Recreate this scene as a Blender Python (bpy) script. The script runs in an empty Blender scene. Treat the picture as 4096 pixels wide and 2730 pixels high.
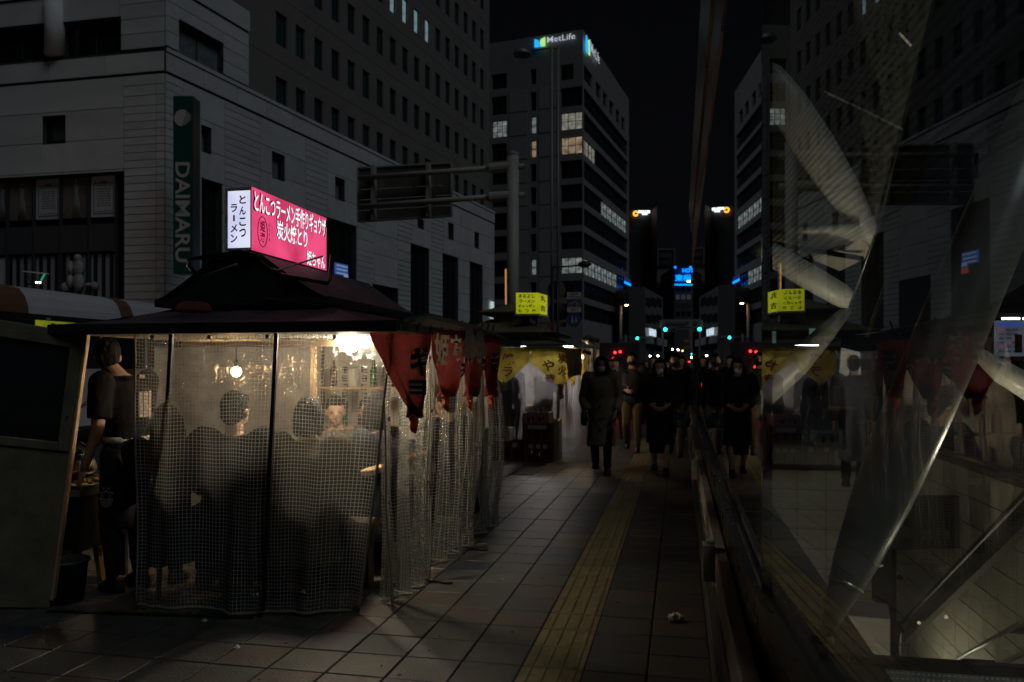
import bpy, math, random
import numpy as np
from mathutils import Vector, Matrix, noise
random.seed(7)
R = math.radians
scene = bpy.context.scene
COL = scene.collection

# ------------------------------------------------------------------ camera, night sky, moon, exposure
F = 3185.8                       # focal length measured in photograph pixels (28 mm on a 36 mm frame)
EYE = 1.45
YAW = R(11.88)
CA, SA = math.cos(YAW), math.sin(YAW)
cam_d = bpy.data.cameras.new('camera'); cam = bpy.data.objects.new('camera', cam_d); COL.objects.link(cam)
cam.location = (0, 0, EYE); cam.rotation_euler = (R(90), 0, YAW)
cam_d.sensor_width = 36; cam_d.lens = 28; cam_d.shift_y = 111 / 4096
cam_d.clip_start = 0.05; cam_d.clip_end = 3000
scene.camera = cam
cam_d.dof.use_dof = True; cam_d.dof.focus_distance = 4.9; cam_d.dof.aperture_fstop = 3.2

world = bpy.data.worlds.new('World'); scene.world = world; world.use_nodes = True
wn = world.node_tree.nodes; wl = world.node_tree.links
bg = wn['Background']
geo = wn.new('ShaderNodeTexCoord'); sep = wn.new('ShaderNodeSeparateXYZ'); ramp = wn.new('ShaderNodeValToRGB')
wl.new(geo.outputs['Generated'], sep.inputs[0]); wl.new(sep.outputs['Z'], ramp.inputs[0]); wl.new(ramp.outputs[0], bg.inputs[0])
ramp.color_ramp.elements[0].position = 0.0; ramp.color_ramp.elements[0].color = (0.0026, 0.0027, 0.0034, 1)
ramp.color_ramp.elements[1].position = 0.6; ramp.color_ramp.elements[1].color = (0.0010, 0.0011, 0.0019, 1)
bg.inputs[1].default_value = 1.0

sun_d = bpy.data.lights.new('moon', 'SUN'); sun = bpy.data.objects.new('moon', sun_d); COL.objects.link(sun)
sun_d.energy = 0.27; sun_d.angle = R(25); sun_d.color = (0.84, 0.93, 1.0)
SUN_FROM = Vector((0.53, -0.40, 0.75)).normalized()
sun.rotation_euler = SUN_FROM.to_track_quat('Z', 'Y').to_euler()

scene.view_settings.view_transform = 'Standard'
try: scene.view_settings.look = 'None'
except Exception: pass
scene.view_settings.exposure = 0.0; scene.view_settings.gamma = 1.0
scene.view_settings.use_curve_mapping = False
scene.render.engine = 'CYCLES'
cy = scene.cycles
cy.use_denoising = True
cy.max_bounces = 8; cy.diffuse_bounces = 3; cy.glossy_bounces = 4; cy.transmission_bounces = 4; cy.transparent_max_bounces = 24
cy.sample_clamp_indirect = 3.0; cy.sample_clamp_direct = 0
cy.caustics_reflective = False; cy.caustics_refractive = False
cy.use_light_tree = True

# ------------------------------------------------------------------ helpers
def W(px, py, d):
    """a place in the street, from where it is seen and how far away it stands"""
    xr = (px - 2048) / F * d
    return Vector((xr * CA - d * SA, xr * SA + d * CA, EYE + (1476 - py) / F * d))
def ground_d(py, z=0.0): return (EYE - z) * F / (py - 1476)
def on_x(px, py, X):
    k = (px - 2048) / F; d = X / (k * CA - SA); return W(px, py, d)
def on_y(px, py, Y):
    k = (px - 2048) / F; d = Y / (k * SA + CA); return W(px, py, d)

def tag(o, label=None, cat=None, group=None, kind=None):
    if label: o['label'] = label
    if cat: o['category'] = cat
    if group: o['group'] = group
    if kind: o['kind'] = kind
    return o
def thing(name, label, cat, loc=(0, 0, 0), group=None, rz=0.0):
    o = bpy.data.objects.new(name, None); COL.objects.link(o)
    o.empty_display_size = 0.1
    o.location = loc; o.rotation_euler = (0, 0, rz)
    return tag(o, label, cat, group)
def abs_loc(o):
    v = Vector(o.location)
    return v + (abs_loc(o.parent) if o.parent else Vector((0, 0, 0)))

class MB:
    def __init__(s): s.v = []; s.f = []; s.m = []; s.uv = None
    def add(s, vs, fs, mi=0):
        n = len(s.v); s.v += [tuple(x) for x in vs]; s.f += [tuple(i + n for i in f) for f in fs]; s.m += [mi] * len(fs); return s
    def box(s, c, size, rz=0.0, mi=0, rot=None):
        c = Vector(c); h = [x / 2 for x in size]
        M = rot if rot is not None else Matrix.Rotation(rz, 3, 'Z')
        vs = [c + M @ Vector((sx * h[0], sy * h[1], sz * h[2])) for sz in (-1, 1) for sy in (-1, 1) for sx in (-1, 1)]
        return s.add(vs, [(0, 2, 3, 1), (4, 5, 7, 6), (0, 1, 5, 4), (2, 6, 7, 3), (0, 4, 6, 2), (1, 3, 7, 5)], mi)
    def mm(s, a, b, mi=0):
        return s.box([(a[i] + b[i]) / 2 for i in range(3)], [abs(b[i] - a[i]) for i in range(3)], 0, mi)
    def hexa(s, p, mi=0):  # 8 points: bottom 4 ccw, top 4 ccw
        return s.add(p, [(3, 2, 1, 0), (4, 5, 6, 7), (0, 1, 5, 4), (1, 2, 6, 5), (2, 3, 7, 6), (3, 0, 4, 7)], mi)
    def beam(s, a, b, w, h=None, mi=0, up=(0, 0, 1)):
        a = Vector(a); b = Vector(b); h = h or w; d = (b - a); L = d.length; d.normalize()
        u = Vector(up)
        if abs(d.dot(u)) > 0.98: u = Vector((0, 1, 0))
        x = d.cross(u).normalized(); z = x.cross(d)
        M = Matrix((x, d, z)).transposed()
        return s.box((a + b) / 2, (w, L, h), 0, mi, rot=M)
    def tube(s, pts, r, n=8, mi=0, caps=True):
        pts = [Vector(p) for p in pts]; rs = r if isinstance(r, (list, tuple)) else [r] * len(pts)
        base = len(s.v); prevx = None
        for i, p in enumerate(pts):
            t = (pts[min(i + 1, len(pts) - 1)] - pts[max(i - 1, 0)]).normalized()
            if prevx is None:
                u = Vector((0, 0, 1)) if abs(t.z) < 0.9 else Vector((1, 0, 0))
                x = t.cross(u).normalized()
            else:
                x = (prevx - t * prevx.dot(t)).normalized()
            prevx = x; y = t.cross(x)
            for k in range(n):
                a = 2 * math.pi * k / n
                s.v.append(tuple(p + (x * math.cos(a) + y * math.sin(a)) * rs[i]))
        for i in range(len(pts) - 1):
            for k in range(n):
                a = base + i * n + k; b = base + i * n + (k + 1) % n
                s.f.append((a, b, b + n, a + n)); s.m.append(mi)
        if caps:
            s.f.append(tuple(base + k for k in range(n))[::-1]); s.m.append(mi)
            e = base + (len(pts) - 1) * n
            s.f.append(tuple(e + k for k in range(n))); s.m.append(mi)
        return s
    def lathe(s, c, prof, n=16, mi=0, axis=None):
        """prof: (radius, height) pairs"""
        c = Vector(c); M = Matrix.Identity(3)
        if axis is not None: M = Vector(axis).to_track_quat('Z', 'Y').to_matrix()
        base = len(s.v)
        for r, z in prof:
            for k in range(n):
                a = 2 * math.pi * k / n
                s.v.append(tuple(c + M @ Vector((r * math.cos(a), r * math.sin(a), z))))
        for i in range(len(prof) - 1):
            for k in range(n):
                a = base + i * n + k; b = base + i * n + (k + 1) % n
                s.f.append((a, b, b + n, a + n)); s.m.append(mi)
        s.f.append(tuple(base + k for k in range(n))[::-1]); s.m.append(mi)
        e = base + (len(prof) - 1) * n
        s.f.append(tuple(e + k for k in range(n))); s.m.append(mi)
        return s
    def ball(s, c, r, n=12, mi=0):
        rr = r if isinstance(r, (list, tuple)) else (r, r, r)
        m = max(6, n * 2 // 3); base = len(s.v); c = Vector(c)
        for i in range(1, m):
            t = math.pi * i / m
            for k in range(n):
                a = 2 * math.pi * k / n
                s.v.append((c.x + rr[0] * math.sin(t) * math.cos(a), c.y + rr[1] * math.sin(t) * math.sin(a), c.z + rr[2] * math.cos(t)))
        top = len(s.v); s.v.append((c.x, c.y, c.z + rr[2])); s.v.append((c.x, c.y, c.z - rr[2]))
        for i in range(m - 2):
            for k in range(n):
                a = base + i * n + k; b = base + i * n + (k + 1) % n
                s.f.append((a, a + n, b + n, b)); s.m.append(mi)
        for k in range(n):
            s.f.append((top, base + k, base + (k + 1) % n)); s.m.append(mi)
            e = base + (m - 2) * n
            s.f.append((top + 1, e + (k + 1) % n, e + k)); s.m.append(mi)
        return s
    def loft(s, rings, n=16, mi=0):
        """rings: (x,y,z,rx,ry) ellipses stacked along z"""
        base = len(s.v)
        for (x, y, z, rx, ry) in rings:
            for k in range(n):
                a = 2 * math.pi * k / n
                s.v.append((x + rx * math.cos(a), y + ry * math.sin(a), z))
        for i in range(len(rings) - 1):
            for k in range(n):
                a = base + i * n + k; b = base + i * n + (k + 1) % n
                s.f.append((a, b, b + n, a + n)); s.m.append(mi)
        s.f.append(tuple(base + k for k in range(n))[::-1]); s.m.append(mi)
        e = base + (len(rings) - 1) * n
        s.f.append(tuple(e + k for k in range(n))); s.m.append(mi)
        return s
    def prism(s, pts, ext, mi=0):
        """closed outline pts (3D) pushed along ext"""
        pts = [Vector(p) for p in pts]; e = Vector(ext); n = len(pts)
        return s.add(pts + [p + e for p in pts], [tuple(range(n))[::-1], tuple(range(n, 2 * n))] + [(i, (i + 1) % n, n + (i + 1) % n, n + i) for i in range(n)], mi)
    def mesh(s, name, smooth=False):
        me = bpy.data.meshes.new(name); me.from_pydata(s.v, [], s.f); me.update()
        if any(s.m): me.polygons.foreach_set('material_index', s.m)
        if smooth: me.shade_smooth()
        return me
    def build(s, name, mat, parent=None, smooth=False, fix=True, bevel=0.0, kind=None, label=None):
        me = s.mesh(name, smooth)
        if fix: fix_normals(me)
        o = link(name, me, mat, parent)
        if bevel:
            b = o.modifiers.new('Bevel', 'BEVEL'); b.width = bevel; b.segments = 2; b.limit_method = 'ANGLE'
        if kind: o['kind'] = kind
        if label: o['label'] = label
        return o
import bmesh
def fix_normals(me):
    bm = bmesh.new(); bm.from_mesh(me); bmesh.ops.recalc_face_normals(bm, faces=bm.faces); bm.to_mesh(me); bm.free()
def link(name, me, mat, parent=None):
    """mesh given in street coordinates; children are stored relative to their parent's base"""
    o = bpy.data.objects.new(name, me); COL.objects.link(o)
    for m in (mat if isinstance(mat, (list, tuple)) else [mat]):
        if m is not None: me.materials.append(m)
    if parent is not None:
        o.parent = parent
        off = abs_loc(parent)
        if off.length > 1e-9: me.transform(Matrix.Translation(-off))
    return o
def inst(name, me, parent, loc, rz=0.0, scale=None, rot=None):
    """a piece sharing mesh data; loc in street coordinates"""
    o = bpy.data.objects.new(name, me); COL.objects.link(o); o.parent = parent
    o.location = Vector(loc) - (abs_loc(parent) if parent else Vector((0, 0, 0)))
    o.rotation_euler = rot if rot is not None else (0, 0, rz)
    if scale: o.scale = scale
    return o

# ------------------------------------------------------------------ materials
MATS = {}
def mat(name, col, rough=0.7, metal=0.0, var=0.25, vscale=6.0, bump=0.0, bscale=40.0, emit=None, es=0.0, spec=0.5, col2=None, coords='Object', coat=0.0, rnd=0.0):
    if name in MATS: return MATS[name]
    m = bpy.data.materials.new(name); m.use_nodes = True; MATS[name] = m
    nt = m.node_tree; N = nt.nodes; L = nt.links; p = N['Principled BSDF']
    p.inputs['Roughness'].default_value = rough; p.inputs['Metallic'].default_value = metal
    p.inputs['Specular IOR Level'].default_value = spec
    if coat: p.inputs['Coat Weight'].default_value = coat
    tc = N.new('ShaderNodeTexCoord')
    if var > 0:
        nz = N.new('ShaderNodeTexNoise'); nz.inputs['Scale'].default_value = vscale; nz.inputs['Detail'].default_value = 6; nz.inputs['Roughness'].default_value = 0.65
        L.new(tc.outputs[coords], nz.inputs['Vector'])
        rp = N.new('ShaderNodeValToRGB'); rp.color_ramp.elements[0].position = 0.3; rp.color_ramp.elements[1].position = 0.72
        c2 = col2 or tuple(min(1, c * (1 + var)) for c in col[:3])
        c1 = tuple(c * (1 - var) for c in col[:3])
        rp.color_ramp.elements[0].color = (*c1, 1); rp.color_ramp.elements[1].color = (*c2, 1)
        L.new(nz.outputs['Fac'], rp.inputs[0]); col_out = rp.outputs[0]
        if rnd:      # every piece has its own tone and its own stain pattern
            oi = N.new('ShaderNodeObjectInfo'); rr_ = N.new('ShaderNodeMapRange'); rr_.inputs[3].default_value = 1 - rnd; rr_.inputs[4].default_value = 1 + rnd; L.new(oi.outputs['Random'], rr_.inputs[0])
            mm_ = N.new('ShaderNodeVectorMath'); mm_.operation = 'SCALE'; L.new(col_out, mm_.inputs[0]); L.new(rr_.outputs[0], mm_.inputs['Scale']); col_out = mm_.outputs[0]
            of_ = N.new('ShaderNodeVectorMath'); of_.operation = 'SCALE'; of_.inputs[0].default_value = (37, 91, 53); L.new(oi.outputs['Random'], of_.inputs['Scale'])
            ad_ = N.new('ShaderNodeVectorMath'); ad_.operation = 'ADD'; L.new(tc.outputs[coords], ad_.inputs[0]); L.new(of_.outputs[0], ad_.inputs[1]); L.new(ad_.outputs[0], nz.inputs['Vector'])
        L.new(col_out, p.inputs['Base Color'])
        mr = N.new('ShaderNodeMapRange'); mr.inputs[3].default_value = max(0.02, rough - 0.1); mr.inputs[4].default_value = min(1, rough + 0.12)
        L.new(nz.outputs['Fac'], mr.inputs[0]); L.new(mr.outputs[0], p.inputs['Roughness'])
    else:
        p.inputs['Base Color'].default_value = (*col[:3], 1)
    if bump > 0:
        nb = N.new('ShaderNodeTexNoise'); nb.inputs['Scale'].default_value = bscale; nb.inputs['Detail'].default_value = 4
        L.new(tc.outputs[coords], nb.inputs['Vector'])
        bp = N.new('ShaderNodeBump'); bp.inputs['Strength'].default_value = bump; bp.inputs['Distance'].default_value = 0.02
        L.new(nb.outputs['Fac'], bp.inputs['Height']); L.new(bp.outputs[0], p.inputs['Normal'])
    if emit:
        p.inputs['Emission Color'].default_value = (*emit, 1); p.inputs['Emission Strength'].default_value = es
    return m
def glow(name, col, s, var=0.0, vscale=3.0):
    """a lit surface: lamp, screen, lit window"""
    if name in MATS: return MATS[name]
    m = bpy.data.materials.new(name); m.use_nodes = True; MATS[name] = m
    nt = m.node_tree; N = nt.nodes; L = nt.links; N.remove(N['Principled BSDF'])
    e = N.new('ShaderNodeEmission'); e.inputs[0].default_value = (*col, 1); e.inputs[1].default_value = s
    if var:
        tc = N.new('ShaderNodeTexCoord'); nz = N.new('ShaderNodeTexNoise'); nz.inputs['Scale'].default_value = vscale; nz.inputs['Detail'].default_value = 3
        L.new(tc.outputs['Object'], nz.inputs['Vector'])
        mr = N.new('ShaderNodeMapRange'); mr.inputs[1].default_value = 0.3; mr.inputs[2].default_value = 0.7
        mr.inputs[3].default_value = s * (1 - var); mr.inputs[4].default_value = s * (1 + var)
        L.new(nz.outputs['Fac'], mr.inputs[0]); L.new(mr.outputs[0], e.inputs[1])
    L.new(e.outputs[0], N['Material Output'].inputs[0])
    return m
def glass(name, tint, rough=0.0, boost=1.7, dots=False):
    """clear pane: Fresnel reflection on the outer side of a slab, the rest passes through"""
    if name in MATS: return MATS[name]
    m = bpy.data.materials.new(name); m.use_nodes = True; MATS[name] = m
    nt = m.node_tree; N = nt.nodes; L = nt.links; N.remove(N['Principled BSDF'])
    tr = N.new('ShaderNodeBsdfTransparent'); tr.inputs[0].default_value = (*tint, 1)
    gl = N.new('ShaderNodeBsdfGlossy'); gl.inputs['Roughness'].default_value = rough; gl.inputs[0].default_value = (0.95, 0.97, 0.96, 1)
    fr = N.new('ShaderNodeFresnel'); fr.inputs[0].default_value = 1.5
    ge = N.new('ShaderNodeNewGeometry')
    inv = N.new('ShaderNodeMath'); inv.operation = 'SUBTRACT'; inv.inputs[0].default_value = 1.0
    mul = N.new('ShaderNodeMath'); mul.operation = 'MULTIPLY'
    mu2 = N.new('ShaderNodeMath'); mu2.operation = 'MULTIPLY'; mu2.inputs[1].default_value = boost; mu2.use_clamp = True
    mx = N.new('ShaderNodeMixShader')
    L.new(ge.outputs['Backfacing'], inv.inputs[1]); L.new(fr.outputs[0], mul.inputs[0]); L.new(inv.outputs[0], mul.inputs[1])
    L.new(mul.outputs[0], mu2.inputs[0]); L.new(mu2.outputs[0], mx.inputs[0])
    L.new(tr.outputs[0], mx.inputs[1]); L.new(gl.outputs[0], mx.inputs[2])
    out_ = mx.outputs[0]
    if dots:     # rows of small printed dots on the upper part of the pane
        tc = N.new('ShaderNodeTexCoord'); sp = N.new('ShaderNodeSeparateXYZ'); L.new(tc.outputs['Object'], sp.inputs[0])
        def cmpn(src, div, lt):
            a = N.new('ShaderNodeMath'); a.operation = 'DIVIDE'; a.inputs[1].default_value = div; L.new(src, a.inputs[0])
            b = N.new('ShaderNodeMath'); b.operation = 'FRACT'; L.new(a.outputs[0], b.inputs[0])
            c = N.new('ShaderNodeMath'); c.operation = 'LESS_THAN'; c.inputs[1].default_value = lt; L.new(b.outputs[0], c.inputs[0]); return c.outputs[0]
        hi = N.new('ShaderNodeMath'); hi.operation = 'GREATER_THAN'; hi.inputs[1].default_value = 0.98; L.new(sp.outputs[2], hi.inputs[0])
        p1 = N.new('ShaderNodeMath'); p1.operation = 'MULTIPLY'; L.new(cmpn(sp.outputs[2], .0165, .16), p1.inputs[0]); L.new(cmpn(sp.outputs[1], .007, .6), p1.inputs[1])
        p2 = N.new('ShaderNodeMath'); p2.operation = 'MULTIPLY'; L.new(p1.outputs[0], p2.inputs[0]); L.new(hi.outputs[0], p2.inputs[1])
        bk_ = N.new('ShaderNodeBsdfDiffuse'); bk_.inputs[0].default_value = (.006, .006, .006, 1); m5 = N.new('ShaderNodeMixShader')
        L.new(p2.outputs[0], m5.inputs[0]); L.new(out_, m5.inputs[1]); L.new(bk_.outputs[0], m5.inputs[2]); out_ = m5.outputs[0]
    L.new(out_, N['Material Output'].inputs[0])
    return m
def cloth(name, col, trans=0.4, rough=0.9, var=0.2, vscale=9.0):
    if name in MATS: return MATS[name]
    m = bpy.data.materials.new(name); m.use_nodes = True; MATS[name] = m
    nt = m.node_tree; N = nt.nodes; L = nt.links; N.remove(N['Principled BSDF'])
    tc = N.new('ShaderNodeTexCoord'); nz = N.new('ShaderNodeTexNoise'); nz.inputs['Scale'].default_value = vscale; nz.inputs['Detail'].default_value = 6
    L.new(tc.outputs['Object'], nz.inputs['Vector'])
    rp = N.new('ShaderNodeValToRGB'); rp.color_ramp.elements[0].position = 0.3; rp.color_ramp.elements[1].position = 0.7
    rp.color_ramp.elements[0].color = (*[c * (1 - var) for c in col], 1); rp.color_ramp.elements[1].color = (*[min(1, c * (1 + var)) for c in col], 1)
    L.new(nz.outputs['Fac'], rp.inputs[0])
    d = N.new('ShaderNodeBsdfDiffuse'); t = N.new('ShaderNodeBsdfTranslucent'); mx = N.new('ShaderNodeMixShader'); mx.inputs[0].default_value = trans
    L.new(rp.outputs[0], d.inputs[0]); L.new(rp.outputs[0], t.inputs[0]); L.new(d.outputs[0], mx.inputs[1]); L.new(t.outputs[0], mx.inputs[2])
    L.new(mx.outputs[0], N['Material Output'].inputs[0])
    return m
def vinyl(name, clear=0.5, haze=(0.70, 0.69, 0.70), grid=0.022, line=0.15, bump=0.35, linecol=(0.55, 0.55, 0.5), glossw=0.10, glint=0.07):
    """reinforced clear vinyl: see-through film with a woven thread grid (UV in metres)"""
    if name in MATS: return MATS[name]
    m = bpy.data.materials.new(name); m.use_nodes = True; MATS[name] = m
    nt = m.node_tree; N = nt.nodes; L = nt.links; N.remove(N['Principled BSDF'])
    uv = N.new('ShaderNodeUVMap'); uv.uv_map = 'UVMap'
    sp = N.new('ShaderNodeSeparateXYZ'); L.new(uv.outputs[0], sp.inputs[0])
    def lines(out):
        a = N.new('ShaderNodeMath'); a.operation = 'DIVIDE'; a.inputs[1].default_value = grid; L.new(out, a.inputs[0])
        b = N.new('ShaderNodeMath'); b.operation = 'FRACT'; L.new(a.outputs[0], b.inputs[0])
        c = N.new('ShaderNodeMath'); c.operation = 'LESS_THAN'; c.inputs[1].default_value = line; L.new(b.outputs[0], c.inputs[0])
        return c.outputs[0]
    tc = N.new('ShaderNodeTexCoord')
    nz = N.new('ShaderNodeTexNoise'); nz.inputs['Scale'].default_value = 5.0; nz.inputs['Detail'].default_value = 7; nz.inputs['Roughness'].default_value = 0.7
    L.new(tc.outputs['Object'], nz.inputs['Vector'])
    film = N.new('ShaderNodeMapRange'); film.inputs[1].default_value = 0.3; film.inputs[2].default_value = 0.7
    film.inputs[3].default_value = min(.985, clear + 0.025); film.inputs[4].default_value = clear - 0.035; L.new(nz.outputs['Fac'], film.inputs[0])
    tr = N.new('ShaderNodeBsdfTransparent'); tr.inputs[0].default_value = (0.92, 0.92, 0.9, 1)
    hz = N.new('ShaderNodeBsdfTranslucent'); hz.inputs[0].default_value = (*haze, 1)
    df = N.new('ShaderNodeBsdfDiffuse'); df.inputs[0].default_value = (*[h * 0.6 for h in haze], 1)
    m0 = N.new('ShaderNodeMixShader'); m0.inputs[0].default_value = 0.3; L.new(hz.outputs[0], m0.inputs[1]); L.new(df.outputs[0], m0.inputs[2])
    m1 = N.new('ShaderNodeMixShader'); L.new(film.outputs[0], m1.inputs[0]); L.new(m0.outputs[0], m1.inputs[1]); L.new(tr.outputs[0], m1.inputs[2])
    if grid:
        mxl = N.new('ShaderNodeMath'); mxl.operation = 'MAXIMUM'; L.new(lines(sp.outputs[0]), mxl.inputs[0]); L.new(lines(sp.outputs[1]), mxl.inputs[1])
        th = N.new('ShaderNodeBsdfDiffuse'); th.inputs[0].default_value = (*linecol, 1)
        tt = N.new('ShaderNodeBsdfTranslucent'); tt.inputs[0].default_value = (*[c * 0.5 for c in linecol], 1)
        ta = N.new('ShaderNodeMixShader'); ta.inputs[0].default_value = 0.35; L.new(th.outputs[0], ta.inputs[1]); L.new(tt.outputs[0], ta.inputs[2])
        m2 = N.new('ShaderNodeMixShader'); L.new(mxl.outputs[0], m2.inputs[0]); L.new(m1.outputs[0], m2.inputs[1]); L.new(ta.outputs[0], m2.inputs[2])
    else: m2 = m1
    bn = N.new('ShaderNodeTexNoise'); bn.inputs['Scale'].default_value = 26.0; bn.inputs['Detail'].default_value = 5; L.new(tc.outputs['Object'], bn.inputs['Vector'])
    bp = N.new('ShaderNodeBump'); bp.inputs['Strength'].default_value = bump; bp.inputs['Distance'].default_value = 0.02; L.new(bn.outputs['Fac'], bp.inputs['Height'])
    gl = N.new('ShaderNodeBsdfGlossy'); gl.inputs['Roughness'].default_value = 0.16; L.new(bp.outputs[0], gl.inputs['Normal'])
    m3 = N.new('ShaderNodeMixShader'); m3.inputs[0].default_value = glossw; L.new(m2.outputs[0], m3.inputs[1]); L.new(gl.outputs[0], m3.inputs[2])
    # creases in the film bend lamp light towards the viewer as small glints
    mp = N.new('ShaderNodeMapping'); mp.inputs['Scale'].default_value = (34, 34, 15); L.new(tc.outputs['Object'], mp.inputs[0])
    cn_ = N.new('ShaderNodeTexNoise'); cn_.inputs['Scale'].default_value = 1.0; cn_.inputs['Detail'].default_value = 3; L.new(mp.outputs[0], cn_.inputs['Vector'])
    cb = N.new('ShaderNodeBump'); cb.inputs['Strength'].default_value = 1.0; cb.inputs['Distance'].default_value = 0.06; L.new(cn_.outputs['Fac'], cb.inputs['Height'])
    rf = N.new('ShaderNodeBsdfRefraction'); rf.inputs['IOR'].default_value = 1.18; rf.inputs['Roughness'].default_value = 0.14; rf.inputs[0].default_value = (.95, .93, .88, 1); L.new(cb.outputs[0], rf.inputs['Normal'])
    m4 = N.new('ShaderNodeMixShader'); m4.inputs[0].default_value = glint; L.new(m3.outputs[0], m4.inputs[1]); L.new(rf.outputs[0], m4.inputs[2]); m3 = m4
    L.new(m3.outputs[0], N['Material Output'].inputs[0])
    return m

M = dict(
    black=mat('black_paint', (0.012, 0.012, 0.013), 0.45, var=0.3),
    blackmetal=mat('black_metal', (0.02, 0.02, 0.022), 0.35, 0.6, var=0.3),
    darkgrey=mat('dark_grey_paint', (0.05, 0.05, 0.055), 0.5),
    steel=mat('brushed_steel', (0.45, 0.45, 0.44), 0.3, 1.0, var=0.2, vscale=14),
    greymetal=mat('galvanised_grey', (0.30, 0.30, 0.29), 0.5, 0.2, var=0.2),
    white=mat('white_paint', (0.75, 0.75, 0.73), 0.5, var=0.08),
    wood=mat('pale_wood', (0.42, 0.27, 0.14), 0.6, var=0.3, vscale=8, bump=0.2),
    ply=mat('old_plywood', (0.16, 0.145, 0.10), 0.75, var=0.3, vscale=5, bump=0.15, bscale=60),
    darkwood=mat('dark_wood', (0.07, 0.045, 0.03), 0.6, var=0.3),
    windowdark=mat('dark_window_glass', (0.012, 0.014, 0.016), 0.12, var=0.0, spec=0.5),
    windowgreen=mat('greenish_window_glass', (0.03, 0.06, 0.055), 0.15, var=0.3, vscale=0.6),
    asphalt=mat('asphalt', (0.045, 0.045, 0.048), 0.8, var=0.3, vscale=2, bump=0.3),
)

# ------------------------------------------------------------------ lettering
def text_mesh(s, bold=0.0, shear=0.0, size=1.0, extrude=0.0, spacing=1.0, res=3):
    c = bpy.data.curves.new('lettering', 'FONT'); c.body = s; c.size = size; c.offset = bold; c.shear = shear
    c.extrude = extrude; c.resolution_u = res; c.align_x = 'CENTER'; c.align_y = 'CENTER'; c.space_character = spacing
    o = bpy.data.objects.new('lettering', c); COL.objects.link(o)
    dg = bpy.context.evaluated_depsgraph_get(); dg.update()
    me = bpy.data.meshes.new_from_object(o.evaluated_get(dg))
    bpy.data.objects.remove(o); bpy.data.curves.remove(c)
    n = len(me.vertices); co = np.empty(n * 3); me.vertices.foreach_get('co', co)
    fs = [tuple(p.vertices) for p in me.polygons]
    bpy.data.meshes.remove(me)
    return co.reshape(-1, 3), fs
TCACHE = {}
def put_text(mb, s, origin, right, up, w=None, h=None, bold=0.02, shear=0.0, mi=0, rot=0.0, off=0.0, size=None):
    """fit the text s into w x h centred at origin on the plane right/up"""
    key = (s, bold, shear)
    if key not in TCACHE: TCACHE[key] = text_mesh(s, bold, shear)
    v, fs = TCACHE[key]
    if len(v) == 0: return
    lo = v.min(0); hi = v.max(0); c = (lo + hi) / 2; ext = np.maximum(hi - lo, 1e-6)
    if size: sx = sy = size
    else:
        sx = (w / ext[0]) if w else None; sy = (h / ext[1]) if h else None
        sx = sx or sy; sy = sy or sx
    right = Vector(right).normalized(); up = Vector(up).normalized(); nrm = right.cross(up)
    ca, sa = math.cos(rot), math.sin(rot)
    o = Vector(origin) + nrm * off; out = []
    for p in v:
        x = (p[0] - c[0]) * sx; y = (p[1] - c[1]) * sy
        x, y = x * ca - y * sa, x * sa + y * ca
        out.append(o + right * x + up * y)
    mb.add(out, fs, mi)

# ------------------------------------------------------------------ soft bodies: many closed shapes fused into one skin
def fuse(mb, voxel, iters=2, disp=0.0, dscale=9.0, seed=0.0):
    me = mb.mesh('soft'); fix_normals(me)
    o = bpy.data.objects.new('soft', me); COL.objects.link(o)
    r = o.modifiers.new('R', 'REMESH'); r.mode = 'VOXEL'; r.voxel_size = voxel; r.adaptivity = 0.0
    if iters:
        s = o.modifiers.new('S', 'SMOOTH'); s.iterations = iters; s.factor = 0.5
    dg = bpy.context.evaluated_depsgraph_get(); dg.update()
    out = bpy.data.meshes.new_from_object(o.evaluated_get(dg))
    bpy.data.objects.remove(o); bpy.data.meshes.remove(me)
    if disp:
        n = len(out.vertices); co = np.empty(n * 3); out.vertices.foreach_get('co', co); co = co.reshape(-1, 3)
        no = np.empty(n * 3); out.vertices.foreach_get('normal', no); no = no.reshape(-1, 3)
        for i in range(n):
            p = co[i]
            k = noise.noise(Vector((p[0] * dscale * 1.6 + seed, p[1] * dscale * 1.6, p[2] * dscale * 0.55)))
            k += 0.5 * noise.noise(Vector((p[0] * dscale * 3, p[1] * dscale * 3 + seed, p[2] * dscale * 2)))
            co[i] = p + no[i] * disp * k
        out.vertices.foreach_set('co', co.ravel())
    out.shade_smooth()
    return out
def cap(mb, a, ra, b, rb, n=10):
    """tapered limb between two joints"""
    mb.ball(a, ra, n); mb.ball(b, rb, n); mb.tube([a, b], [ra, rb], n)
# ================================================================== ground, pavement, kerb, parapet
g = MB(); g.mm((-400, -60, -6.2), (0.1, 900, -0.16)); g.mm((14, -60, -6.2), (400, 900, -0.16)); g.mm((0.1, 21, -6.2), (14, 900, -0.16))
g.mm((0.1, -60, -6.2), (14, -4, -0.16))
ground = g.build('ground', M['asphalt']); tag(ground, kind='structure')
rd = MB(); rd.mm((-30, -60, -0.15), (-6.62, 900, -0.12)); road = rd.build('road', M['asphalt']); tag(road, kind='structure')
paint = mat('road_paint', (0.6, 0.6, 0.56), 0.7, var=0.3)
for k in range(14):
    b = MB(); b.mm((-15.1, 8 + 9 * k, -0.119), (-14.95, 13 + 9 * k, -0.114)); o = b.build('lane_marking', paint, road)
kerb = MB(); kerb.mm((-6.6, -3, -0.13), (-6.4, 300, 0.004)); k_o = kerb.build('kerb', mat('kerb_concrete', (0.22, 0.21, 0.2), 0.8), bevel=0.01); tag(k_o, kind='structure')
grout = mat('dark_grout', (0.018, 0.017, 0.016), 0.9)
sw = MB(); sw.mm((-6.39, -3, -0.15), (0.149, 60, -0.012)); sidewalk = sw.build('pavement', grout); tag(sidewalk, kind='structure')

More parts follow.
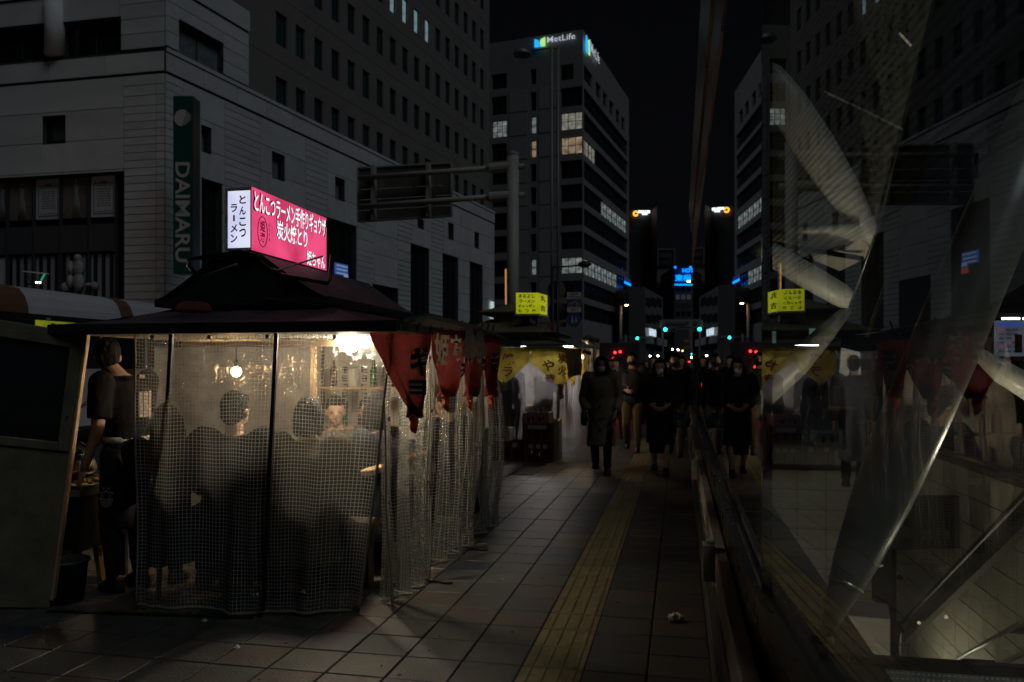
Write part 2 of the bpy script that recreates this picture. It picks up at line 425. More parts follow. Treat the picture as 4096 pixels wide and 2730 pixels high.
tile_cols = [(0.068, 0.068, 0.066), (0.056, 0.057, 0.058), (0.078, 0.075, 0.068), (0.082, 0.064, 0.053), (0.032, 0.039, 0.054), (0.072, 0.052, 0.043)]
tile_w = [4, 4, 3, 2.4, 0.8, 0.9]
tile_mats = [mat('paving_' + n, c, 0.45, rnd=0.16, var=0.38, vscale=9, bump=0.25, bscale=70) for n, c in zip(('grey', 'slate', 'sand', 'terracotta', 'blue', 'brick'), tile_cols)]
PX, PY, Y0 = 0.301, 0.2875, 0.082
def tile_mesh(m):
    b = MB(); x, y, c = PX / 2 - 0.004, PY / 2 - 0.004, 0.0035
    b.hexa([(-x, -y, -0.03), (x, -y, -0.03), (x, y, -0.03), (-x, y, -0.03), (-x, -y, -c), (x, -y, -c), (x, y, -c), (-x, y, -c)])
    b.hexa([(-x, -y, -c), (x, -y, -c), (x, y, -c), (-x, y, -c), (-x + c, -y + c, 0), (x - c, -y + c, 0), (x - c, y - c, 0), (-x + c, y - c, 0)])
    me = b.mesh('paving_tile'); fix_normals(me); me.materials.append(m); return me
tile_me = [tile_mesh(m) for m in tile_mats]
tact_m = mat('yellow_tactile', (0.175, 0.138, 0.068), 0.55, rnd=.12, var=0.4, vscale=11, bump=0.25, bscale=80)
b = MB(); x, y = PX / 2 - 0.004, PY / 2 - 0.004
b.mm((-x, -y, -0.03), (x, y, -0.001))
for i in range(4):
    cx = (-0.108 + 0.072 * i); w1, w2 = 0.015, 0.009
    b.hexa([(cx - w1, -y + .006, -0.001), (cx + w1, -y + .006, -0.001), (cx + w1, y - .006, -0.001), (cx - w1, y - .006, -0.001),
            (cx - w2, -y + .018, 0.006), (cx + w2, -y + .018, 0.006), (cx + w2, y - .018, 0.006), (cx - w2, y - .018, 0.006)])
tact_me = b.mesh('tactile_tile'); fix_normals(tact_me); tact_me.materials.append(tact_m)
cells = []
rng = random.Random(3)
for c in range(0, 21):
    X = 0.15 - PX * (c + 0.5)
    for r in range(8, 80):
        Y = Y0 + PY * (r + 0.5)
        xr = X * CA + Y * SA; d = -X * SA + Y * CA
        if d < 0.5: continue
        px = 2048 + F * xr / d; py = 1476 + F * EYE / d
        inside = -1.86 > X > -3.1 and 4.6 < Y < 7.1
        seen = -150 < px < 4200 and py < 2900
        cells.append((d + (50 if inside else 0) + (0 if seen else 100), c, X, Y, seen))
cells.sort()
n_t = 0; far = [MB() for _ in tile_mats]; far_t = MB()
for dd, c, X, Y, seen in cells:
    if c == 2:
        if Y < 13 and seen: inst('tactile_tile', tact_me, sidewalk, (X, Y, rng.uniform(-.001, .001)))
        elif Y < 24:
            for i in range(4): far_t.mm((X - 0.108 + .072 * i - .012, Y - PY / 2, -0.001), (X - 0.108 + .072 * i + .012, Y + PY / 2 - .01, .005))
            far_t.mm((X - PX / 2 + .004, Y - PY / 2 + .004, -.03), (X + PX / 2 - .004, Y + PY / 2 - .004, -.001))
        continue
    i = rng.choices(range(6), tile_w)[0]
    if seen and n_t < 296:
        inst('paving_tile', tile_me[i], sidewalk, (X, Y, rng.uniform(-.0015, .0015)), rot=(rng.uniform(-.004, .004), rng.uniform(-.004, .004), rng.uniform(-.004, .004))); n_t += 1
    else:
        z = rng.uniform(-.0015, .0015)
        far[i].mm((X - PX / 2 + .004, Y - PY / 2 + .004, -.03), (X + PX / 2 - .004, Y + PY / 2 - .004, z))
allfar = MB()
for i, f_ in enumerate(far): allfar.add(f_.v, f_.f, i)
allfar.build('distant_paving', tile_mats, sidewalk, kind='stuff')
far_t.build('distant_tactile_paving', tact_m, sidewalk, kind='stuff')

# parapet under the glass wall
beige = mat('beige_stone', (0.34, 0.305, 0.26), 0.7, var=0.25, vscale=4, bump=0.2)
dstone = mat('dark_polished_stone', (0.035, 0.033, 0.032), 0.3, var=0.5, vscale=3)
pp = MB(); pp.mm((0.154, -1.0, -0.15), (0.30, 15.9, 0.50)); parapet = pp.build('parapet', dstone); tag(parapet, kind='structure')
for i in range(9):
    y0 = -0.9 + 1.86 * i
    b = MB(); b.mm((0.151, y0 + .004, 0.503), (0.203, min(y0 + 1.856, 15.9), 0.655)); b.build('stone_slab', beige, parapet, bevel=0.006)
    b = MB(); b.mm((0.146, y0 + .01, 0.02), (0.1535, min(y0 + 1.85, 15.9), 0.30)); b.build('skirting_plate', M['darkgrey'], parapet, bevel=0.002)
b = MB(); b.mm((0.135, -1.0, 0.30), (0.1535, 15.9, 0.325)); b.mm((0.142, -1, 0.485), (0.1535, 15.9, 0.50)); b.build('steel_trim', M['steel'], parapet)
for yy in (3.62, 6.9, 10.2):
    b = MB(); b.mm((0.10, yy - .045, 0.52), (0.1505, yy + .045, 0.68)); b.mm((0.115, yy - .03, 0.68), (0.1505, yy + .03, 0.695)); b.mm((0.094, yy - .01, 0.60), (0.1, yy + .01, 0.62))
    o = b.build('wall_bracket', mat('cream_plastic', (0.42, 0.40, 0.35), 0.5), bevel=0.006)
    tag(o, {3.62: 'nearest small cream bracket box fixed to the beige parapet stone', 6.9: 'middle small cream bracket box on the parapet, beside the woman with the handbag', 10.2: 'farthest small cream bracket box on the parapet'}[yy], 'bracket', 'bracket boxes along the parapet')

# ================================================================== glass wall
GX = 0.25; KY = 2.58; KS = math.tan(R(3.3))
def gx(y): return GX if y >= KY else GX + KS * (KY - y)
ZT = 3.46
gl_m = glass('pane_glass', (0.93, 0.96, 0.93), 0.0, 1.55)
wall = thing('glass_wall', 'tall clear glass wall on a parapet along the right of the pavement, full of reflections', 'glass wall', (0.25, 2.58, 0.7))
posts = [0.35, KY] + [KY + 2.3 * (k + 1) for k in range(5)] + [15.8]
for i in range(len(posts) - 1):
    a, b_ = posts[i] + .012, posts[i + 1] - .012
    b = MB(); t = 0.015
    zt = 6.5 if i == 0 else ZT
    b.hexa([(gx(a), a, .70), (gx(a) + t, a, .70), (gx(b_) + t, b_, .70), (gx(b_), b_, .70), (gx(a), a, zt), (gx(a) + t, a, zt), (gx(b_) + t, b_, zt), (gx(b_), b_, zt)])
    b.build('pane', glass('pane_glass_dotted', (0.93, 0.96, 0.93), 0.0, 1.55, dots=True) if i < 1 else gl_m, wall)
for y in posts[1:]:
    b = MB(); b.mm((GX + .002, y - .011, .70), (GX + .03, y + .011, 6.5 if y == KY else ZT)); b.build('mullion', M['black'], wall)
def rail_path(x_off, z): return [(gx(0.3) + x_off, 0.3, z), (gx(KY) + x_off, KY, z), (GX + x_off, 15.85, z)]
rm = mat('anodised_dark_rail', (0.045, 0.04, 0.045), 0.28, 0.7, var=0.2)
b = MB()
for (x0, x1, z0, z1) in ((-0.044, 0.055, 0.50, 0.735), (-0.042, -0.022, 0.735, 0.80), (-0.018, -0.004, 0.735, 0.765)):
    for (ya, yb) in ((0.3, KY), (KY, 15.85)):
        b.hexa([(gx(ya) + x0, ya, z0), (gx(ya) + x1, ya, z0), (gx(yb) + x1, yb, z0), (gx(yb) + x0, yb, z0), (gx(ya) + x0, ya, z1), (gx(ya) + x1, ya, z1), (gx(yb) + x1, yb, z1), (gx(yb) + x0, yb, z1)])
b.build('base_rail', rm, wall)
b = MB(); b.mm((GX - .004, 15.8, .7), (GX + .10, 15.9, 4.6)); b.build('end_post', M['greymetal'], wall)
fas = mat('weathered_fascia', (0.30, 0.27, 0.24), 0.32, 0.75, var=0.5, vscale=1.6, bump=0.15, bscale=5)
for k in range(6):
    ya, yb = KY + 0.02 + 2.3 * k, min(KY + 2.3 * (k + 1) - .01, 15.85)
    if k == 5: ya = KY + 2.3 * 5 + .02; yb = 15.85
    b = MB(); b.hexa([(GX - .01, ya, ZT), (GX + .12, ya, ZT), (GX + .12, yb, ZT), (GX - .01, yb, ZT), (GX + .0, ya, 4.1), (GX + .12, ya, 4.1), (GX + .12, yb, 4.1), (GX + .0, yb, 4.1)])
    b.build('fascia_panel', fas, wall)
    b = MB(); b.hexa([(GX - .03, ya, 4.1), (GX + .1, ya, 4.1), (GX + .1, yb, 4.1), (GX - .03, yb, 4.1), (GX - .075, ya, 4.55), (GX + .05, ya, 4.55), (GX + .05, yb, 4.55), (GX - .075, yb, 4.55)])
    b.build('eave_panel', fas, wall)
# ================================================================== buildings
def strokes(mb, c, right, w, h, n, th=.05, seed=1):
    """lettering too far off to read: bright strokes where the characters stand"""
    rg = random.Random(seed + n); right = Vector(right).normalized(); nn = Vector((right.y, -right.x, 0)); cw = w / n
    for i in range(n):
        o = Vector(c) + right * (-w / 2 + cw * (i + .5))
        for j in range(3):
            z = h * (-.38 + .38 * j); ww = cw * rg.uniform(.5, .85)
            mb.beam(o - right * ww / 2 + Vector((0, 0, z)), o + right * ww / 2 + Vector((0, 0, z)), th, h * .17)
        x = cw * rg.choice((-.3, 0, .3)); mb.beam(o + right * x + nn * .012 + Vector((0, 0, -h / 2)), o + right * x + nn * .012 + Vector((0, 0, h / 2)), cw * .17, th)
class Face:
    """an upright facade: O foot point, u heading along it; measured where the street camera sees it"""
    def __init__(s, O, heading, out):
        s.O = Vector((O[0], O[1], 0)); s.u = Vector((math.sin(R(heading)), math.cos(R(heading)), 0))
        s.n = Vector((s.u.y, -s.u.x, 0)) * out
        s.rz = math.atan2(s.u.y, s.u.x)
    def s_of(s, px):
        k = (px - 2048) / F
        ax = s.O.x * CA + s.O.y * SA; ad = -s.O.x * SA + s.O.y * CA
        bx = s.u.x * CA + s.u.y * SA; bd = -s.u.x * SA + s.u.y * CA
        return (k * ad - ax) / (bx - k * bd)
    def d_at(s, t):
        p = s.O + s.u * t; return -p.x * SA + p.y * CA
    def sz(s, px, py):
        t = s.s_of(px); return t, EYE + (1476 - py) / F * s.d_at(t)
    def P(s, t, z, out=0.0): return s.O + s.u * t + s.n * out + Vector((0, 0, z))
    def rect(s, x0, y0, x1, y1):
        """pixel box: y0,y1 read at the x0 edge -> s0,z0,s1,z1"""
        a, zt = s.sz(x0, y0); b, _ = s.sz(x1, y0); _, zb = s.sz(x0, y1)
        return (min(a, b), min(zb, zt), max(a, b), max(zb, zt))
def facade(mb, fc, s0, s1, z0, z1, holes, out=0.0, depth=0.25, mi=0, mi_rev=0):
    """wall sheet with openings and their reveals"""
    xs = sorted({s0, s1, *[h[0] for h in holes], *[h[2] for h in holes]}); zs = sorted({z0, z1, *[h[1] for h in holes], *[h[3] for h in holes]})
    xs = [x for x in xs if s0 <= x <= s1]; zs = [z for z in zs if z0 <= z <= z1]
    vid = {}; vs = []; fs = []
    def vi(i, j):
        if (i, j) not in vid: vid[(i, j)] = len(vs); vs.append(fc.P(xs[i], zs[j], out))
        return vid[(i, j)]
    for i in range(len(xs) - 1):
        for j in range(len(zs) - 1):
            cx, cz = (xs[i] + xs[i + 1]) / 2, (zs[j] + zs[j + 1]) / 2
            if any(h[0] < cx < h[2] and h[1] < cz < h[3] for h in holes): continue
            fs.append((vi(i, j), vi(i + 1, j), vi(i + 1, j + 1), vi(i, j + 1)))
    mb.add(vs, fs, mi)
    for (a, zb, b, zt) in holes:
        o, i_ = out, out - depth
        q = [fc.P(a, zb, o), fc.P(b, zb, o), fc.P(b, zt, o), fc.P(a, zt, o), fc.P(a, zb, i_), fc.P(b, zb, i_), fc.P(b, zt, i_), fc.P(a, zt, i_)]
        mb.add(q, [(0, 1, 5, 4), (1, 2, 6, 5), (2, 3, 7, 6), (3, 0, 4, 7)], mi_rev)
_wc = {}
def window(fc, parent, rect, pane_m, frame_m=None, nx=1, nz=1, out=0.0, depth=0.25, bar=0.06, name='window'):
    """frame with glazing bars > pane, shared between windows of one size"""
    a, zb, b, zt = rect; w, h = b - a, zt - zb; frame_m = frame_m or M['black']
    key = (round(w, 2), round(h, 2), nx, nz, frame_m.name, round(bar, 3))
    if key not in _wc:
        f = MB(); e = 0.02
        f.mm((-w / 2 + e, -.04, 0), (-w / 2 + bar + e, .04, h)); f.mm((w / 2 - bar - e, -.04, 0), (w / 2 - e, .04, h))
        f.mm((-w / 2 + bar + e, -.04, e), (w / 2 - bar - e, .04, bar + e)); f.mm((-w / 2 + bar + e, -.04, h - bar - e), (w / 2 - bar - e, .04, h - e))
        for i in range(1, nx): f.mm((-w / 2 + w * i / nx - bar * .4, -.03, bar + e), (-w / 2 + w * i / nx + bar * .4, .03, h - bar - e))
        for j in range(1, nz): f.mm((-w / 2 + bar + e, -.025, h * j / nz - bar * .35), (w / 2 - bar - e, .025, h * j / nz + bar * .35))
        me = f.mesh('window'); fix_normals(me); me.materials.append(frame_m); _wc[key] = me
    pk = (round(w, 2), round(h, 2), pane_m.name)
    if pk not in _wc:
        f = MB(); f.mm((-w / 2 + .03, .045, .03), (w / 2 - .03, .07, h - .03))
        me = f.mesh('pane'); fix_normals(me); me.materials.append(pane_m); _wc[pk] = me
    rz = fc.rz if (fc.n.dot(Vector((fc.u.y, -fc.u.x, 0))) > 0) else fc.rz + math.pi
    o = inst(name, _wc[key], parent, fc.P((a + b) / 2, zb, out - depth + .075), rz)
    p = bpy.data.objects.new('pane', _wc[pk]); COL.objects.link(p); p.parent = o
    return o
unit = {}
def slab(fc, parent, a, zb, b, zt, m, out=0.0, th=0.06, name='wall_panel'):
    if m.name not in unit:
        f = MB(); c = .012
        f.mm((-.5, -.5, 0), (.5, .5, 1)); me = f.mesh('wall_panel'); fix_normals(me); me.materials.append(m); unit[m.name] = me
    return inst(name, unit[m.name], parent, fc.P((a + b) / 2, zb, out + th / 2 - .002), fc.rz, scale=(b - a, th, zt - zb))

# ---------------------------------------------------------------- department store on the corner
stone = mat('pale_grey_cladding', (0.60, 0.61, 0.60), 0.7, rnd=.07, var=0.13, vscale=1.3, bump=0.05)
seam = mat('cladding_seam', (0.05, 0.05, 0.05), 0.8)
O = W(660, 1476, 45)
FR = Face(O, 8.5, 1); FL = Face(O, -90.1, -1)
LEN = FR.s_of(1976); LL = 34.0
store = thing('department_store', 'pale panelled department store on the corner across the road, behind the bus', 'store', (O.x, O.y, 0))
ZTOP = 19.6; ZC = 18.15
# openings on the street (right) face
smalls = [FR.rect(*r) for r in ((802, 498, 844, 606), (1085, 604, 1138, 712), (1338, 705, 1378, 796), (1668, 872, 1695, 912), (1790, 888, 1814, 956), (1896, 928, 1915, 990))]
tall = [FR.rect(*r) for r in ((803, 712, 888, 1300), (1303, 868, 1425, 1330), (1640, 972, 1716, 1330), (1768, 1012, 1832, 1330), (1877, 1045, 1930, 1330))]
low = [FR.rect(1488, 1135, 1592, 1330)]
top_r = [FR.rect(712, 75, 893, 228)]
holesR = smalls + tall + low
w = MB(); facade(w, FR, 0, LEN, -0.1, ZTOP, holesR, out=-.03, depth=0.5)
T1 = FR.s_of(993)
facade(w, FR, 0, T1, ZTOP, 24.6, top_r, out=-.03, depth=0.5)
# left (front) face openings
smL = [FL.rect(265, 460, 170, 575)]
postL = FL.rect(502, 688, -900, 872); 
postL = FL.rect(452, 690, 4, 866)
bigL = (FL.s_of(500), FL.sz(500, 1200)[1], FL.s_of(-40), FL.sz(500, 685)[1])
topL = [FL.rect(487, 66, 246, 228), FL.rect(195, 92, -60, 240)]
facade(w, FL, 0, LL, -0.1, ZTOP, smL + [bigL], out=-.03, depth=0.5)
facade(w, FL, 0, LL, ZTOP, 24.6, topL, out=-.03, depth=0.6)
# roof and return walls of the mass
pts = [FR.P(0, ZTOP, -.03), FR.P(LEN, ZTOP, -.03), FR.P(LEN, ZTOP, -30), FL.P(LL, ZTOP, -.03)]
w.add(pts, [(0, 1, 2, 3)])
w.add([FR.P(LEN, -.1, -.03), FR.P(LEN, -.1, -30), FR.P(LEN, ZTOP, -30), FR.P(LEN, ZTOP, -.03)], [(0, 1, 2, 3)])
w.add([FR.P(T1, ZTOP, -.03), FR.P(T1, ZTOP, -12), FR.P(T1, 24.6, -12), FR.P(T1, 24.6, -.03)], [(0, 1, 2, 3)])
w.add([FR.P(0, 24.6, -.03), FR.P(T1, 24.6, -.03), FR.P(T1, 24.6, -12), FL.P(LL, 24.6, -12), FL.P(LL, 24.6, -.03)], [(0, 1, 2, 3, 4)])
w.build('wall', seam, store, fix=False)
# dark core so that openings do not show the sky
core = MB(); core.add([FR.P(.6, -.1, -.62), FR.P(LEN - .2, -.1, -.62), FR.P(LEN - .2, 18.9, -.62), FR.P(.6, 18.9, -.62)], [(0, 1, 2, 3)])
core.add([FL.P(.6, -.1, -.62), FL.P(LL, -.1, -.62), FL.P(LL, 24.2, -.62), FL.P(.6, 24.2, -.62)], [(0, 1, 2, 3)])
core.add([FR.P(.6, 19, -.62), FR.P(T1, 19, -.62), FR.P(T1, 24.2, -.62), FR.P(.6, 24.2, -.62)], [(0, 1, 2, 3)])
core.build('interior_lining', M['black'], store, fix=False)
def cover(fc, a, zb, b, zt, holes, m, gap=0.022, **k):
    """a cladding panel, cut round any opening it meets"""
    rects = [(a + gap, zb + gap, b - gap, zt - gap)]
    for h in holes:
        nxt = []
        for r in rects:
            if h[0] >= r[2] or h[2] <= r[0] or h[1] >= r[3] or h[3] <= r[1]: nxt.append(r); continue
            x0, z0, x1, z1 = max(h[0], r[0]), max(h[1], r[1]), min(h[2], r[2]), min(h[3], r[3])
            for q in ((r[0], r[1], x0, r[3]), (x1, r[1], r[2], r[3]), (x0, r[1], x1, z0), (x0, z1, x1, r[3])):
                if q[2] - q[0] > .05 and q[3] - q[1] > .03: nxt.append(q)
        rects = nxt
    for r in rects: slab(fc, store, *r, m, **k)
bays = [0.0] + [FR.s_of(p) for p in (897, 1220, 1428, 1589, 1725, 1839, 1935)] + [LEN]
RH = 1.76
for bi in range(len(bays) - 1):
    a, b = bays[bi], bays[bi + 1]
    fine = a + (b - a) * (0.40 if bi else 0.28)
    r = 0; z1 = ZC
    while z1 > 3.2:
        z0 = z1 - RH
        cover(FR, fine, z0, b, z1, holesR, stone)
        if bi < 6:
            n = 4 if r % 4 != 3 else 2
            for q in range(n): cover(FR, a, z0 + RH * q / n, fine, z0 + RH * (q + 1) / n, holesR, stone, gap=0.02 if bi < 4 else .03)
        else: cover(FR, a, z0, fine, z1, holesR, stone)
        z1 = z0; r += 1
n = 17
for k in range(n):     # cornice band
    cover(FR, LEN * k / n, ZC + .12, LEN * (k + 1) / n, ZTOP - .25, [], stone, out=.05)
slab(FR, store, 0, ZTOP - .22, LEN, ZTOP, stone, out=.12, name='coping')
# top storey, street side
for k in range(4):
    zb = 19.75 + .86 * k
    cover(FR, 0, zb, T1, zb + .86, top_r, stone)
cover(FR, 0, 23.25, T1, 24.6, [], stone, out=.1)
# front (left) face cladding
sL1 = FL.s_of(627); sL2 = FL.s_of(497)
z1 = ZC; r = 0
while z1 > 2:
    z0 = z1 - RH; n = 4 if r > 0 else 3
    hl = smL + [bigL]
    for q in range(n):
        cover(FL, 0, z0 + RH * q / n, sL1, z0 + RH * (q + 1) / n, hl, stone)
        cover(FL, sL1, z0 + RH * q / n, sL2, z0 + RH * (q + 1) / n, hl, stone)
    cover(FL, sL2, z0, LL, z1, hl, stone)
    z1 = z0; r += 1
for k in range(9): cover(FL, LL * k / 9, ZC + .12, LL * (k + 1) / 9, ZTOP - .2, [], stone, out=.05)
for k in range(4):
    zb = ZTOP + .05 + .86 * k
    cover(FL, 0, zb, FL.s_of(480), zb + .86, topL, stone)
cover(FL, FL.s_of(480), ZTOP + .05, LL, ZTOP + .05 + 3.44, topL, stone)
for k in range(8): cover(FL, LL * k / 8, 23.15, LL * (k + 1) / 8, 24.6, [], stone, out=.1)
b = MB(); s_c = FL.s_of(222)
p = FL.P(s_c, ZTOP + .1, .05); b.lathe((p.x, p.y, ZTOP + .1), [(.55, 0), (.55, 3.4)], 20); b.build('column', stone, store, smooth=True)
curtain_m = mat('pale_blind', (0.16, 0.19, 0.2), 0.8, var=0.4, vscale=2)
for h in smalls: window(FR, store, h, curtain_m, bar=.16, depth=.45)
for h in smL: window(FL, store, h, mat('grey_pane', (.08, .085, .09), .4, var=.3, vscale=1), bar=.3, depth=.45)
window(FR, store, top_r[0], curtain_m, M['steel'], nx=2, bar=.07, depth=.45)
for h in topL: window(FL, store, h, M['windowdark'], M['darkgrey'], nx=2, depth=.5)
for i, h in enumerate(tall): window(FR, store, h, M['windowdark'], M['darkgrey'], nx=2 if i < 2 else 3, nz=3, depth=.45)
for h in low: window(FR, store, h, M['windowdark'], M['darkgrey'], nz=2, depth=.45)
# show windows on the front: posters above, dark band, striped window with a white doll figure below
zq = [FL.sz(452, y)[1] for y in (1200, 1006, 886, 868, 692)]
pw = [FL.s_of(x) for x in (452, 342, 228, 120, 14, -40)]
post_paper = mat('poster_paper', (0.48, 0.50, 0.53), 0.6, var=0.1); ink = mat('poster_ink', (0.10, 0.105, 0.11), 0.7)
photo_a = mat('poster_photo', (0.11, 0.10, 0.07), 0.6, var=0.6, vscale=1.2, col2=(0.22, 0.20, 0.17))
for i in range(5):
    a, b_ = sorted((pw[i], pw[i + 1])); a += .08; b_ -= .08
    slab(FL, store, a, zq[3] + .1, b_, zq[4] - .05, post_paper if i in (0, 2) else photo_a, out=-.42, name='poster')
    if i in (0, 2):
        t = MB(); c = (a + b_) / 2; wd = (b_ - a); zc = (zq[3] + zq[4]) / 2; hh = zq[4] - zq[3]
        for (x0, x1, z0, z1) in ((-.40, .40, -.40, -.37), (-.40, .40, .30, .33), (-.40, -.375, -.37, .30), (.375, .40, -.37, .30), (-.12, .12, .33, .36), (-.33, .33, .26, .275), (-.33, .33, -.34, -.325)):
            q = [FL.P(c + x0 * wd, zc + z0 * hh, -.355), FL.P(c + x1 * wd, zc + z0 * hh, -.355), FL.P(c + x1 * wd, zc + z1 * hh, -.355), FL.P(c + x0 * wd, zc + z1 * hh, -.355)]
            t.add(q, [(0, 1, 2, 3)])
        for ln in range(8):
            x = -.28
            while x < .26:
                x2 = min(.28, x + rng.uniform(.08, .2)); z0 = .17 - .055 * ln
                t.add([FL.P(c + x * wd, zc + z0 * hh, -.355), FL.P(c + x2 * wd, zc + z0 * hh, -.355), FL.P(c + x2 * wd, zc + (z0 + .022) * hh, -.355), FL.P(c + x * wd, zc + (z0 + .022) * hh, -.355)], [(0, 1, 2, 3)]); x = x2 + .04
        t.build('poster_print', ink, store, fix=False)
    else:
        p = FL.P((a + b_) / 2, zq[3] + .15, -.36)
        t = MB(); t.loft([(p.x, p.y, p.z, .28, .02), (p.x + .05, p.y, p.z + .9, .2, .02), (p.x, p.y, p.z + 1.35, .13, .02), (p.x, p.y, p.z + 1.75, .19, .02), (p.x, p.y, p.z + 1.95, .06, .02)], 10)
        t.ball((p.x, p.y, p.z + 2.1), (.11, .02, .13), 8)
        t.build('printed_figure', mat('poster_dress', (.25, .26, .27), .7), store, smooth=True)
    slab(FL, store, min(pw[i], pw[i + 1]) + .04, zq[1] + .06, max(pw[i], pw[i + 1]) - .04, zq[2] - .06, mat('spandrel_grey', (.075, .077, .082), .4, var=.15, vscale=.6), out=-.3, name='spandrel_panel')
fr = MB()
for x in pw: 
    fr.hexa([FL.P(x - .05, zq[0], -.4), FL.P(x + .05, zq[0], -.4), FL.P(x + .05, zq[0], -.2), FL.P(x - .05, zq[0], -.2), FL.P(x - .05, zq[4] + .1, -.4), FL.P(x + .05, zq[4] + .1, -.4), FL.P(x + .05, zq[4] + .1, -.2), FL.P(x - .05, zq[4] + .1, -.2)])
fr.build('window_frame', M['darkgrey'], store)
slab(FL, store, pw[4] - 0.0, zq[0], pw[5] + .6, zq[1] - .1, post_paper, out=-.45, name='display_board')
navy = mat('navy_stripe', (.012, .014, .03), .6)
a = pw[0] + .05; k = 0
while a < pw[4] - .3:
    slab(FL, store, a, zq[0], a + .26, zq[1] - .06, mat('white_stripe', (.30, .31, .31), .7, var=.1) if k % 2 == 0 else navy, out=-.5, name='striped_backdrop'); a += .265; k += 1
dl = MB(); p = FL.P(FL.s_of(302), 0, -.25); zb = FL.sz(302, 1165)[1]
for (dx, z0, rx, rz_) in ((0, .55, .38, .55), (.0, 1.35, .36, .5), (.05, 1.95, .22, .24), (.55, .6, .22, .4), (.5, 1.4, .18, .42), (-.75, .35, .35, .14), (-1.1, .3, .2, .25), (.9, .25, .28, .3)):
    dl.ball((p.x - dx, p.y, zb + z0), (rx, .25, rz_), 10)
dl = link('display_figure', fuse(dl, .05, 2), mat('white_figure', (.3, .3, .29), .7, var=.3, vscale=2))
tag(dl, 'white doll display standing in the striped store window above the bus', 'display figure')
# poster panel glowing blue and white in the dark street window
sg = FR.rect(1352, 1050, 1404, 1096); sg2 = FR.rect(1385, 1096, 1406, 1128)
pst = thing('window_sign', 'blue and white striped lit sign inside the dark street window of the store', 'sign', FR.P(sg[0], sg[1], -.3))
def sheet(fc, r, m, out, name, parent, th=.03):
    f = MB(); f.hexa([fc.P(r[0], r[1], out), fc.P(r[2], r[1], out), fc.P(r[2], r[1], out - th), fc.P(r[0], r[1], out - th), fc.P(r[0], r[3], out), fc.P(r[2], r[3], out), fc.P(r[2], r[3], out - th), fc.P(r[0], r[3], out - th)])
    return f.build(name, m, parent)
bluelit = glow('blue_lit_face', (0.06, 0.14, 0.55), 0.45); whitelit = glow('white_lit_stripe', (0.6, 0.75, 1.0), 0.30); redlit = glow('red_lit_patch', (.8, .12, .08), .35)
sheet(FR, sg, bluelit, -.28, 'sign_face', pst)
sheet(FR, (sg2[0], sg2[1] + .3, sg2[2], sg2[3]), bluelit, -.28, 'sign_face', pst)
sheet(FR, (sg2[0], sg2[1] - .12, sg2[2], sg2[1] + .28), redlit, -.28, 'sign_patch', pst)
for q in range(3): sheet(FR, (sg[0] + .2, sg[1] + (sg[3] - sg[1]) * (q + .28) / 3, sg[2] - .1, sg[1] + (sg[3] - sg[1]) * (q + .6) / 3), whitelit, -.26, 'sign_stripe', pst, .01)
sheet(FR, (sg2[0] + .1, sg2[1] + .4, sg2[2] - .1, sg2[1] + .65), whitelit, -.26, 'sign_stripe', pst, .01)
r_ = FR.rect(1956, 1207, 1968, 1275)
shp = sheet(FR, r_, glow('white_shop_sign', (.75, .95, .95), .6, .5, 6), .25, 'shop_sign', None); tag(shp, 'narrow white lit upright shop sign at the far end of the store', 'shop sign')

# upright green store sign
sN = thing('vertical_sign', 'tall dark green upright store sign on the corner with pale lettering', 'sign', W(745, 1476, 41.5))
d_s = 41.5
x0, x1 = W(692, 0, d_s), W(770, 0, d_s); zt, zb = W(0, 384, d_s).z, W(0, 1095, d_s).z
ax = (x1 - x0); ax.z = 0; axn = ax.normalized(); back = Vector((-axn.y, axn.x, 0))
f = MB(); p0 = Vector((x0.x, x0.y, zb)); 
bw = ax.length; B = back * .95
f.hexa([p0, p0 + ax, p0 + ax + B, p0 + B, p0 + Vector((0, 0, zt - zb)), p0 + ax + Vector((0, 0, zt - zb)), p0 + ax + B + Vector((0, 0, zt - zb)), p0 + B + Vector((0, 0, zt - zb))])
f.build('panel', mat('sign_green', (0.004, 0.075, 0.056), 0.35, var=0.15, vscale=.5), sN, bevel=.03)
f = MB(); e = axn * .03; f.hexa([p0 + ax + e * .2, p0 + ax + e, p0 + ax + e + B, p0 + ax + e * .2 + B] + [q + Vector((0, 0, zt - zb)) for q in (p0 + ax + e * .2, p0 + ax + e, p0 + ax + e + B, p0 + ax + e * .2 + B)])
f.build('side_plate', M['steel'], sN)
letters_m = mat('sign_letter', (0.55, 0.50, 0.47), 0.5, var=.08)
lm = MB(); cx = p0 + ax * .5
put_text(lm, 'DAIMARU', (cx.x, cx.y, W(0, 850, d_s).z), Vector((0, 0, -1)), axn, w=W(0, 650, d_s).z - W(0, 1050, d_s).z, h=.76, bold=0.02, off=.02)
lm.build('lettering', letters_m, sN, fix=False)
em = MB(); ez = W(0, 473, d_s).z; ec = Vector((cx.x, cx.y, ez)); nn = -back
rr = .44
def disc(a0, a1, y_clip=None): return [ec + axn * rr * math.cos(a) + Vector((0, 0, rr * math.sin(a))) + nn * .02 for a in [a0 + (a1 - a0) * i / 20 for i in range(21)]]
em.add(disc(R(60), R(265)), [tuple(range(21))])
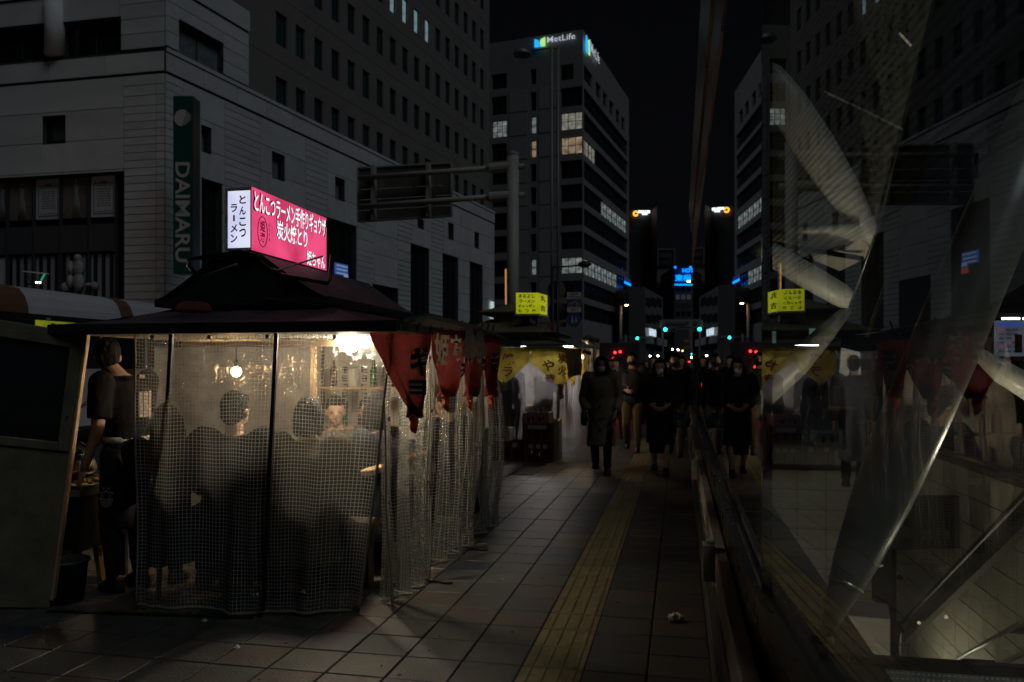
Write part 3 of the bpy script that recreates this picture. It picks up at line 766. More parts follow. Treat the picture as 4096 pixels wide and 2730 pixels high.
for i in range(7):
    t = -.9 + .3 * i
    # slanted stripes across the right part
    q = []
    for (s_, wv) in ((-1, -.055), (1, -.055), (1, .055), (-1, .055)):
        pass
    L_ = math.sqrt(max(.02, 1 - (t * .8) ** 2)) * rr
    dirv = (axn * .75 + Vector((0, 0, .66))).normalized(); nv = (axn * .66 - Vector((0, 0, .75))).normalized()
    c_ = ec + nv * rr * t * .8 + nn * .021
    if t * .8 < -0.2: continue
    em.add([c_ - dirv * L_ * .75 - nv * .03, c_ + dirv * L_ - nv * .03, c_ + dirv * L_ + nv * .03, c_ - dirv * L_ * .75 + nv * .03], [(0, 1, 2, 3)])
em.build('emblem', letters_m, sN, fix=False)

# ---------------------------------------------------------------- brown office tower behind the store
brown = mat('brown_tower_stone', (0.205, 0.188, 0.182), 0.75, var=0.12, vscale=.4)
FT = Face(FR.P(0, 0, -.6), 8.5, 1)
t_end = FT.s_of(1958)
tw = thing('office_tower', 'tall dark brown office tower with rows of small windows rising behind the store', 'tower', FT.P(0, 19, 0))
cols = [FT.s_of(p) for p in (1104, 1921)]
nco = 17; dx = (cols[1] - cols[0]) / 16
zrow0 = FT.sz(1104, 42)[1]
rh = zrow0 - FT.sz(1104, 303)[1]; wh = 2.28; ww = 1.12
holes = []
lit_rows = {}
_, zl = FT.sz(1455, 0)
for r in range(-3, 9):
    for c in range(nco):
        s0 = cols[0] + dx * c; zt_ = zrow0 + rh * r
        if zt_ < ZTOP - .3 or zt_ > 62: continue
        # only windows the street can see
        p = FT.P(s0, zt_ - wh); d = -p.x * SA + p.y * CA; py = 1476 - F * (p.z - EYE) / d
        if py < -20: continue
        holes.append((s0, zt_ - wh, s0 + ww * (1.0 if c else 1.15), zt_, c, r))
w = MB(); facade(w, FT, 2, t_end, 17, 64, [h[:4] for h in holes], depth=.26)
w.add([FT.P(t_end, 17), FT.P(t_end, 17, -18), FT.P(t_end, 64, -18), FT.P(t_end, 64)], [(0, 1, 2, 3)])
w.add([FT.P(2, 17), FT.P(2, 17, -18), FT.P(2, 64, -18), FT.P(2, 64)], [(3, 2, 1, 0)])
w.add([FT.P(2, 64), FT.P(t_end, 64), FT.P(t_end, 64, -18), FT.P(2, 64, -18)], [(0, 1, 2, 3)])
w.build('wall', brown, tw, fix=False)
core = MB(); core.add([FT.P(2.4, 18, -.55), FT.P(t_end - .3, 18, -.55), FT.P(t_end - .3, 63, -.55), FT.P(2.4, 63, -.55)], [(0, 1, 2, 3)]); core.build('interior_lining', M['black'], tw, fix=False)
coolwin = glow('cool_lit_window', (0.55, 0.85, 0.95), 0.22, .3, 1.5)
dimwin = mat('dark_blind', (0.022, 0.04, 0.042), .5, var=.4, vscale=.8)
for h in holes:
    lit = h[5] == 2 and 7 <= h[4] <= 10
    m_ = coolwin if lit else (M['windowgreen'] if h[4] == 0 or (h[4] * 7 + h[5] * 3) % 5 in (0, 2, 3) else dimwin)
    window(FT, tw, h[:4], m_, M['black'], depth=.26, bar=.06 if lit else .09)
sj = mat('tower_joint', (.05, .045, .045), .9)
for r in range(-2, 5):
    z = zrow0 + rh * r + 1.1
    if z > ZTOP: slab(FT, tw, 2, z, t_end, z + .03, sj, out=-.01, th=.02, name='wall_joint')

# ---------------------------------------------------------------- banded office block with roof letters
D = 105.0
OM = W(2331, 1476, D)
ML = Face(OM, -81.5, -1); MR = Face(OM, 8.4, 1)
mpan = mat('grey_panel', (0.27, 0.26, 0.255), 0.6, var=0.08, vscale=.3); mwin = mat('office_glass', (.018, .02, .024), .15, var=.5, vscale=.15)
blk = thing('office_block', 'grey office block with banded windows and lit letters along its roof edge', 'office block', OM)
ZT_ = EYE + 1358 / F * D
LLm = ML.s_of(1900); LRm = MR.s_of(2516)
tops = [250, 344, 442, 540, 638, 734, 830, 925, 1026, 1122, 1214]; hts = [62, 76, 72, 72, 72, 70, 70, 70, 68, 66, 64]
zr = [(EYE + (1476 - t - h) / F * D, EYE + (1476 - t) / F * D) for t, h in zip(tops, hts)]
lwarm = glow('warm_lit_window', (1.0, 0.72, 0.46), 0.21, .7, 1.2); lcool = glow('white_lit_window', (0.72, 0.85, 0.80), 0.17, .75, 1.4); lsoft = glow('pale_lit_window', (0.8, .78, .66), .20, .5, 2.0)
hl, hr, spec = [], [], []; hr_m = []
slot = (ML.s_of(2145), ML.s_of(2122)); rw = (ML.s_of(2329), ML.s_of(2242)); rws = (ML.s_of(2294), ML.s_of(2242)); lw = (ML.s_of(2027), ML.s_of(1966))
for i, (z0, z1) in enumerate(zr):
    r = (rws if i == 0 else rw); hl.append((r[0], z0, r[1], z1)); spec.append((ML, hl[-1], 3 if i else 2, 2, {2: lsoft, 3: lwarm, 8: lcool}.get(i, mwin)))
    dz = EYE + (1476 - tops[i]) / F * D
    hl.append((slot[0], z0, slot[1], z1)); spec.append((ML, hl[-1], 1, 2, {2: lcool, 3: lwarm, 8: lcool}.get(i, mwin)))
    hl.append((lw[0], z0, lw[1], z1)); spec.append((ML, hl[-1], 3, 3, {2: lcool}.get(i, mwin)))
    bx = [2336, 2362, 2388, 2412, 2434, 2455, 2474, 2492, 2511]
    if i == 0: bx = None; prs = [(2336, 2370), (2384, 2403), (2412, 2428), (2438, 2453), (2464, 2478), (2486, 2499)]
    else: prs = [(bx[k], bx[k + 1]) for k in range(8)]
    for k, (p0_, p1_) in enumerate(prs):
        a, b_ = MR.s_of(p0_), MR.s_of(p1_)
        hr.append((a, z0, b_, z1))
        if i: hr_m.append((z0, z1, MR.s_of(bx[0]), MR.s_of(bx[-1])))
        lm_ = mwin
        if i == 3 and k < 2: lm_ = lsoft
        if i == 5 and 3 <= k: lm_ = lcool
        if i == 8 and k < 6: lm_ = lcool
        spec.append((MR, hr[-1], 2, 2, lm_))
gfl = [(ML.s_of(2325), .2, ML.s_of(2238), 4.2)]; gfr = [(MR.s_of(a), .2, MR.s_of(b_), 4.4) for a, b_ in ((2342, 2378), (2384, 2420), (2428, 2456), (2464, 2490))]
w = MB(); facade(w, ML, 0, LLm, -.1, ZT_, hl + gfl, depth=.5); facade(w, MR, 0, LRm, -.1, ZT_, hr[:6] + sorted({(s0_, q0_, s1_, q1_) for q0_, q1_, s0_, s1_ in hr_m}) + gfr, depth=.5)
w.add([ML.P(0, ZT_), MR.P(LRm, ZT_), MR.P(LRm, ZT_, -30), ML.P(LLm, ZT_)], [(0, 1, 2, 3)])
w.add([MR.P(LRm, -.1), MR.P(LRm, -.1, -30), MR.P(LRm, ZT_, -30), MR.P(LRm, ZT_)], [(0, 1, 2, 3)])
w.build('wall', mpan, blk, fix=False)
core = MB(); core.add([ML.P(.8, -.1, -.6), ML.P(LLm, -.1, -.6), ML.P(LLm, ZT_ - 1, -.6), ML.P(.8, ZT_ - 1, -.6)], [(0, 1, 2, 3)]); core.add([MR.P(.8, -.1, -.6), MR.P(LRm, -.1, -.6), MR.P(LRm, ZT_ - 1, -.6), MR.P(.8, ZT_ - 1, -.6)], [(0, 1, 2, 3)])
core.build('interior_lining', M['black'], blk, fix=False)
for fc, h, nx, nz, m_ in spec: window(fc, blk, h, m_, M['darkgrey'], nx=nx, nz=nz, bar=.1, depth=.4)
window(ML, blk, gfl[0], glow('shop_front_light', (.8, .85, .8), .16, .8, .8), M['darkgrey'], nx=3, bar=.12)
for i, h in enumerate(gfr): window(MR, blk, h, glow('shop_front_warm', (1, .7, .4), .10, .9, .7), M['darkgrey'], nx=2, bar=.12)
for i in range(1, 11):      # cladding courses on the street front
    z = zr[i][1] + .6
    for (a, b_) in ((slot[1] + .4, lw[0] - .4), (rw[1] + .2, slot[0] - .4)):
        slab(ML, blk, a, z - 3.0, b_, z - .03, mat('clad_panel', (0.32, 0.305, 0.30), .6, var=.08, vscale=.4), out=0, th=.06)
# lit letters
def roof_sign(fc, pxa, pxb, pya, pyb, label, textw, flip):
    t = thing('roof_sign', label, 'sign', fc.P(fc.s_of(pxa), EYE + (1476 - pyb) / F * D, .2))
    a, zt_ = fc.sz(pxa, pya); b_, _ = fc.sz(pxb, pya); zb_ = fc.sz(pxa, pyb)[1]
    dirv = fc.u if b_ > a else -fc.u
    hh = zt_ - zb_; Lx = abs(b_ - a)
    def quad(name, u0, u1, v0, v1, m_, pts=None):
        q = MB(); org = fc.P(a, zb_, .3)
        pl = [org + dirv * (Lx * u) + Vector((0, 0, hh * v)) for u, v in (pts or ((u0, v0), (u1, v0), (u1, v1), (u0, v1)))]
        q.prism(pl, fc.n * .15); return q.build(name, m_, t)
    quad('emblem', 0, 0, 0, 0, glow('logo_blue', (0.02, 0.42, 1.0), 1.1), ((0, 0), (.145, 0), (.13, .45), (.09, .75), (0, .95)))
    quad('emblem', 0, 0, 0, 0, glow('logo_lime', (0.45, 0.95, 0.25), .9), ((.16, 0), (.26, 0), (.26, 1.0), (.15, .8), (.135, .55)))
    lm = MB(); put_text(lm, 'MetLife', fc.P(a, 0, .35) + dirv * Lx * .65 + Vector((0, 0, zb_ + hh * .62)), dirv, (0, 0, 1), w=Lx * .68, h=hh * .66, bold=.004, off=.1 if not flip else .1)
    lm.build('lettering', glow('logo_white', (.78, .86, 1.0), .55), t, fix=False)
roof_sign(ML, 2142, 2306, 160, 195, 'lit letters and blue-green emblem on the wide roof edge of the office block', 0, False)
roof_sign(MR, 2334, 2386, 140, 205, 'lit letters on the narrow right roof edge of the office block, seen at a slant', 0, False)

# ---------------------------------------------------------------- farther buildings
def boxb(name, label, cat, px0, px1, pyt, d, depth_px=0, m=None, rz=0.0, deep=14):
    a, b_ = W(px0, 1476, d), W(px1, 1476, d); z = EYE + (1476 - pyt) / F * d
    ax = Vector((b_.x - a.x, b_.y - a.y, 0)); axn = ax.normalized(); bk = Vector((-axn.y, axn.x, 0))
    t = thing(name, label, cat, (a.x, a.y, 0)); f = MB()
    f.hexa([Vector((q.x, q.y, -.1)) for q in (a, b_, b_ + bk * deep, a + bk * deep)] + [Vector((q.x, q.y, z)) for q in (a, b_, b_ + bk * deep, a + bk * deep)])
    f.build('wall', m, t); return t, Vector((a.x, a.y, 0)), axn, ax.length, -bk, z
class Flat:   # frontal facade of a far block
    def __init__(s, a, axn, n, d): s.a, s.x, s.n, s.d = a, axn, n, d
    def quad(s, px0, py0, px1, py1, out=.2, th=.25):
        pl = []
        for px, py in ((px0, py1), (px1, py1), (px1, py0), (px0, py0)):
            p = W(px, py, s.d) ; pl.append(p + s.n * (out - th))
        return MB().prism(pl, s.n * th)
def flat_of(t, d): return Flat(t[1], t[2], t[4], d)
dk = mat('black_tower_cladding', (.02, .02, .023), .5, var=.2, vscale=.2); gy = mat('far_grey_wall', (.14, .135, .135), .8, var=.15, vscale=.2); gy2 = mat('far_dark_wall', (.07, .068, .07), .8, var=.15, vscale=.2)
t = boxb('dark_tower', 'far black tower with a white lit roof sign beside the office block', 'tower', 2500, 2606, 842, 190, m=dk); fl = flat_of(t, 190)
f = MB(); 
a = W(2607, 1476, 190); b_ = W(2627, 1476, 186); zt_ = EYE + (1476 - 840) / F * 190
f.hexa([(a.x, a.y, -.1), (b_.x, b_.y, -.1), (b_.x - 2, b_.y + 12, -.1), (a.x - 2, a.y + 12, -.1), (a.x, a.y, zt_), (b_.x, b_.y, zt_), (b_.x - 2, b_.y + 12, zt_), (a.x - 2, a.y + 12, zt_)]); f.build('side_wall', gy, t[0])
for k in range(6): fl.quad(2610, 905 + 60 * k, 2619, 930 + 60 * k, 1.5, .2).build('window', M['windowdark'], t[0])
rs = thing('roof_sign', 'white lit sign with an orange ring on top of the far black tower', 'sign', W(2530, 862, 189))
wl_ = glow('sign_white', (.9, .97, 1), 3.0); orl = glow('sign_orange', (1, .38, .03), 2.2)
b = MB(); c = W(2543, 855, 189)
ring = [c + t[2] * (.5 * math.cos(q)) + Vector((0, 0, .5 * math.sin(q))) for q in [R(20 + 320 * i / 16) for i in range(17)]]; b.tube(ring, .2, 6); b.build('emblem', orl, rs)
b = MB(); strokes(b, W(2576, 848, 189), t[2], 2.9, .62, 7); strokes(b, W(2579, 857, 189), t[2], 1.4, .42, 4)
b.build('lettering', wl_, rs)
t = boxb('low_block', 'low grey building with ribbon windows past the green signal', 'building', 2516, 2578, 1148, 118, m=gy2)
a = W(2579, 1476, 118); b_ = W(2652, 1476, 135); zt_ = EYE + (1476 - 1150) / F * 118
f = MB(); f.hexa([(a.x, a.y, -.1), (b_.x, b_.y, -.1), (b_.x - 9, b_.y + 8, -.1), (a.x - 9, a.y + 8, -.1), (a.x, a.y, zt_), (b_.x, b_.y, zt_), (b_.x - 9, b_.y + 8, zt_), (a.x - 9, a.y + 8, zt_)]); f.build('side_wall', gy, t[0])
hd = math.degrees(math.atan2(b_.x - a.x, b_.y - a.y)); FB = Face(a, hd, 1)
for (y0, y1, lit) in ((1188, 1222, 0), (1256, 1290, 0), (1312, 1346, 1)):
    for k in range(3):
        r_ = FB.rect(2582 + 22 * k, y0, 2602 + 22 * k, y1); sheet(FB, r_, lcool if lit and k == 0 else M['windowdark'], .06, 'window', t[0], .1)
r_ = FB.rect(2581, 1346, 2650, 1376); sheet(FB, r_, mat('pale_canopy', (.4, .36, .4), .7), .8, 'canopy_band', t[0], .7)
r_ = FB.rect(2594, 1313, 2622, 1342); sheet(FB, r_, glow('bright_window', (.7, .85, 1), .8, .3, 1), .1, 'lit_pane', t[0], .02)
t = boxb('billboard_building', 'far narrow building carrying a framed dark billboard on its roof', 'building', 2628, 2697, 1066, 165, m=gy); fl = flat_of(t, 165)
bb = thing('billboard', 'dark roof billboard in a pale frame left of the blue hotel sign', 'billboard', W(2662, 1066, 164))
for q in ((2627, 996, 2699, 1003), (2627, 1003, 2632, 1066), (2693, 1003, 2699, 1066)): fl.quad(*q, out=.6, th=.6).build('frame', gy, bb)
fl.quad(2632, 1003, 2693, 1066, out=.4, th=.3).build('board', dk, bb)
b = MB(); strokes(b, W(2662, 1024, 164.2), t[2], 2.2, .7, 6); strokes(b, W(2662, 1052, 164.2), t[2], 1.2, .45, 2)
b.build('lettering', mat('dim_letter', (.12, .11, .1), .7), bb)
t = boxb('hotel', 'far hotel with a blue neon name sign and blue light strip', 'hotel', 2697, 2769, 1068, 150, m=gy2); fl = flat_of(t, 150)
for k in range(3):
    for j in range(5): fl.quad(2703 + 22 * k, 1145 + 34 * j, 2719 + 22 * k, 1165 + 34 * j, .05, .1).build('window', [M['windowdark'], dimwin, glow('dim_hotel_window', (.6, .6, .7), .04)][(k * 3 + j * 2) % 3], t[0])
hs = thing('neon_sign', 'blue neon hotel name sign high on the far hotel', 'sign', W(2733, 1140, 149)); bl = glow('neon_blue', (.0, .20, 1.0), 2.6)
b = MB(); put_text(b, 'HOTEL', W(2762, 1083, 149), t[2], (0, 0, 1), w=3.1, h=.78, bold=.03, off=.1); put_text(b, '東横', W(2732, 1113, 149), t[2], (0, 0, 1), w=3.05, h=1.25, bold=.022, off=.1)
b.build('lettering', bl, hs, fix=False)
fl.quad(2697, 1138, 2768, 1143, .5, .2).build('light_strip', bl, hs)
fl.quad(2697, 1068, 2768, 1136, .12, .1).build('board', mat('sign_board_navy', (.03, .04, .08), .4, var=0), hs)
for px in (2701, 2762):
    b = MB(); b.ball(W(px, 1070, 149), .22, 8); b.build('corner_lamp', bl, hs)
r_ = MR.rect(2490, 1108, 2515, 1134); 
bs = thing('blue_shop_sign', 'small blue lit sign on the far end of the office block', 'sign', MR.P(r_[0], r_[1])); sheet(MR, r_, glow('dim_blue_face', (.03, .06, .25), .35), .3, 'sign_face', bs); sheet(MR, (r_[0], r_[1], r_[2], r_[1] + .35), bl, .36, 'light_strip', bs, .05)
# distant street end: footbridge and a last row of blocks
t = boxb('end_block', 'far beige building closing the street behind the signal bridge', 'building', 2650, 2790, 1300, 210, m=mat('far_beige_wall', (.26, .22, .17), .8, var=.15, vscale=.1)); fl = flat_of(t, 210)
for k in range(5): fl.quad(2664 + 24 * k, 1338, 2682 + 24 * k, 1362, .1, .15).build('window', M['windowdark'], t[0])
fb = thing('footbridge', 'pale footbridge with a dark name band spanning the far street', 'footbridge', W(2705, 1340, 120)); fl = Flat(None, Vector((CA, SA, 0)), Vector((SA, -CA, 0)), 120)
fl.quad(2648, 1279, 2768, 1308, .3, 2).build('deck', mat('bridge_paint', (.22, .24, .22), .6), fb); fl.quad(2662, 1288, 2752, 1300, .36, .05).build('name_band', mat('bridge_sign', (.03, .06, .05), .5), fb)
b = MB(); strokes(b, W(2707, 1294, 119.5), Vector((CA, SA, 0)), 2.9, .3, 9); b.build('lettering', mat('bridge_letter', (.3, .32, .3), .6), fb)
for px in (2652, 2764): fl.quad(px - 3, 1306, px + 3, 1478, .2, .5).build('pier', mat('bridge_paint', (.22, .24, .22), .6), fb)
# dark block standing beyond the glass hall
b = MB(); b.mm((24, 30, -.1), (40, 70, 26)); b.mm((26, 6, -.1), (44, 30, 20)); o = b.build('dark_block', gy2); tag(o, 'unlit dark building beyond the glass hall on the right', 'building')
# ================================================================== near food stall
def sheet_mesh(name, top, bot, nu, nv, foldf, m, parent=None, uvw=None, kind=None, smooth=True):
    """a hanging sheet between a top and a bottom line; foldf(u,v)->offset vector"""
    def lerp(pts, t):
        n = len(pts) - 1; x = t * n; i = min(int(x), n - 1); return Vector(pts[i]).lerp(Vector(pts[i + 1]), x - i)
    vs, uv = [], []
    Lu = sum((Vector(top[i + 1]) - Vector(top[i])).length for i in range(len(top) - 1)); Lv = (Vector(top[0]) - Vector(bot[0])).length
    for j in range(nv + 1):
        v = j / nv
        for i in range(nu + 1):
            u = i / nu
            vs.append(lerp(top, u).lerp(lerp(bot, u), v) + Vector(foldf(u, v))); uv.append((u * (uvw or Lu), v * Lv))
    fs = [(j * (nu + 1) + i, j * (nu + 1) + i + 1, (j + 1) * (nu + 1) + i + 1, (j + 1) * (nu + 1) + i) for j in range(nv) for i in range(nu)]
    me = bpy.data.meshes.new(name); me.from_pydata([tuple(v) for v in vs], [], fs); me.update()
    l = me.uv_layers.new(name='UVMap'); data = np.array([uv[i] for f_ in fs for i in f_], dtype=np.float32); l.data.foreach_set('uv', data.ravel())
    if smooth: me.shade_smooth()
    o = link(name, me, m, parent)
    if kind: o['kind'] = kind
    return o, vs
def nz(x, y=0.0, z=0.0): return noise.noise(Vector((x, y, z)))

SX = -1.74                                    # side curtain line
stall = thing('food_stall', 'near street food stall under a low two-tier dark roof, wrapped in clear vinyl', 'food stall', (-2.5, 5.7, 0))
tarp = mat('dark_roof_tarp', (0.095, 0.066, 0.074), 0.55, var=0.35, vscale=4, bump=0.3, bscale=14)
edge = mat('roof_edge', (0.018, 0.02, 0.02), 0.5)
# lower roof tier: four sloping faces with a turned-down edge
ex0, ex1, ey0, ey1, ez = -3.64, -1.47, 4.03, 7.35, 1.705
ix0, ix1, iy0, iy1, iz = -3.10, -2.2, 4.62, 6.6, 1.86
def roof_faces(parent, ox0, ox1, oy0, oy1, oz, jx0, jx1, jy0, jy1, jz, m, th=.02, sag=.018):
    o = [(ox0, oy0), (ox1, oy0), (ox1, oy1), (ox0, oy1)]; q = [(jx0, jy0), (jx1, jy0), (jx1, jy1), (jx0, jy1)]
    for k in range(4):
        a, b_, c, d_ = o[k], o[(k + 1) % 4], q[(k + 1) % 4], q[k]; f = MB(); n = 8
        vs = []
        for j in range(n + 1):
            v = j / n
            for i in range(n + 1):
                u = i / n
                p = Vector((*a, oz)).lerp(Vector((*b_, oz)), u).lerp(Vector((*d_, jz)).lerp(Vector((*c, jz)), u), v)
                p.z -= sag * math.sin(math.pi * v) * (1 + .5 * nz(u * 4 + k, v * 3)) ; p.z += .005 * nz(u * 9, v * 9, k)
                vs.append(p)
        fs = [(j * (n + 1) + i, j * (n + 1) + i + 1, (j + 1) * (n + 1) + i + 1, (j + 1) * (n + 1) + i) for j in range(n) for i in range(n)]
        f.add(vs, fs); f.add([x - Vector((0, 0, th)) for x in vs], [t[::-1] for t in fs])
        f.build('roof_slope', m, parent, smooth=True, fix=False)
roof_faces(stall, ex0, ex1, ey0, ey1, ez, ix0, ix1, iy0, iy1, iz, tarp)
f = MB()
f.mm((ex0, ey0 - .012, ez - .055), (ex1, ey0 + .012, ez + .006)); f.mm((ex0 - .012, ey0, ez - .05), (ex0 + .012, ey1, ez + .005)); f.mm((ex1 - .012, ey0, ez - .05), (ex1 + .012, ey1, ez + .005)); f.mm((ex0, ey1 - .012, ez - .05), (ex1, ey1 + .012, ez + .005))
f.build('roof_edge', edge, stall, bevel=.006)
f = MB(); f.mm((ix0 + .05, iy0 + .05, iz - .06), (ix1 - .05, iy1 - .05, iz + .06)); f.build('vent_box', M['black'], stall)
# upper tier: gable along the street
u0, u1, v0, v1, uz, rz_ = -3.24, -2.09, 4.47, 6.2, 1.885, 2.15
rx = -2.67; rw_ = .16
for sgn in (-1, 1):
    f = MB(); e_x = u0 if sgn < 0 else u1; vs = []
    for (yy) in (v0, v1):
        for t in range(7):
            k = t / 6; x = e_x + (rx + sgn * rw_ - e_x) * k; z = uz + (rz_ - uz) * (k ** 1.15)
            vs.append(Vector((x, yy, z)))
    fs = [(t, t + 1, t + 8, t + 7) for t in range(6)]
    f.add(vs, fs); f.add([x - Vector((0, 0, .018)) for x in vs], [q[::-1] for q in fs]); f.build('roof_slope', tarp, stall, smooth=True, fix=False)
f = MB(); f.mm((rx - rw_, v0, rz_ - .018), (rx + rw_, v1, rz_ + .004)); f.build('ridge_cap', tarp, stall, bevel=.004)
f = MB()
prof = [(u0, uz - .02)] + [(u0 + (rx - rw_ - u0) * k / 6, uz + (rz_ - uz) * ((k / 6) ** 1.15) - .004) for k in range(7)] + [(u1 + (rx + rw_ - u1) * k / 6, uz + (rz_ - uz) * ((k / 6) ** 1.15) - .004) for k in range(6, -1, -1)] + [(u1, uz - .02)]
f.prism([(x, v0 + .02, z) for x, z in prof], (0, .02, 0)); f.build('gable', edge, stall)
f = MB(); f.mm((u0 - .01, v0 - .01, uz - .045), (u1 + .01, v0 + .012, uz - .002)); f.mm((u1 - .012, v0, uz - .045), (u1 + .014, v1, uz + .006)); f.mm((u0 - .014, v0, uz - .045), (u0 + .012, v1, uz + .006)); f.build('roof_edge', edge, stall, bevel=.005)
# side awning bar on the street side
aw = mat('green_grey_bar', (0.06, 0.075, 0.07), 0.5)
A = [(-1.45, 4.05, 1.70), (-1.40, 4.32, 1.752), (-1.42, 5.6, 1.745), (-1.47, 6.9, 1.70)]
f = MB(); f.tube(A, .016, 8); f.tube([A[1], (-1.6, 4.45, 1.70)], .012, 6); f.tube([A[3], (-1.62, 6.9, 1.70)], .012, 6); f.build('awning_bar', aw, stall, smooth=True)
sheet_mesh('awning_sheet', [(-1.48, 4.1, 1.70), (-1.48, 7.0, 1.70)], [A[1], A[2], A[3]], 20, 3, lambda u, v: (0, 0, -.02 * math.sin(math.pi * v)), cloth('pale_awning', (.34, .31, .26), .5), stall)
# corner posts (they splay outwards a little)
def post(pxt, pyt, dt, pxb, pyb, db, r=.02):
    f = MB(); f.beam(W(pxt, pyt, dt), W(pxb, pyb, db), r * 2, r * 2); return f.build('post', M['black'], stall, bevel=.003)
post(1108, 1300, 4.62, 1052, 2445, 4.62, .011); post(688, 1305, 4.72, 632, 2400, 4.9, .012)
for q in ((-1.80, 4.75), (-1.76, 7.0), (-3.3, 7.0)):
    f = MB(); f.mm((q[0] - .014, q[1] - .014, 0), (q[0] + .014, q[1] + .014, 1.7)); f.build('post', M['darkwood'], stall)
f = MB(); p = W(1110, 1308, 4.60); f.box(p, (.125, .05, .045)); f.build('bracket', M['black'], stall, bevel=.005)
# ceiling, counter, shelves inside
ceil_m = mat('stained_ceiling', (.30, .27, .21), .7, var=.4, vscale=3)
f = MB(); f.mm((-3.55, 4.1, 1.655), (-1.52, 7.3, 1.67)); f.build('ceiling', ceil_m, stall)
f = MB(); f.mm((-3.15, 5.42, .74), (-2.05, 5.72, .79)); f.mm((-2.06, 4.9, .745), (-1.98, 6.4, .785)); f.build('counter_top', M['wood'], stall, bevel=.01)
f = MB(); f.mm((-3.1, 5.5, 0), (-2.05, 5.53, .74)); f.build('counter_front', M['darkwood'], stall)
back_m = mat('stained_back_sheet', (.50, .46, .42), .8, var=.45, vscale=3.5, bump=.2, bscale=9)
sheet_mesh('back_sheet', [(-5.1, 7.0, 1.66), (-1.7, 7.0, 1.66)], [(-5.1, 7.05, .02), (-1.7, 7.05, .02)], 60, 12, lambda u, v: (0, .03 * math.sin(u * 40) * (.3 + v) + .05 * nz(u * 12, v * 2), 0), back_m, stall)
f = MB(); f.mm((-2.95, 6.2, 1.28), (-2.1, 6.42, 1.30)); f.mm((-2.95, 6.2, .95), (-2.1, 6.42, .97)); f.build('shelf', M['wood'], stall)
f = MB(); f.mm((-3.42, 5.0, 1.60), (-1.75, 5.04, 1.64)); f.mm((-2.62, 5.35, .8), (-2.585, 5.385, 1.65)); f.build('timber_frame', M['wood'], stall)
menu = mat('menu_paper', (.55, .50, .42), .8, var=.15)
for i, x in enumerate((-3.05, -2.86, -2.42, -2.24, -2.02)):
    f = MB(); f.mm((x - .06, 6.955, 1.05), (x + .06, 6.965, 1.5)); o = f.build('menu_strip', menu, stall)
    t = MB()
    for q in range(5): strokes(t, (x, 6.95, 1.44 - .08 * q), (1, 0, 0), .07, .06, 1, th=.004, seed=i + q)
    t.build('menu_lettering', M['black'], stall)
rngb = random.Random(5)
bott = [mat('brown_bottle', (.06, .025, .01), .15, var=0), mat('green_bottle', (.02, .07, .03), .15, var=0), mat('white_jar', (.5, .48, .42), .5)]
for i in range(9):
    x = -2.88 + .088 * i + rngb.uniform(-.015, .015); z = .97 if i % 2 else 1.30; h = rngb.uniform(.16, .26); k = i % 3
    f = MB(); f.lathe((x, 6.31, z), [(.03, 0), (.032, .01), (.032, h * .6), (.012, h * .78), (.012, h), (.0, h)] if k < 2 else [(.045, 0), (.05, h * .3), (.045, h * .6), (.0, h * .6)], 10)
    o = f.build('bottle' if k < 2 else 'jar', bott[k], smooth=True)
    tag(o, 'dim %s, %s on the %s shelf of the near stall' % (('brown bottle', 'green bottle', 'white jar')[k], ('leftmost', 'leftmost', 'second from left', 'second from left', 'middle', 'middle' if i % 2 == 0 else 'third from left', 'fourth from left', 'rightmost', 'rightmost')[i], 'lower' if i % 2 else 'upper'), 'bottle' if k < 2 else 'jar', 'bottles and jars on the stall shelves')
bench = thing('bench', 'low wooden bench the customers sit on inside the near stall', 'bench', (-2.5, 5.0, 0))
f = MB(); f.mm((-3.15, 4.86, .40), (-1.95, 5.12, .44)); f.build('seat', M['darkwood'], bench, bevel=.006)
f = MB(); f.mm((-3.12, 4.875, .02), (-1.98, 4.89, .398)); f.build('shade_board', M['black'], bench)  # added black board that keeps light out to shade the space below
for x in (-3.05, -2.05):
    f = MB(); f.mm((x - .02, 4.895, 0), (x + .02, 5.1, .4)); f.build('leg', M['darkwood'], bench)

# lamps of the stall
def bulb(px, py, d, r, name_label, col, s, cordz=1.65):
    c = W(px, py, d); t = thing('light_bulb', name_label, 'light bulb', c, 'bare bulbs in the near stall')
    f = MB(); f.ball(c, r, 14); f.build('globe', glow('bulb_glow_%d' % px, col, s), t, smooth=True)
    f = MB(); f.lathe(c + Vector((0, 0, r * .85)), [(r * .45, 0), (r * .5, .03), (r * .3, .06), (.004, .065)], 10); f.tube([c + Vector((0, 0, r + .05)), (c.x, c.y, cordz)], .004, 6); f.build('socket_and_cord', M['black'], t)
    return c
bulb(1402, 1376, 5.35, .056, 'big white glaring bulb hanging near the right end of the near stall', (1.0, .85, .64), 620)
bulb(945, 1488, 5.9, .036, 'small warm bulb glowing just above the seated man\'s head', (1.0, .62, .28), 230)
bulb(415, 1400, 5.95, .024, 'warm bulb hidden behind the cook\'s head in the near stall', (1.0, .74, .44), 420)  # added bulb, not seen itself; lights the back sheet and the cook
tb = thing('tube_lamp', 'thin fluorescent tube under the front eave of the near stall', 'tube lamp', W(1070, 1300, 4.85))
a, b_ = W(800, 1305, 4.95), W(1150, 1302, 4.80); f = MB(); f.tube([a, b_], .010, 8); f.build('tube', glow('tube_glow', (.86, .93, 1.0), 1.6), tb)
f = MB(); f.beam(a + Vector((0, 0, .022)), b_ + Vector((0, 0, .022)), .03, .02); f.build('batten', M['darkgrey'], tb)

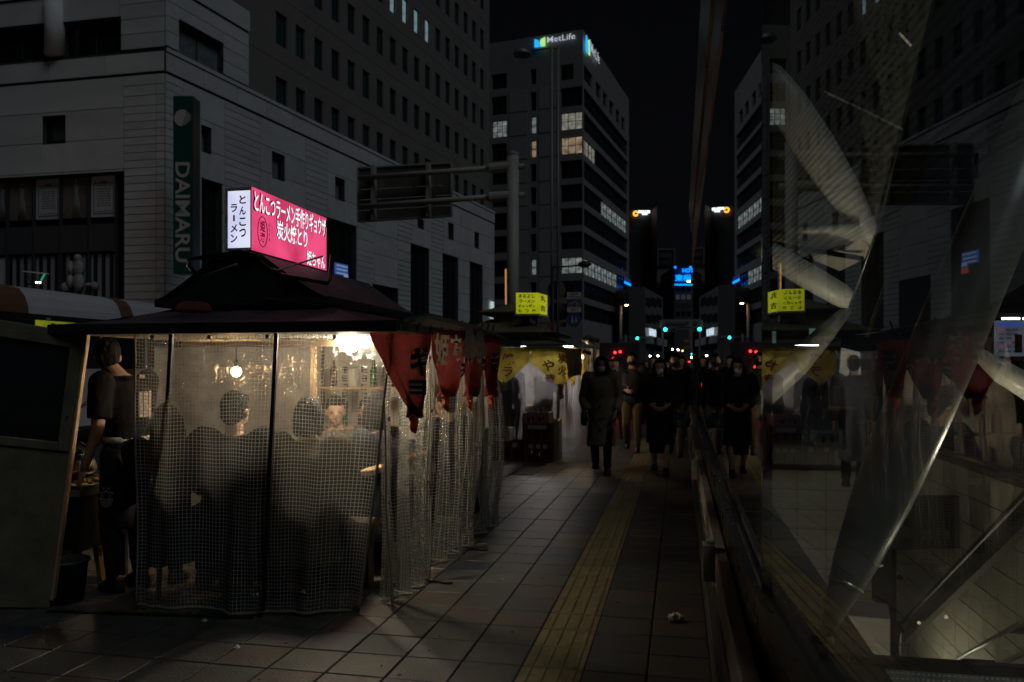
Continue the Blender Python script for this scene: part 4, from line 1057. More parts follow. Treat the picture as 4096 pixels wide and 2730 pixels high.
# clear curtain across the front
vin = vinyl('clear_vinyl', clear=.962, haze=(.60, .57, .52), linecol=(.55, .55, .50), line=.13, bump=.6, glint=.032)
vin2 = vinyl('clear_vinyl_side', clear=.925, haze=(.60, .58, .55), linecol=(.42, .42, .39), line=.12, bump=.6, glint=.05)
top = [W(540, 1306, 4.84), W(760, 1306, 4.76), W(1010, 1300, 4.70), W(1260, 1302, 4.70), W(1568, 1308, 4.60)]
bot = [W(533, 2428, 4.76), W(760, 2432, 4.68), W(990, 2456, 4.66), W(1220, 2448, 4.68), W(1440, 2448, 4.74)]
def ffold(u, v):
    y = .035 * math.sin(u * 21 + 1.2 * v) * (.25 + .75 * v) + .028 * nz(u * 9, v * 2.2) * (.4 + v) + .02 * math.sin(u * 55 + 3 * nz(u * 4, v)) * v * (1 - .5 * v)
    z = -.012 * abs(math.sin(u * math.pi * 4.5)) * (1 - v)
    return (.012 * nz(u * 6, v * 3, 5), y, z)
cur = thing('vinyl_curtain', 'wide clear vinyl curtain with woven grid across the front of the near stall', 'vinyl curtain', W(990, 2456, 4.66))
o, vs = sheet_mesh('film', top, bot, 110, 60, ffold, vin, cur)
NU = 111
hem = mat('curtain_hem', (.20, .185, .15), .7, var=.3, vscale=12)
f = MB()
row = [vs[i] for i in range(NU)]; f.tube(row[::3], .007, 5)
row = [vs[60 * NU + i] for i in range(NU)]; f.tube(row[::3], .009, 5)
f.tube([vs[j * NU] for j in range(0, 61, 3)], .006, 5); f.tube([vs[j * NU + 110] for j in range(0, 61, 3)], .007, 5); f.build('hem', hem, cur, smooth=True)
for i in (8, 36, 62, 90, 108):
    p = vs[2 * NU + i]; f = MB(); f.lathe((p.x, p.y - .006, p.z), [(.006, -.002), (.013, -.002), (.013, .002), (.006, .002)], 12, axis=(0, 1, 0)); f.build('eyelet', M['steel'], cur)
for i in (40, 108):
    p = vs[59 * NU + i]; f = MB(); f.lathe((p.x, p.y - .008, p.z), [(.007, -.002), (.014, -.002), (.014, .002), (.007, .002)], 12, axis=(0, 1, 0)); f.build('eyelet', M['steel'], cur)
# curtains down the street side, in three overlapping sheets
def side_sheet(label, y0, y1, yb0, yb1, seed, amp, xb=0.0, zb=.03, zt=1.69, m=vin2):
    n = 60
    t = thing('vinyl_curtain', label, 'vinyl curtain', (SX, (y0 + y1) / 2, zb), 'clear curtains down the street side of the near stall')
    def fo(u, v):
        return ((amp * math.sin(u * 19 + seed) + .6 * amp * math.sin(u * 43 + seed * 2 + v)) * (.35 + .65 * v) + xb * math.sin(math.pi * min(1, v * 1.1)) + .02 * nz(u * 7 + seed, v * 3), .02 * nz(u * 5, v * 4, seed) * v, .015 * nz(u * 6, seed) * v)
    o, vs = sheet_mesh('film', [(SX + .02, y0, zt), (SX + .05, y1, zt)], [(SX + .0, yb0, zb), (SX + .1 * (y1 - 4.5) / 2.6, yb1, zb)], n, 40, fo, m, t, uvw=(y1 - y0) * 1.25)
    f = MB(); N_ = n + 1
    for col_ in (0, n): f.tube([vs[j * N_ + col_] for j in range(0, 41, 2)], .006, 5)
    f.tube([vs[40 * N_ + i] for i in range(0, N_, 2)], .008, 5); f.build('hem', hem, t, smooth=True)
    for j in (4, 13, 25, 37):
        p = vs[j * N_ + 1]; q = MB(); q.lathe((p.x + .008, p.y, p.z), [(.006, -.002), (.013, -.002), (.013, .002), (.006, .002)], 10, axis=(1, 0, 0)); q.build('eyelet', M['black'], t)
    return t
side_sheet('nearest side vinyl sheet, its loose edge leaving a gap at the stall corner', 4.42, 5.45, 4.52, 5.15, 0.4, .055, -.02)
side_sheet('second side vinyl sheet hanging below the middle red noren flaps', 5.30, 6.25, 5.2, 6.15, 2.2, .06, .03, .06)
side_sheet('farthest side vinyl sheet, bulging out over a seated back at the stall end', 6.2, 7.08, 6.12, 7.1, 4.1, .05, .09, .05)
for (y, l) in ((5.2, 'knotted dark cord lying on the tiles at the foot of the near side sheet'), (6.2, 'short dark cord dangling at the foot of the middle side sheet')):
    f = MB(); p = Vector((SX + .05, y, .012)); f.tube([p + Vector((0, 0, .08)), p, p + Vector((.05, -.03, 0)), p + Vector((.09, -.02, 0)), p + Vector((.15, -.06, 0)), p + Vector((.2, -.05, .0))], .009, 6)
    o = f.build('cord', M['black'], smooth=True); tag(o, l, 'cord')

# red noren cloth along the awning bar
red = cloth('red_noren', (.165, .030, .027), .22, var=.28); knotm = cloth('red_knot', (.42, .10, .065), .25)
nor = thing('noren', 'red split cloth banner with black and cream characters and knotted tails on the near stall', 'noren', (-1.45, 5.5, 1.4), None)
NX = -1.46
def on_bar(px, py): return on_x(px, py, NX)
flaps = [((1458, 1300), (1716, 1318), (1648, 1672)), ((1718, 1318), (1848, 1326), (1776, 1585)), ((1850, 1326), (1932, 1332), (1872, 1588)), ((1934, 1332), (1996, 1338), (1958, 1588))]
centers = []
for k, (a, b_, kn) in enumerate(flaps):
    A_, B_, K_ = on_bar(*a), on_bar(*b_), on_bar(*kn)
    if k == 0: A_ = W(1458, 1302, 4.5); K_ = W(1648, 1672, 4.72)
    n, mrow = 24, 22; vs = []
    for j in range(mrow + 1):
        v = j / mrow; g_ = v ** 5 if k else v ** 1.05
        for i in range(n + 1):
            u = i / n
            p = A_.lerp(B_, u); drop = (p - K_).z
            edge_pinch = g_
            q = p.lerp(K_, edge_pinch); q.z = p.z - drop * v
            bow = math.sin(math.pi * v) * .10 * (u - .45)
            if k: q.y += bow * .55
            else: q.y += bow * .25; q.x += bow * .3
            q.x += .03 * math.sin(u * 9 + k) * v + .035 * math.sin(u * 17 + 2 * k) * v * v + .012 * nz(u * 5, v * 4, k) + .012
            vs.append(q)
    fs = [(j * (n + 1) + i, j * (n + 1) + i + 1, (j + 1) * (n + 1) + i + 1, (j + 1) * (n + 1) + i) for j in range(mrow) for i in range(n)]
    f = MB().add(vs, fs); f.build('flap', red, nor, smooth=True, fix=False)
    f = MB(); f.ball(K_ + Vector((.01, 0, 0)), (.028, .032, .024), 10); f.ball(K_ + Vector((.012, .012, -.03)), (.024, .02, .03), 10); f.tube([K_ + Vector((.01, 0, -.02)), K_ + Vector((.015, -.012, -.055)), K_ + Vector((.02, .005, -.095))], [.016, .026, .008], 8)
    o = link('knot', fuse(f, .007, 1, .006, 30, k), knotm, nor)
    centers.append((A_, B_, K_))
# lettering on the flaps, laid just proud of the cloth
def flap_pt(k, u, v):
    A_, B_, K_ = centers[k]; g_ = v ** 5 if k else v ** 1.05
    p = A_.lerp(B_, u); q = p.lerp(K_, g_); q.z = p.z - (p - K_).z * v
    bow = math.sin(math.pi * v) * .10 * (u - .45)
    if k: q.y += bow * .55
    else: q.y += bow * .25; q.x += bow * .3
    q.x += .03 * math.sin(u * 9 + k) * v + .035 * math.sin(u * 17 + 2 * k) * v * v + .012 * nz(u * 5, v * 4, k) + .012
    return q
def cloth_text(k, s, u, v, w, h, mi_m, rot=0.0, bold=.03, outl=None):
    for (bd, mm_, off) in (((bold + .045, outl, .005), (bold, mi_m, .010)) if outl else ((bold, mi_m, .006),)):
        f = MB(); put_text(f, s, (0, 0, 0), (1, 0, 0), (0, 1, 0), w=w, h=h, bold=bd, rot=rot)
        out = []
        for (x, y, z) in f.v:
            q = flap_pt(k, u + x, v - y); out.append(q + Vector((off, -off * .8, 0)))
        f.v = [tuple(q) for q in out]; f.build('lettering', mm_, nor, fix=False)
ink_b = mat('noren_black', (.01, .01, .012), .8, var=.2); cream = cloth('noren_cream', (.88, .74, .52), .1)
cloth_text(0, 'ギ', .78, .36, .30, .34, ink_b, bold=.03, outl=cream); cloth_text(0, 'ョ', .70, .66, .34, .17, ink_b, bold=.03, outl=cream)
cloth_text(1, '姫', .30, .30, .46, .5, cream, bold=.03); cloth_text(1, 'ち', .74, .28, .36, .44, cream, bold=.03)
cloth_text(2, 'ゃん', .38, .33, .6, .36, cream, bold=.03); cloth_text(2, 'や', .86, .55, .5, .34, ink_b, bold=.03, outl=cream); cloth_text(1, 'ラ', .95, .66, .26, .3, ink_b, bold=.03, outl=cream)
cloth_text(3, 'き', .6, .45, .5, .40, ink_b, bold=.03, outl=cream); cloth_text(3, 'と', .7, .82, .5, .22, ink_b, bold=.03, outl=cream)
for px in (1588, 1668, 1717, 1760, 1798, 1832, 1862, 1890, 1915, 1940, 1962):
    p = on_bar(px, 1300 + (px - 1588) * .085); 
    if px == 1588: p = W(1588, 1302, 4.42)
    f = MB(); f.hexa([p + Vector((0, -.016, -.03)), p + Vector((.004, -.016, -.03)), p + Vector((.004, .016, -.03)), p + Vector((0, .016, -.03)), p + Vector((.03, -.012, .065)), p + Vector((.034, -.012, .065)), p + Vector((.034, .012, .065)), p + Vector((.03, .012, .065))])
    f.build('hanging_loop', ink_b, nor)
# two water-filled clear bags on the bar
bagm = vinyl('water_bag', clear=.42, grid=0, haze=(.62, .80, .82), bump=.9, glossw=.30, glint=.28)
for px, wd, l in ((1880, .20, 'left one of two shiny clear bags hanging in front of the red noren'), (1921, .17, 'right one of two shiny clear bags hanging in front of the red noren')):
    c = on_x(px, 1378, -1.40); f = MB(); hh = .10
    f.loft([(c.x, c.y, c.z - hh, .02, wd * .42), (c.x, c.y, c.z - hh * .7, .045, wd * .47), (c.x, c.y, c.z, .035, wd * .42), (c.x, c.y, c.z + hh * .6, .02, wd * .45), (c.x, c.y, c.z + hh, .006, wd * .46)], 16)
    me = f.mesh('clear_bag', True)
    for v_ in me.vertices: v_.co.x += .010 * nz(v_.co.y * 40, v_.co.z * 30)
    fix_normals(me); o = link('clear_bag', me, bagm); tag(o, l, 'bag', 'clear bags on the noren bar')

# lit sign box on the roof ridge
sb = thing('sign_box', 'pink-red and white lit ramen sign box on the roof of the near stall', 'sign box', (-2.63, 4.95, 2.16))
sx, sy0, sy1, sz0, sz1 = -2.55, 4.43, 5.47, 2.175, 2.56; sxl = -2.735
def lit_face(name, base, hot, s, spots):
    m = bpy.data.materials.new(name); m.use_nodes = True; nt = m.node_tree; N = nt.nodes; L = nt.links; N.remove(N['Principled BSDF'])
    tc = N.new('ShaderNodeTexCoord'); e = N.new('ShaderNodeEmission')
    n_ = N.new('ShaderNodeTexNoise'); n_.inputs['Scale'].default_value = 3.2; n_.inputs['Detail'].default_value = 2; L.new(tc.outputs['Object'], n_.inputs['Vector'])
    rp = N.new('ShaderNodeValToRGB'); rp.color_ramp.elements[0].position = .38; rp.color_ramp.elements[1].position = .68; rp.color_ramp.elements[0].color = (*base, 1); rp.color_ramp.elements[1].color = (*hot, 1)
    L.new(n_.outputs['Fac'], rp.inputs[0]); L.new(rp.outputs[0], e.inputs[0]); e.inputs[1].default_value = s
    L.new(e.outputs[0], N['Material Output'].inputs[0]); return m
f = MB(); f.mm((sxl + .004, sy0 + .006, sz0 + .004), (sx - .006, sy1 - .004, sz1 - .004)); f.build('casing', M['darkgrey'], sb)
f = MB(); f.mm((sx - .006, sy0, sz0), (sx, sy1, sz1)); f.build('red_face', lit_face('pink_lit_face', (.50, .035, .105), (.78, .075, .20), 1.15, 0), sb)
f = MB(); f.mm((sxl + .02, sy0 - .001, sz0 + .016), (sx - .014, sy0 + .006, sz1 - .02)); f.build('white_face', lit_face('white_lit_face', (.62, .62, .90), (.80, .86, 1.0), .95, 0), sb)
rust = mat('rusty_frame', (.42, .34, .26), .7, var=.7, vscale=14, col2=(.8, .76, .7))
f = MB(); f.mm((sxl, sy0 - .004, sz0), (sxl + .02, sy0 + .006, sz1)); f.mm((sx - .014, sy0 - .004, sz0), (sx - .007, sy0 + .006, sz1)); f.mm((sxl + .02, sy0 - .004, sz1 - .02), (sx - .014, sy0 + .006, sz1)); f.mm((sxl + .02, sy0 - .004, sz0), (sx - .014, sy0 + .006, sz0 + .016)); f.build('rusty_rim', rust, sb, bevel=.003)
f = MB(); f.mm((sxl - .01, sy0 + .1, 2.15), (sx, sy1, 2.172)); f.build('base_board', M['black'], sb)
for y in (4.75, 5.2):
    f = MB(); f.mm((-2.60, y - .03, 2.0), (-2.56, y + .03, 2.15)); f.build('support_leg', mat('grey_post', (.2, .19, .18), .7), sb)
up = (0, 0, 1); wtxt = glow('white_sign_letter', (.86, .94, 1.0), 1.25); otxt = mat('letter_outline', (.02, .012, .015), .8, var=0)
def sgn_text(s, fy, fz, w, h, bold=.012, rot=0):
    c = (sx, sy0 + (sy1 - sy0) * fy, sz0 + (sz1 - sz0) * fz)
    f = MB(); put_text(f, s, c, (0, 1, 0), up, w=w * 1.04, h=h * 1.08, bold=bold + .016, rot=rot, off=.002); f.build('letter_outline', otxt, sb, fix=False)
    f = MB(); put_text(f, s, c, (0, 1, 0), up, w=w, h=h, bold=bold, rot=rot, off=.004); f.build('lettering', wtxt, sb, fix=False)
sgn_text('とんこつラーメン手作りギョウザ', .50, .80, 1.0, .135); sgn_text('炭火焼とり', .49, .46, .43, .125); sgn_text('姫ちゃん', .83, .14, .29, .105)
f = MB(); c = Vector((sx, sy0 + .115, sz0 + .13))
ring = [c + Vector((.003, .058 * math.cos(q), .095 * math.sin(q))) for q in [2 * math.pi * i / 24 for i in range(25)]]; f.tube(ring, .0025, 5)
put_text(f, '姫', c + Vector((0, 0, .035)), (0, 1, 0), up, w=.06, h=.07, bold=.02, off=.003); put_text(f, '満', c - Vector((0, 0, .035)), (0, 1, 0), up, w=.06, h=.06, bold=.02, off=.003)
for q in range(4): put_text(f, '石', c + Vector((0, .085, .055 - .03 * q)), (0, 1, 0), up, w=.018, h=.02, off=.003)
f.build('seal_print', otxt, sb, fix=False)
f = MB()
for i, ch in enumerate('とんこつ'): put_text(f, ch, ((sxl + sx) / 2 + .028, sy0, sz1 - .075 - .068 * i), (1, 0, 0), up, w=.045, h=.052, bold=.03, off=.004)
for i, ch in enumerate('ラーメン'): put_text(f, ch, ((sxl + sx) / 2 - .03, sy0, sz1 - .125 - .062 * i), (1, 0, 0), up, w=.046 if ch != 'ー' else .012, h=.05 if ch != 'ー' else .042, bold=.03, off=.004)
f.build('black_lettering', otxt, sb, fix=False)
# roof rail of bent black pipe, with a pink tube strut
f = MB(); rail_d = 4.55
f.tube([W(800, 1112, 4.75), W(752, 1062, 4.7), W(758, 1042, 4.65), W(790, 1034, 4.6), W(965, 1008, 4.42), W(1012, 1016, 4.42), W(1040, 1044, 4.45), W(1078, 1080, 4.55), W(1120, 1100, 4.7), W(1308, 1134, 5.2), W(1318, 1122, 5.22), W(1328, 1020, 5.25)], .013, 8)
f.build('roof_rail', M['blackmetal'], stall, smooth=True)
f = MB(); f.tube([W(806, 1110, 4.76), W(948, 1058, 4.5)], .007, 6); f.tube([W(1080, 1075, 4.6), W(1112, 1080, 4.7), W(1290, 1026, 5.15)], .006, 6); f.build('rail_strut', M['greymetal'], stall, smooth=True)
# folded cloth left on the roof
f = MB()
for i in range(4):
    c = W(775, 1243 - 9 * i, 4.28 + .03 * i); f.ball(c, (.105 - .008 * i, .09, .012), 14)
o = link('folded_cloth', fuse(f, .008, 1, .006, 25, 3), [cloth('dull_red_cloth', (.16, .05, .04), .1)]); tag(o, 'dull red folded cloth lying on the lower roof of the near stall', 'cloth')

# hinged plywood door panel with a dark window, leaning at the left edge
dp = thing('door_panel', 'tall plywood door panel with a dark window leaning open at the left edge', 'door panel', W(100, 2430, 4.7))
TL, TR, BR, BL = W(-160, 1255, 4.62), W(338, 1336, 4.72), W(196, 2434, 4.82), W(-260, 2428, 4.72)
def dpt(u, v): return TL.lerp(TR, u).lerp(BL.lerp(BR, u), v)
nrm = (TR - TL).cross(BL - TL).normalized(); nrm = nrm if nrm.y < 0 else -nrm
def dpiece(name, u0_, u1_, v0_, v1_, off, th, m, bev=.004):
    f = MB(); q = [dpt(u0_, v1_), dpt(u1_, v1_), dpt(u1_, v0_), dpt(u0_, v0_)]
    f.hexa([p + nrm * (off - th) for p in q] + [p + nrm * off for p in q]); return f.build(name, m, dp, bevel=bev)
dpiece('board', 0, 1, .425, 1, 0, .02, M['ply'])
dpiece('frame', .90, 1, 0, .424, .012, .04, M['ply']); dpiece('frame', 0, .8995, 0, .055, .012, .04, M['ply']); dpiece('frame', 0, .8995, .395, .424, .012, .04, M['ply'])
dpiece('window_sheet', 0, .9, .056, .394, -.008, .006, mat('dull_window_sheet', (.020, .021, .026), .35, var=.5, vscale=2.5), 0)
dpiece('edge_batten', 1.003, 1.03, 0.0, .97, .01, .05, M['wood'])
f = MB(); p = dpt(.955, .30); f.lathe(p + nrm * .012, [(.006, 0), (.006, .006), (.0, .006)], 8, axis=nrm); f.build('bolt', M['black'], dp)

# ropes and a cable along the eave
for i, (pts_, l) in enumerate((([W(560, 1304, 4.7), W(780, 1316, 4.62), W(1010, 1306, 4.56), W(1240, 1318, 4.55), W(1480, 1306, 4.55)], 'thin slack cord looped along the front eave of the near stall'), ([W(945, 1180, 4.6), W(1150, 1205, 4.5), W(1400, 1238, 4.5), W(1640, 1262, 4.6)], 'dark cable lying across the right side of the stall roof'))):
    f = MB(); f.tube(pts_, .004, 5); o = f.build('cord', M['black'], smooth=True); tag(o, l, 'cord')
# ================================================================== people
skin = mat('skin', (.40, .24, .16), .55, var=.12, vscale=20)
hair_m = mat('black_hair', (.007, .0065, .0065), .65, spec=.15, var=.4, vscale=60, bump=.6, bscale=160)
mask_m = mat('white_mask', (.80, .79, .77), .8, var=.06)
eye_m = mat('eye_dark', (.01, .008, .008), .2, var=0)
shoe_m = mat('black_shoe', (.012, .012, .013), .45, var=.2)
def cl(name, c, v=.22): return mat(name, c, .9, var=v, vscale=14, bump=.25, bscale=120, spec=.12)
def human(label, pos, head, H=1.65, J=None, top=None, bottom=None, coat=None, hair='short', mask=None, cap_=None, vox=.017, sleeves='long', detail=False, group=None, shoes=True, cat='person', look=(0, 0), coat_len=None, hood=None, bulk=1.0, body_mat=None):
    """a standing, walking or seated figure facing +Y before it is turned by head (radians)"""
    S = H
    j = dict(hipL=(-.052, 0, .52), hipR=(.052, 0, .52), kneeL=(-.055, .01, .285), kneeR=(.055, .01, .285), ankL=(-.055, -.01, .045), ankR=(.055, -.01, .045),
             shL=(-.108, 0, .815), shR=(.108, 0, .815), elL=(-.135, -.01, .635), elR=(.135, -.01, .635), wrL=(-.14, .03, .49), wrR=(.14, .03, .49), pel=(0, 0, .54), chest=(0, 0, .73), neck=(0, -.005, .845), head=(0, .012, .925))
    if J: j.update(J)
    P = {k: Vector(v) * S for k, v in j.items()}
    rot = Matrix.Rotation(head, 4, 'Z'); off = Vector(pos); T = Matrix.Translation(off) @ rot
    root = thing('person', label, cat, pos, group)
    def fin(name, mb, m, v=vox, it=2, disp=0.0, dsc=9., seed=0.):
        me = fuse(mb, v, it, disp, dsc, seed); me.transform(T); return link(name, me, m, root)
    def raw(name, mb, m, smooth=True):
        me = mb.mesh(name, smooth); fix_normals(me); me.transform(T); return link(name, me, m, root)
    hd = P['head']; yaw_, pit = look
    HR = Matrix.Rotation(yaw_, 3, 'Z') @ Matrix.Rotation(pit, 3, 'X')
    def hp(x, y, z): return hd + HR @ (Vector((x, y, z)) * S)
    def ell(mb, c, r, n=14):
        q = MB(); q.ball((0, 0, 0), r, n); mb.add([Vector(c) + HR @ Vector(v) for v in q.v], q.f)
    # one continuous body
    b = MB()
    ell(b, hp(0, -.004, .012), (.043 * S, .054 * S, .055 * S)); ell(b, hp(0, .014, -.022), (.033 * S, .036 * S, .043 * S))
    ell(b, hp(0, .051, -.012), (.0075 * S, .011 * S, .012 * S), 8); ell(b, hp(0, .046, -.003), (.006 * S, .008 * S, .014 * S), 8)
    ell(b, hp(0, .043, -.034), (.014 * S, .008 * S, .006 * S), 8); ell(b, hp(0, .036, -.052), (.014 * S, .012 * S, .01 * S), 8)
    for s in (-1, 1): ell(b, hp(.044 * s, -.004, -.006), (.007 * S, .013 * S, .019 * S), 8)
    cap(b, hp(0, -.012, -.035), .032 * S, P['neck'] - Vector((0, 0, .02 * S)), .036 * S)
    b.loft([(P['pel'].x, P['pel'].y, P['pel'].z - .05 * S, .075 * S, .055 * S), (P['pel'].x, P['pel'].y, P['pel'].z + .03 * S, .082 * S, .056 * S), *[(P['pel'].lerp(P['chest'], t).x, P['pel'].lerp(P['chest'], t).y, P['pel'].lerp(P['chest'], t).z, r1 * S, r2 * S) for t, r1, r2 in ((.45, .07, .05), (.75, .082, .056), (1.0, .09, .06))], (P['neck'].x, P['neck'].y, P['chest'].z + .08 * S, .075 * S, .045 * S), (P['neck'].x, P['neck'].y, P['neck'].z - .005, .04 * S, .036 * S)], 16)
    for s in 'LR':
        cap(b, P['sh' + s], .034 * S, P['el' + s], .0235 * S); cap(b, P['el' + s], .0235 * S, P['wr' + s], .0165 * S)
        cap(b, P['hip' + s], .05 * S, P['knee' + s], .034 * S); cap(b, P['knee' + s], .034 * S, P['ank' + s], .022 * S)
        # calf
        b.ball(P['knee' + s].lerp(P['ank' + s], .3) - Vector((0, .006 * S, 0)), .027 * S, 10)
        # hand: palm, four unequal bent fingers, thumb off the side
        d = (P['wr' + s] - P['el' + s]).normalized(); sx_ = 1 if s == 'R' else -1
        side = d.cross(Vector((sx_, .25, 0))).normalized(); side = side if side.y > 0 else -side
        nrm_ = d.cross(side).normalized()
        palm = P['wr' + s] + d * .04 * S
        q = MB(); q.ball((0, 0, 0), (1, 1, 1), 10)
        b.add([palm + side * (v[0] * .024 * S) + nrm_ * (v[1] * .012 * S) + d * (v[2] * .034 * S) for v in q.v], q.f)
        fr_ = .0052 * S if detail else .0062 * S
        for k, ln in enumerate((.040, .046, .043, .034)):
            o = palm + side * ((.017 - .0115 * k) * S) + d * .026 * S; inw = nrm_ * (-sx_)
            m1 = o + d * ln * .5 * S + inw * .006 * S; m2 = m1 + (d * .35 + inw * .55).normalized() * ln * .5 * S
            b.tube([o, m1, m2], [fr_, fr_ * .95, fr_ * .75], 7); b.ball(m2, fr_ * .75, 6)
        o = palm + side * .021 * S - d * .01 * S; m1 = o + (side * .8 + d * .6).normalized() * .026 * S; m2 = m1 + (d * .9 + side * .2).normalized() * .022 * S
        b.tube([o, m1, m2], [fr_ * 1.25, fr_ * 1.1, fr_ * .8], 7); b.ball(m2, fr_ * .8, 6)
        f_ = P['ank' + s]; b.loft([(f_.x, f_.y + .02 * S, f_.z - .035 * S, .028 * S, .06 * S), (f_.x, f_.y + .015 * S, f_.z - .012 * S, .024 * S, .045 * S), (f_.x, f_.y, f_.z + .01 * S, .02 * S, .024 * S)], 12)
    fin('body', b, body_mat or skin, .0075 if detail else min(vox, .012), 2)
    for s in (-1, 1):
        e = MB(); ell(e, hp(.0175 * s, .0455, .004), (.0065 * S, .004 * S, .0035 * S), 8); raw('eye', e, eye_m)
    # clothes
    def torso(mb, grow, z_to, flare=0.0):
        pe, ch, ne = P['pel'], P['chest'], P['neck']; B = bulk
        rings = []
        if z_to is not None:
            zt = z_to * S; ax = (P['kneeL'] + P['kneeR']) / 2
            rings.append((pe.x, pe.y + (0 if flare == 0 else .0), zt, (.092 + flare) * S * B, (.072 + flare * .75) * S * B))
            rings.append((pe.x, pe.y, (zt + pe.z) / 2, (.093 + flare * .5) * S * B, (.073 + flare * .4) * S * B))
        rings += [(pe.x, pe.y, pe.z - .02 * S, (.090 + grow) * S * B, (.066 + grow) * S * B)]
        for t, r1, r2 in ((.25, .084, .062), (.5, .080, .06), (.75, .09, .066), (1.0, .098, .07)):
            c = pe.lerp(ch, t); rings.append((c.x, c.y, c.z, (r1 + grow) * S * B, (r2 + grow) * S * B))
        rings += [(ch.x, ch.y * .6 + ne.y * .4, ch.z + .055 * S, (.10 + grow) * S * B, (.062 + grow) * S * B), (ne.x, ne.y, ne.z - .035 * S, (.078 + grow) * S, (.05 + grow) * S), (ne.x, ne.y, ne.z - .008 * S, (.043 + grow) * S, (.042 + grow * .8) * S)]
        mb.loft(rings, 20)
    def arms(mb, grow, frac=1.0):
        for s in 'LR':
            B = bulk
            mb.ball(P['sh' + s], (.045 + grow) * S * B, 12)
            if frac >= 1:
                cap(mb, P['sh' + s], (.043 + grow) * S * B, P['el' + s], (.033 + grow) * S * B); e = P['el' + s].lerp(P['wr' + s], .93); mb.tube([P['el' + s], e], [(.033 + grow) * S * B, (.027 + grow) * S * B], 12)
            else:
                e = P['sh' + s].lerp(P['el' + s], frac); mb.tube([P['sh' + s], e], [(.044 + grow) * S, (.040 + grow) * S], 12)
    seed = hash(label) % 97
    if bottom is not None:
        q = MB()
        for s in 'LR':
            cap(q, P['hip' + s], .06 * S, P['knee' + s], .043 * S); e = P['knee' + s].lerp(P['ank' + s], .97); q.tube([P['knee' + s], e], [.043 * S, .034 * S], 12)
        q.ball(P['pel'] - Vector((0, 0, .02 * S)), (.085 * S, .064 * S, .06 * S), 14)
        fin('trousers', q, bottom, vox, 2, .008, 8, seed)
    if top is not None:
        q = MB(); torso(q, .004, None); arms(q, .002, 1.0 if sleeves == 'long' else .78)
        pe = P['pel']; q.loft([(pe.x, pe.y, pe.z - .055 * S, .09 * S * bulk, .066 * S * bulk), (pe.x, pe.y, pe.z, .088 * S * bulk, .064 * S * bulk)], 16)
        fin('jacket' if sleeves == 'long' else 'shirt', q, top, vox * .9, 2, .010 if sleeves == 'long' else .006, 9, seed)
    if coat is not None:
        q = MB(); torso(q, .012, coat_len or .22, .022); arms(q, .008, 1.0)
        q.loft([(P['neck'].x, P['neck'].y - .004, P['neck'].z - .05 * S, .07 * S, .06 * S), (P['neck'].x, P['neck'].y - .006, P['neck'].z + .0 * S, .052 * S, .05 * S)], 14)
        fin('coat', q, coat, vox * .9, 2, .014, 7, seed)
    q = MB()
    if hair != 'none':
        ell(q, hp(0, -.014, .022), (.0485 * S, .054 * S, .056 * S)); ell(q, hp(0, -.03, -.004), (.043 * S, .034 * S, .05 * S))
        ell(q, hp(0, .022, .048), (.036 * S, .03 * S, .018 * S), 10)
        if hair == 'bob':
            for s in (-1, 1): ell(q, hp(.042 * s, -.008, -.02), (.016 * S, .034 * S, .06 * S), 10)
            ell(q, hp(0, -.034, -.03), (.045 * S, .03 * S, .055 * S))
        if hair == 'long':
            for s in (-1, 1): q.tube([hp(.040 * s, -.004, .02), hp(.05 * s, -.006, -.05), hp(.056 * s, -.0, -.13)], [.02 * S, .024 * S, .016 * S], 8)
            q.tube([hp(0, -.035, 0), hp(0, -.05, -.08), hp(0, -.062, -.19)], [.044 * S, .05 * S, .03 * S], 12)
        fin('hair', q, hair_m, .008 if detail else .010, 1, .007 if detail else .005, 30, seed)
    if mask is not None:
        q = MB(); ell(q, hp(0, .024, -.032), (.034 * S, .034 * S, .031 * S), 14); fin('face_mask', q, mask, .008, 2)
    if hood is not None:
        q = MB(); ell(q, hp(0, -.016, .010), (.056 * S, .060 * S, .068 * S)); 
        for s in (-1, 1): q.tube([hp(.044 * s, .012, .03), hp(.05 * s, .012, -.03), hp(.035 * s, .014, -.075)], [.014 * S, .016 * S, .016 * S], 8)
        q.loft([(hd.x, hd.y - .02 * S, hd.z - .10 * S, .075 * S, .062 * S), (hd.x, hd.y - .018 * S, hd.z - .06 * S, .052 * S, .05 * S)], 14)
        fin('hood', q, hood, .011, 2, .006, 12, seed)
    if cap_ is not None:
        q = MB(); ell(q, hp(0, -.006, .038), (.05 * S, .06 * S, .045 * S)); ell(q, hp(0, .055, .03), (.038 * S, .035 * S, .007 * S), 10); fin('cap', q, cap_, .010, 1)
    if shoes:
        for s in 'LR':
            f_ = P['ank' + s]; q = MB(); q.loft([(f_.x, f_.y + .024 * S, f_.z - .045 * S, .032 * S, .074 * S), (f_.x, f_.y + .022 * S, f_.z - .025 * S, .031 * S, .07 * S), (f_.x, f_.y + .004 * S, f_.z + .002 * S, .026 * S, .04 * S), (f_.x, f_.y - .004 * S, f_.z + .02 * S, .024 * S, .026 * S)], 14); raw('shoe', q, shoe_m)
    root['T'] = 1; del root['T']
    return root, T, P
def stride(a): return dict(kneeL=(-.055, .05 * a, .29), ankL=(-.055, .10 * a, .05), kneeR=(.055, -.01 * a + .03, .285), ankR=(.055, -.13 * a, .075))
TO_CAM = math.pi
def at(px, d): p = W(px, 1476, d); return (p.x, p.y, 0)
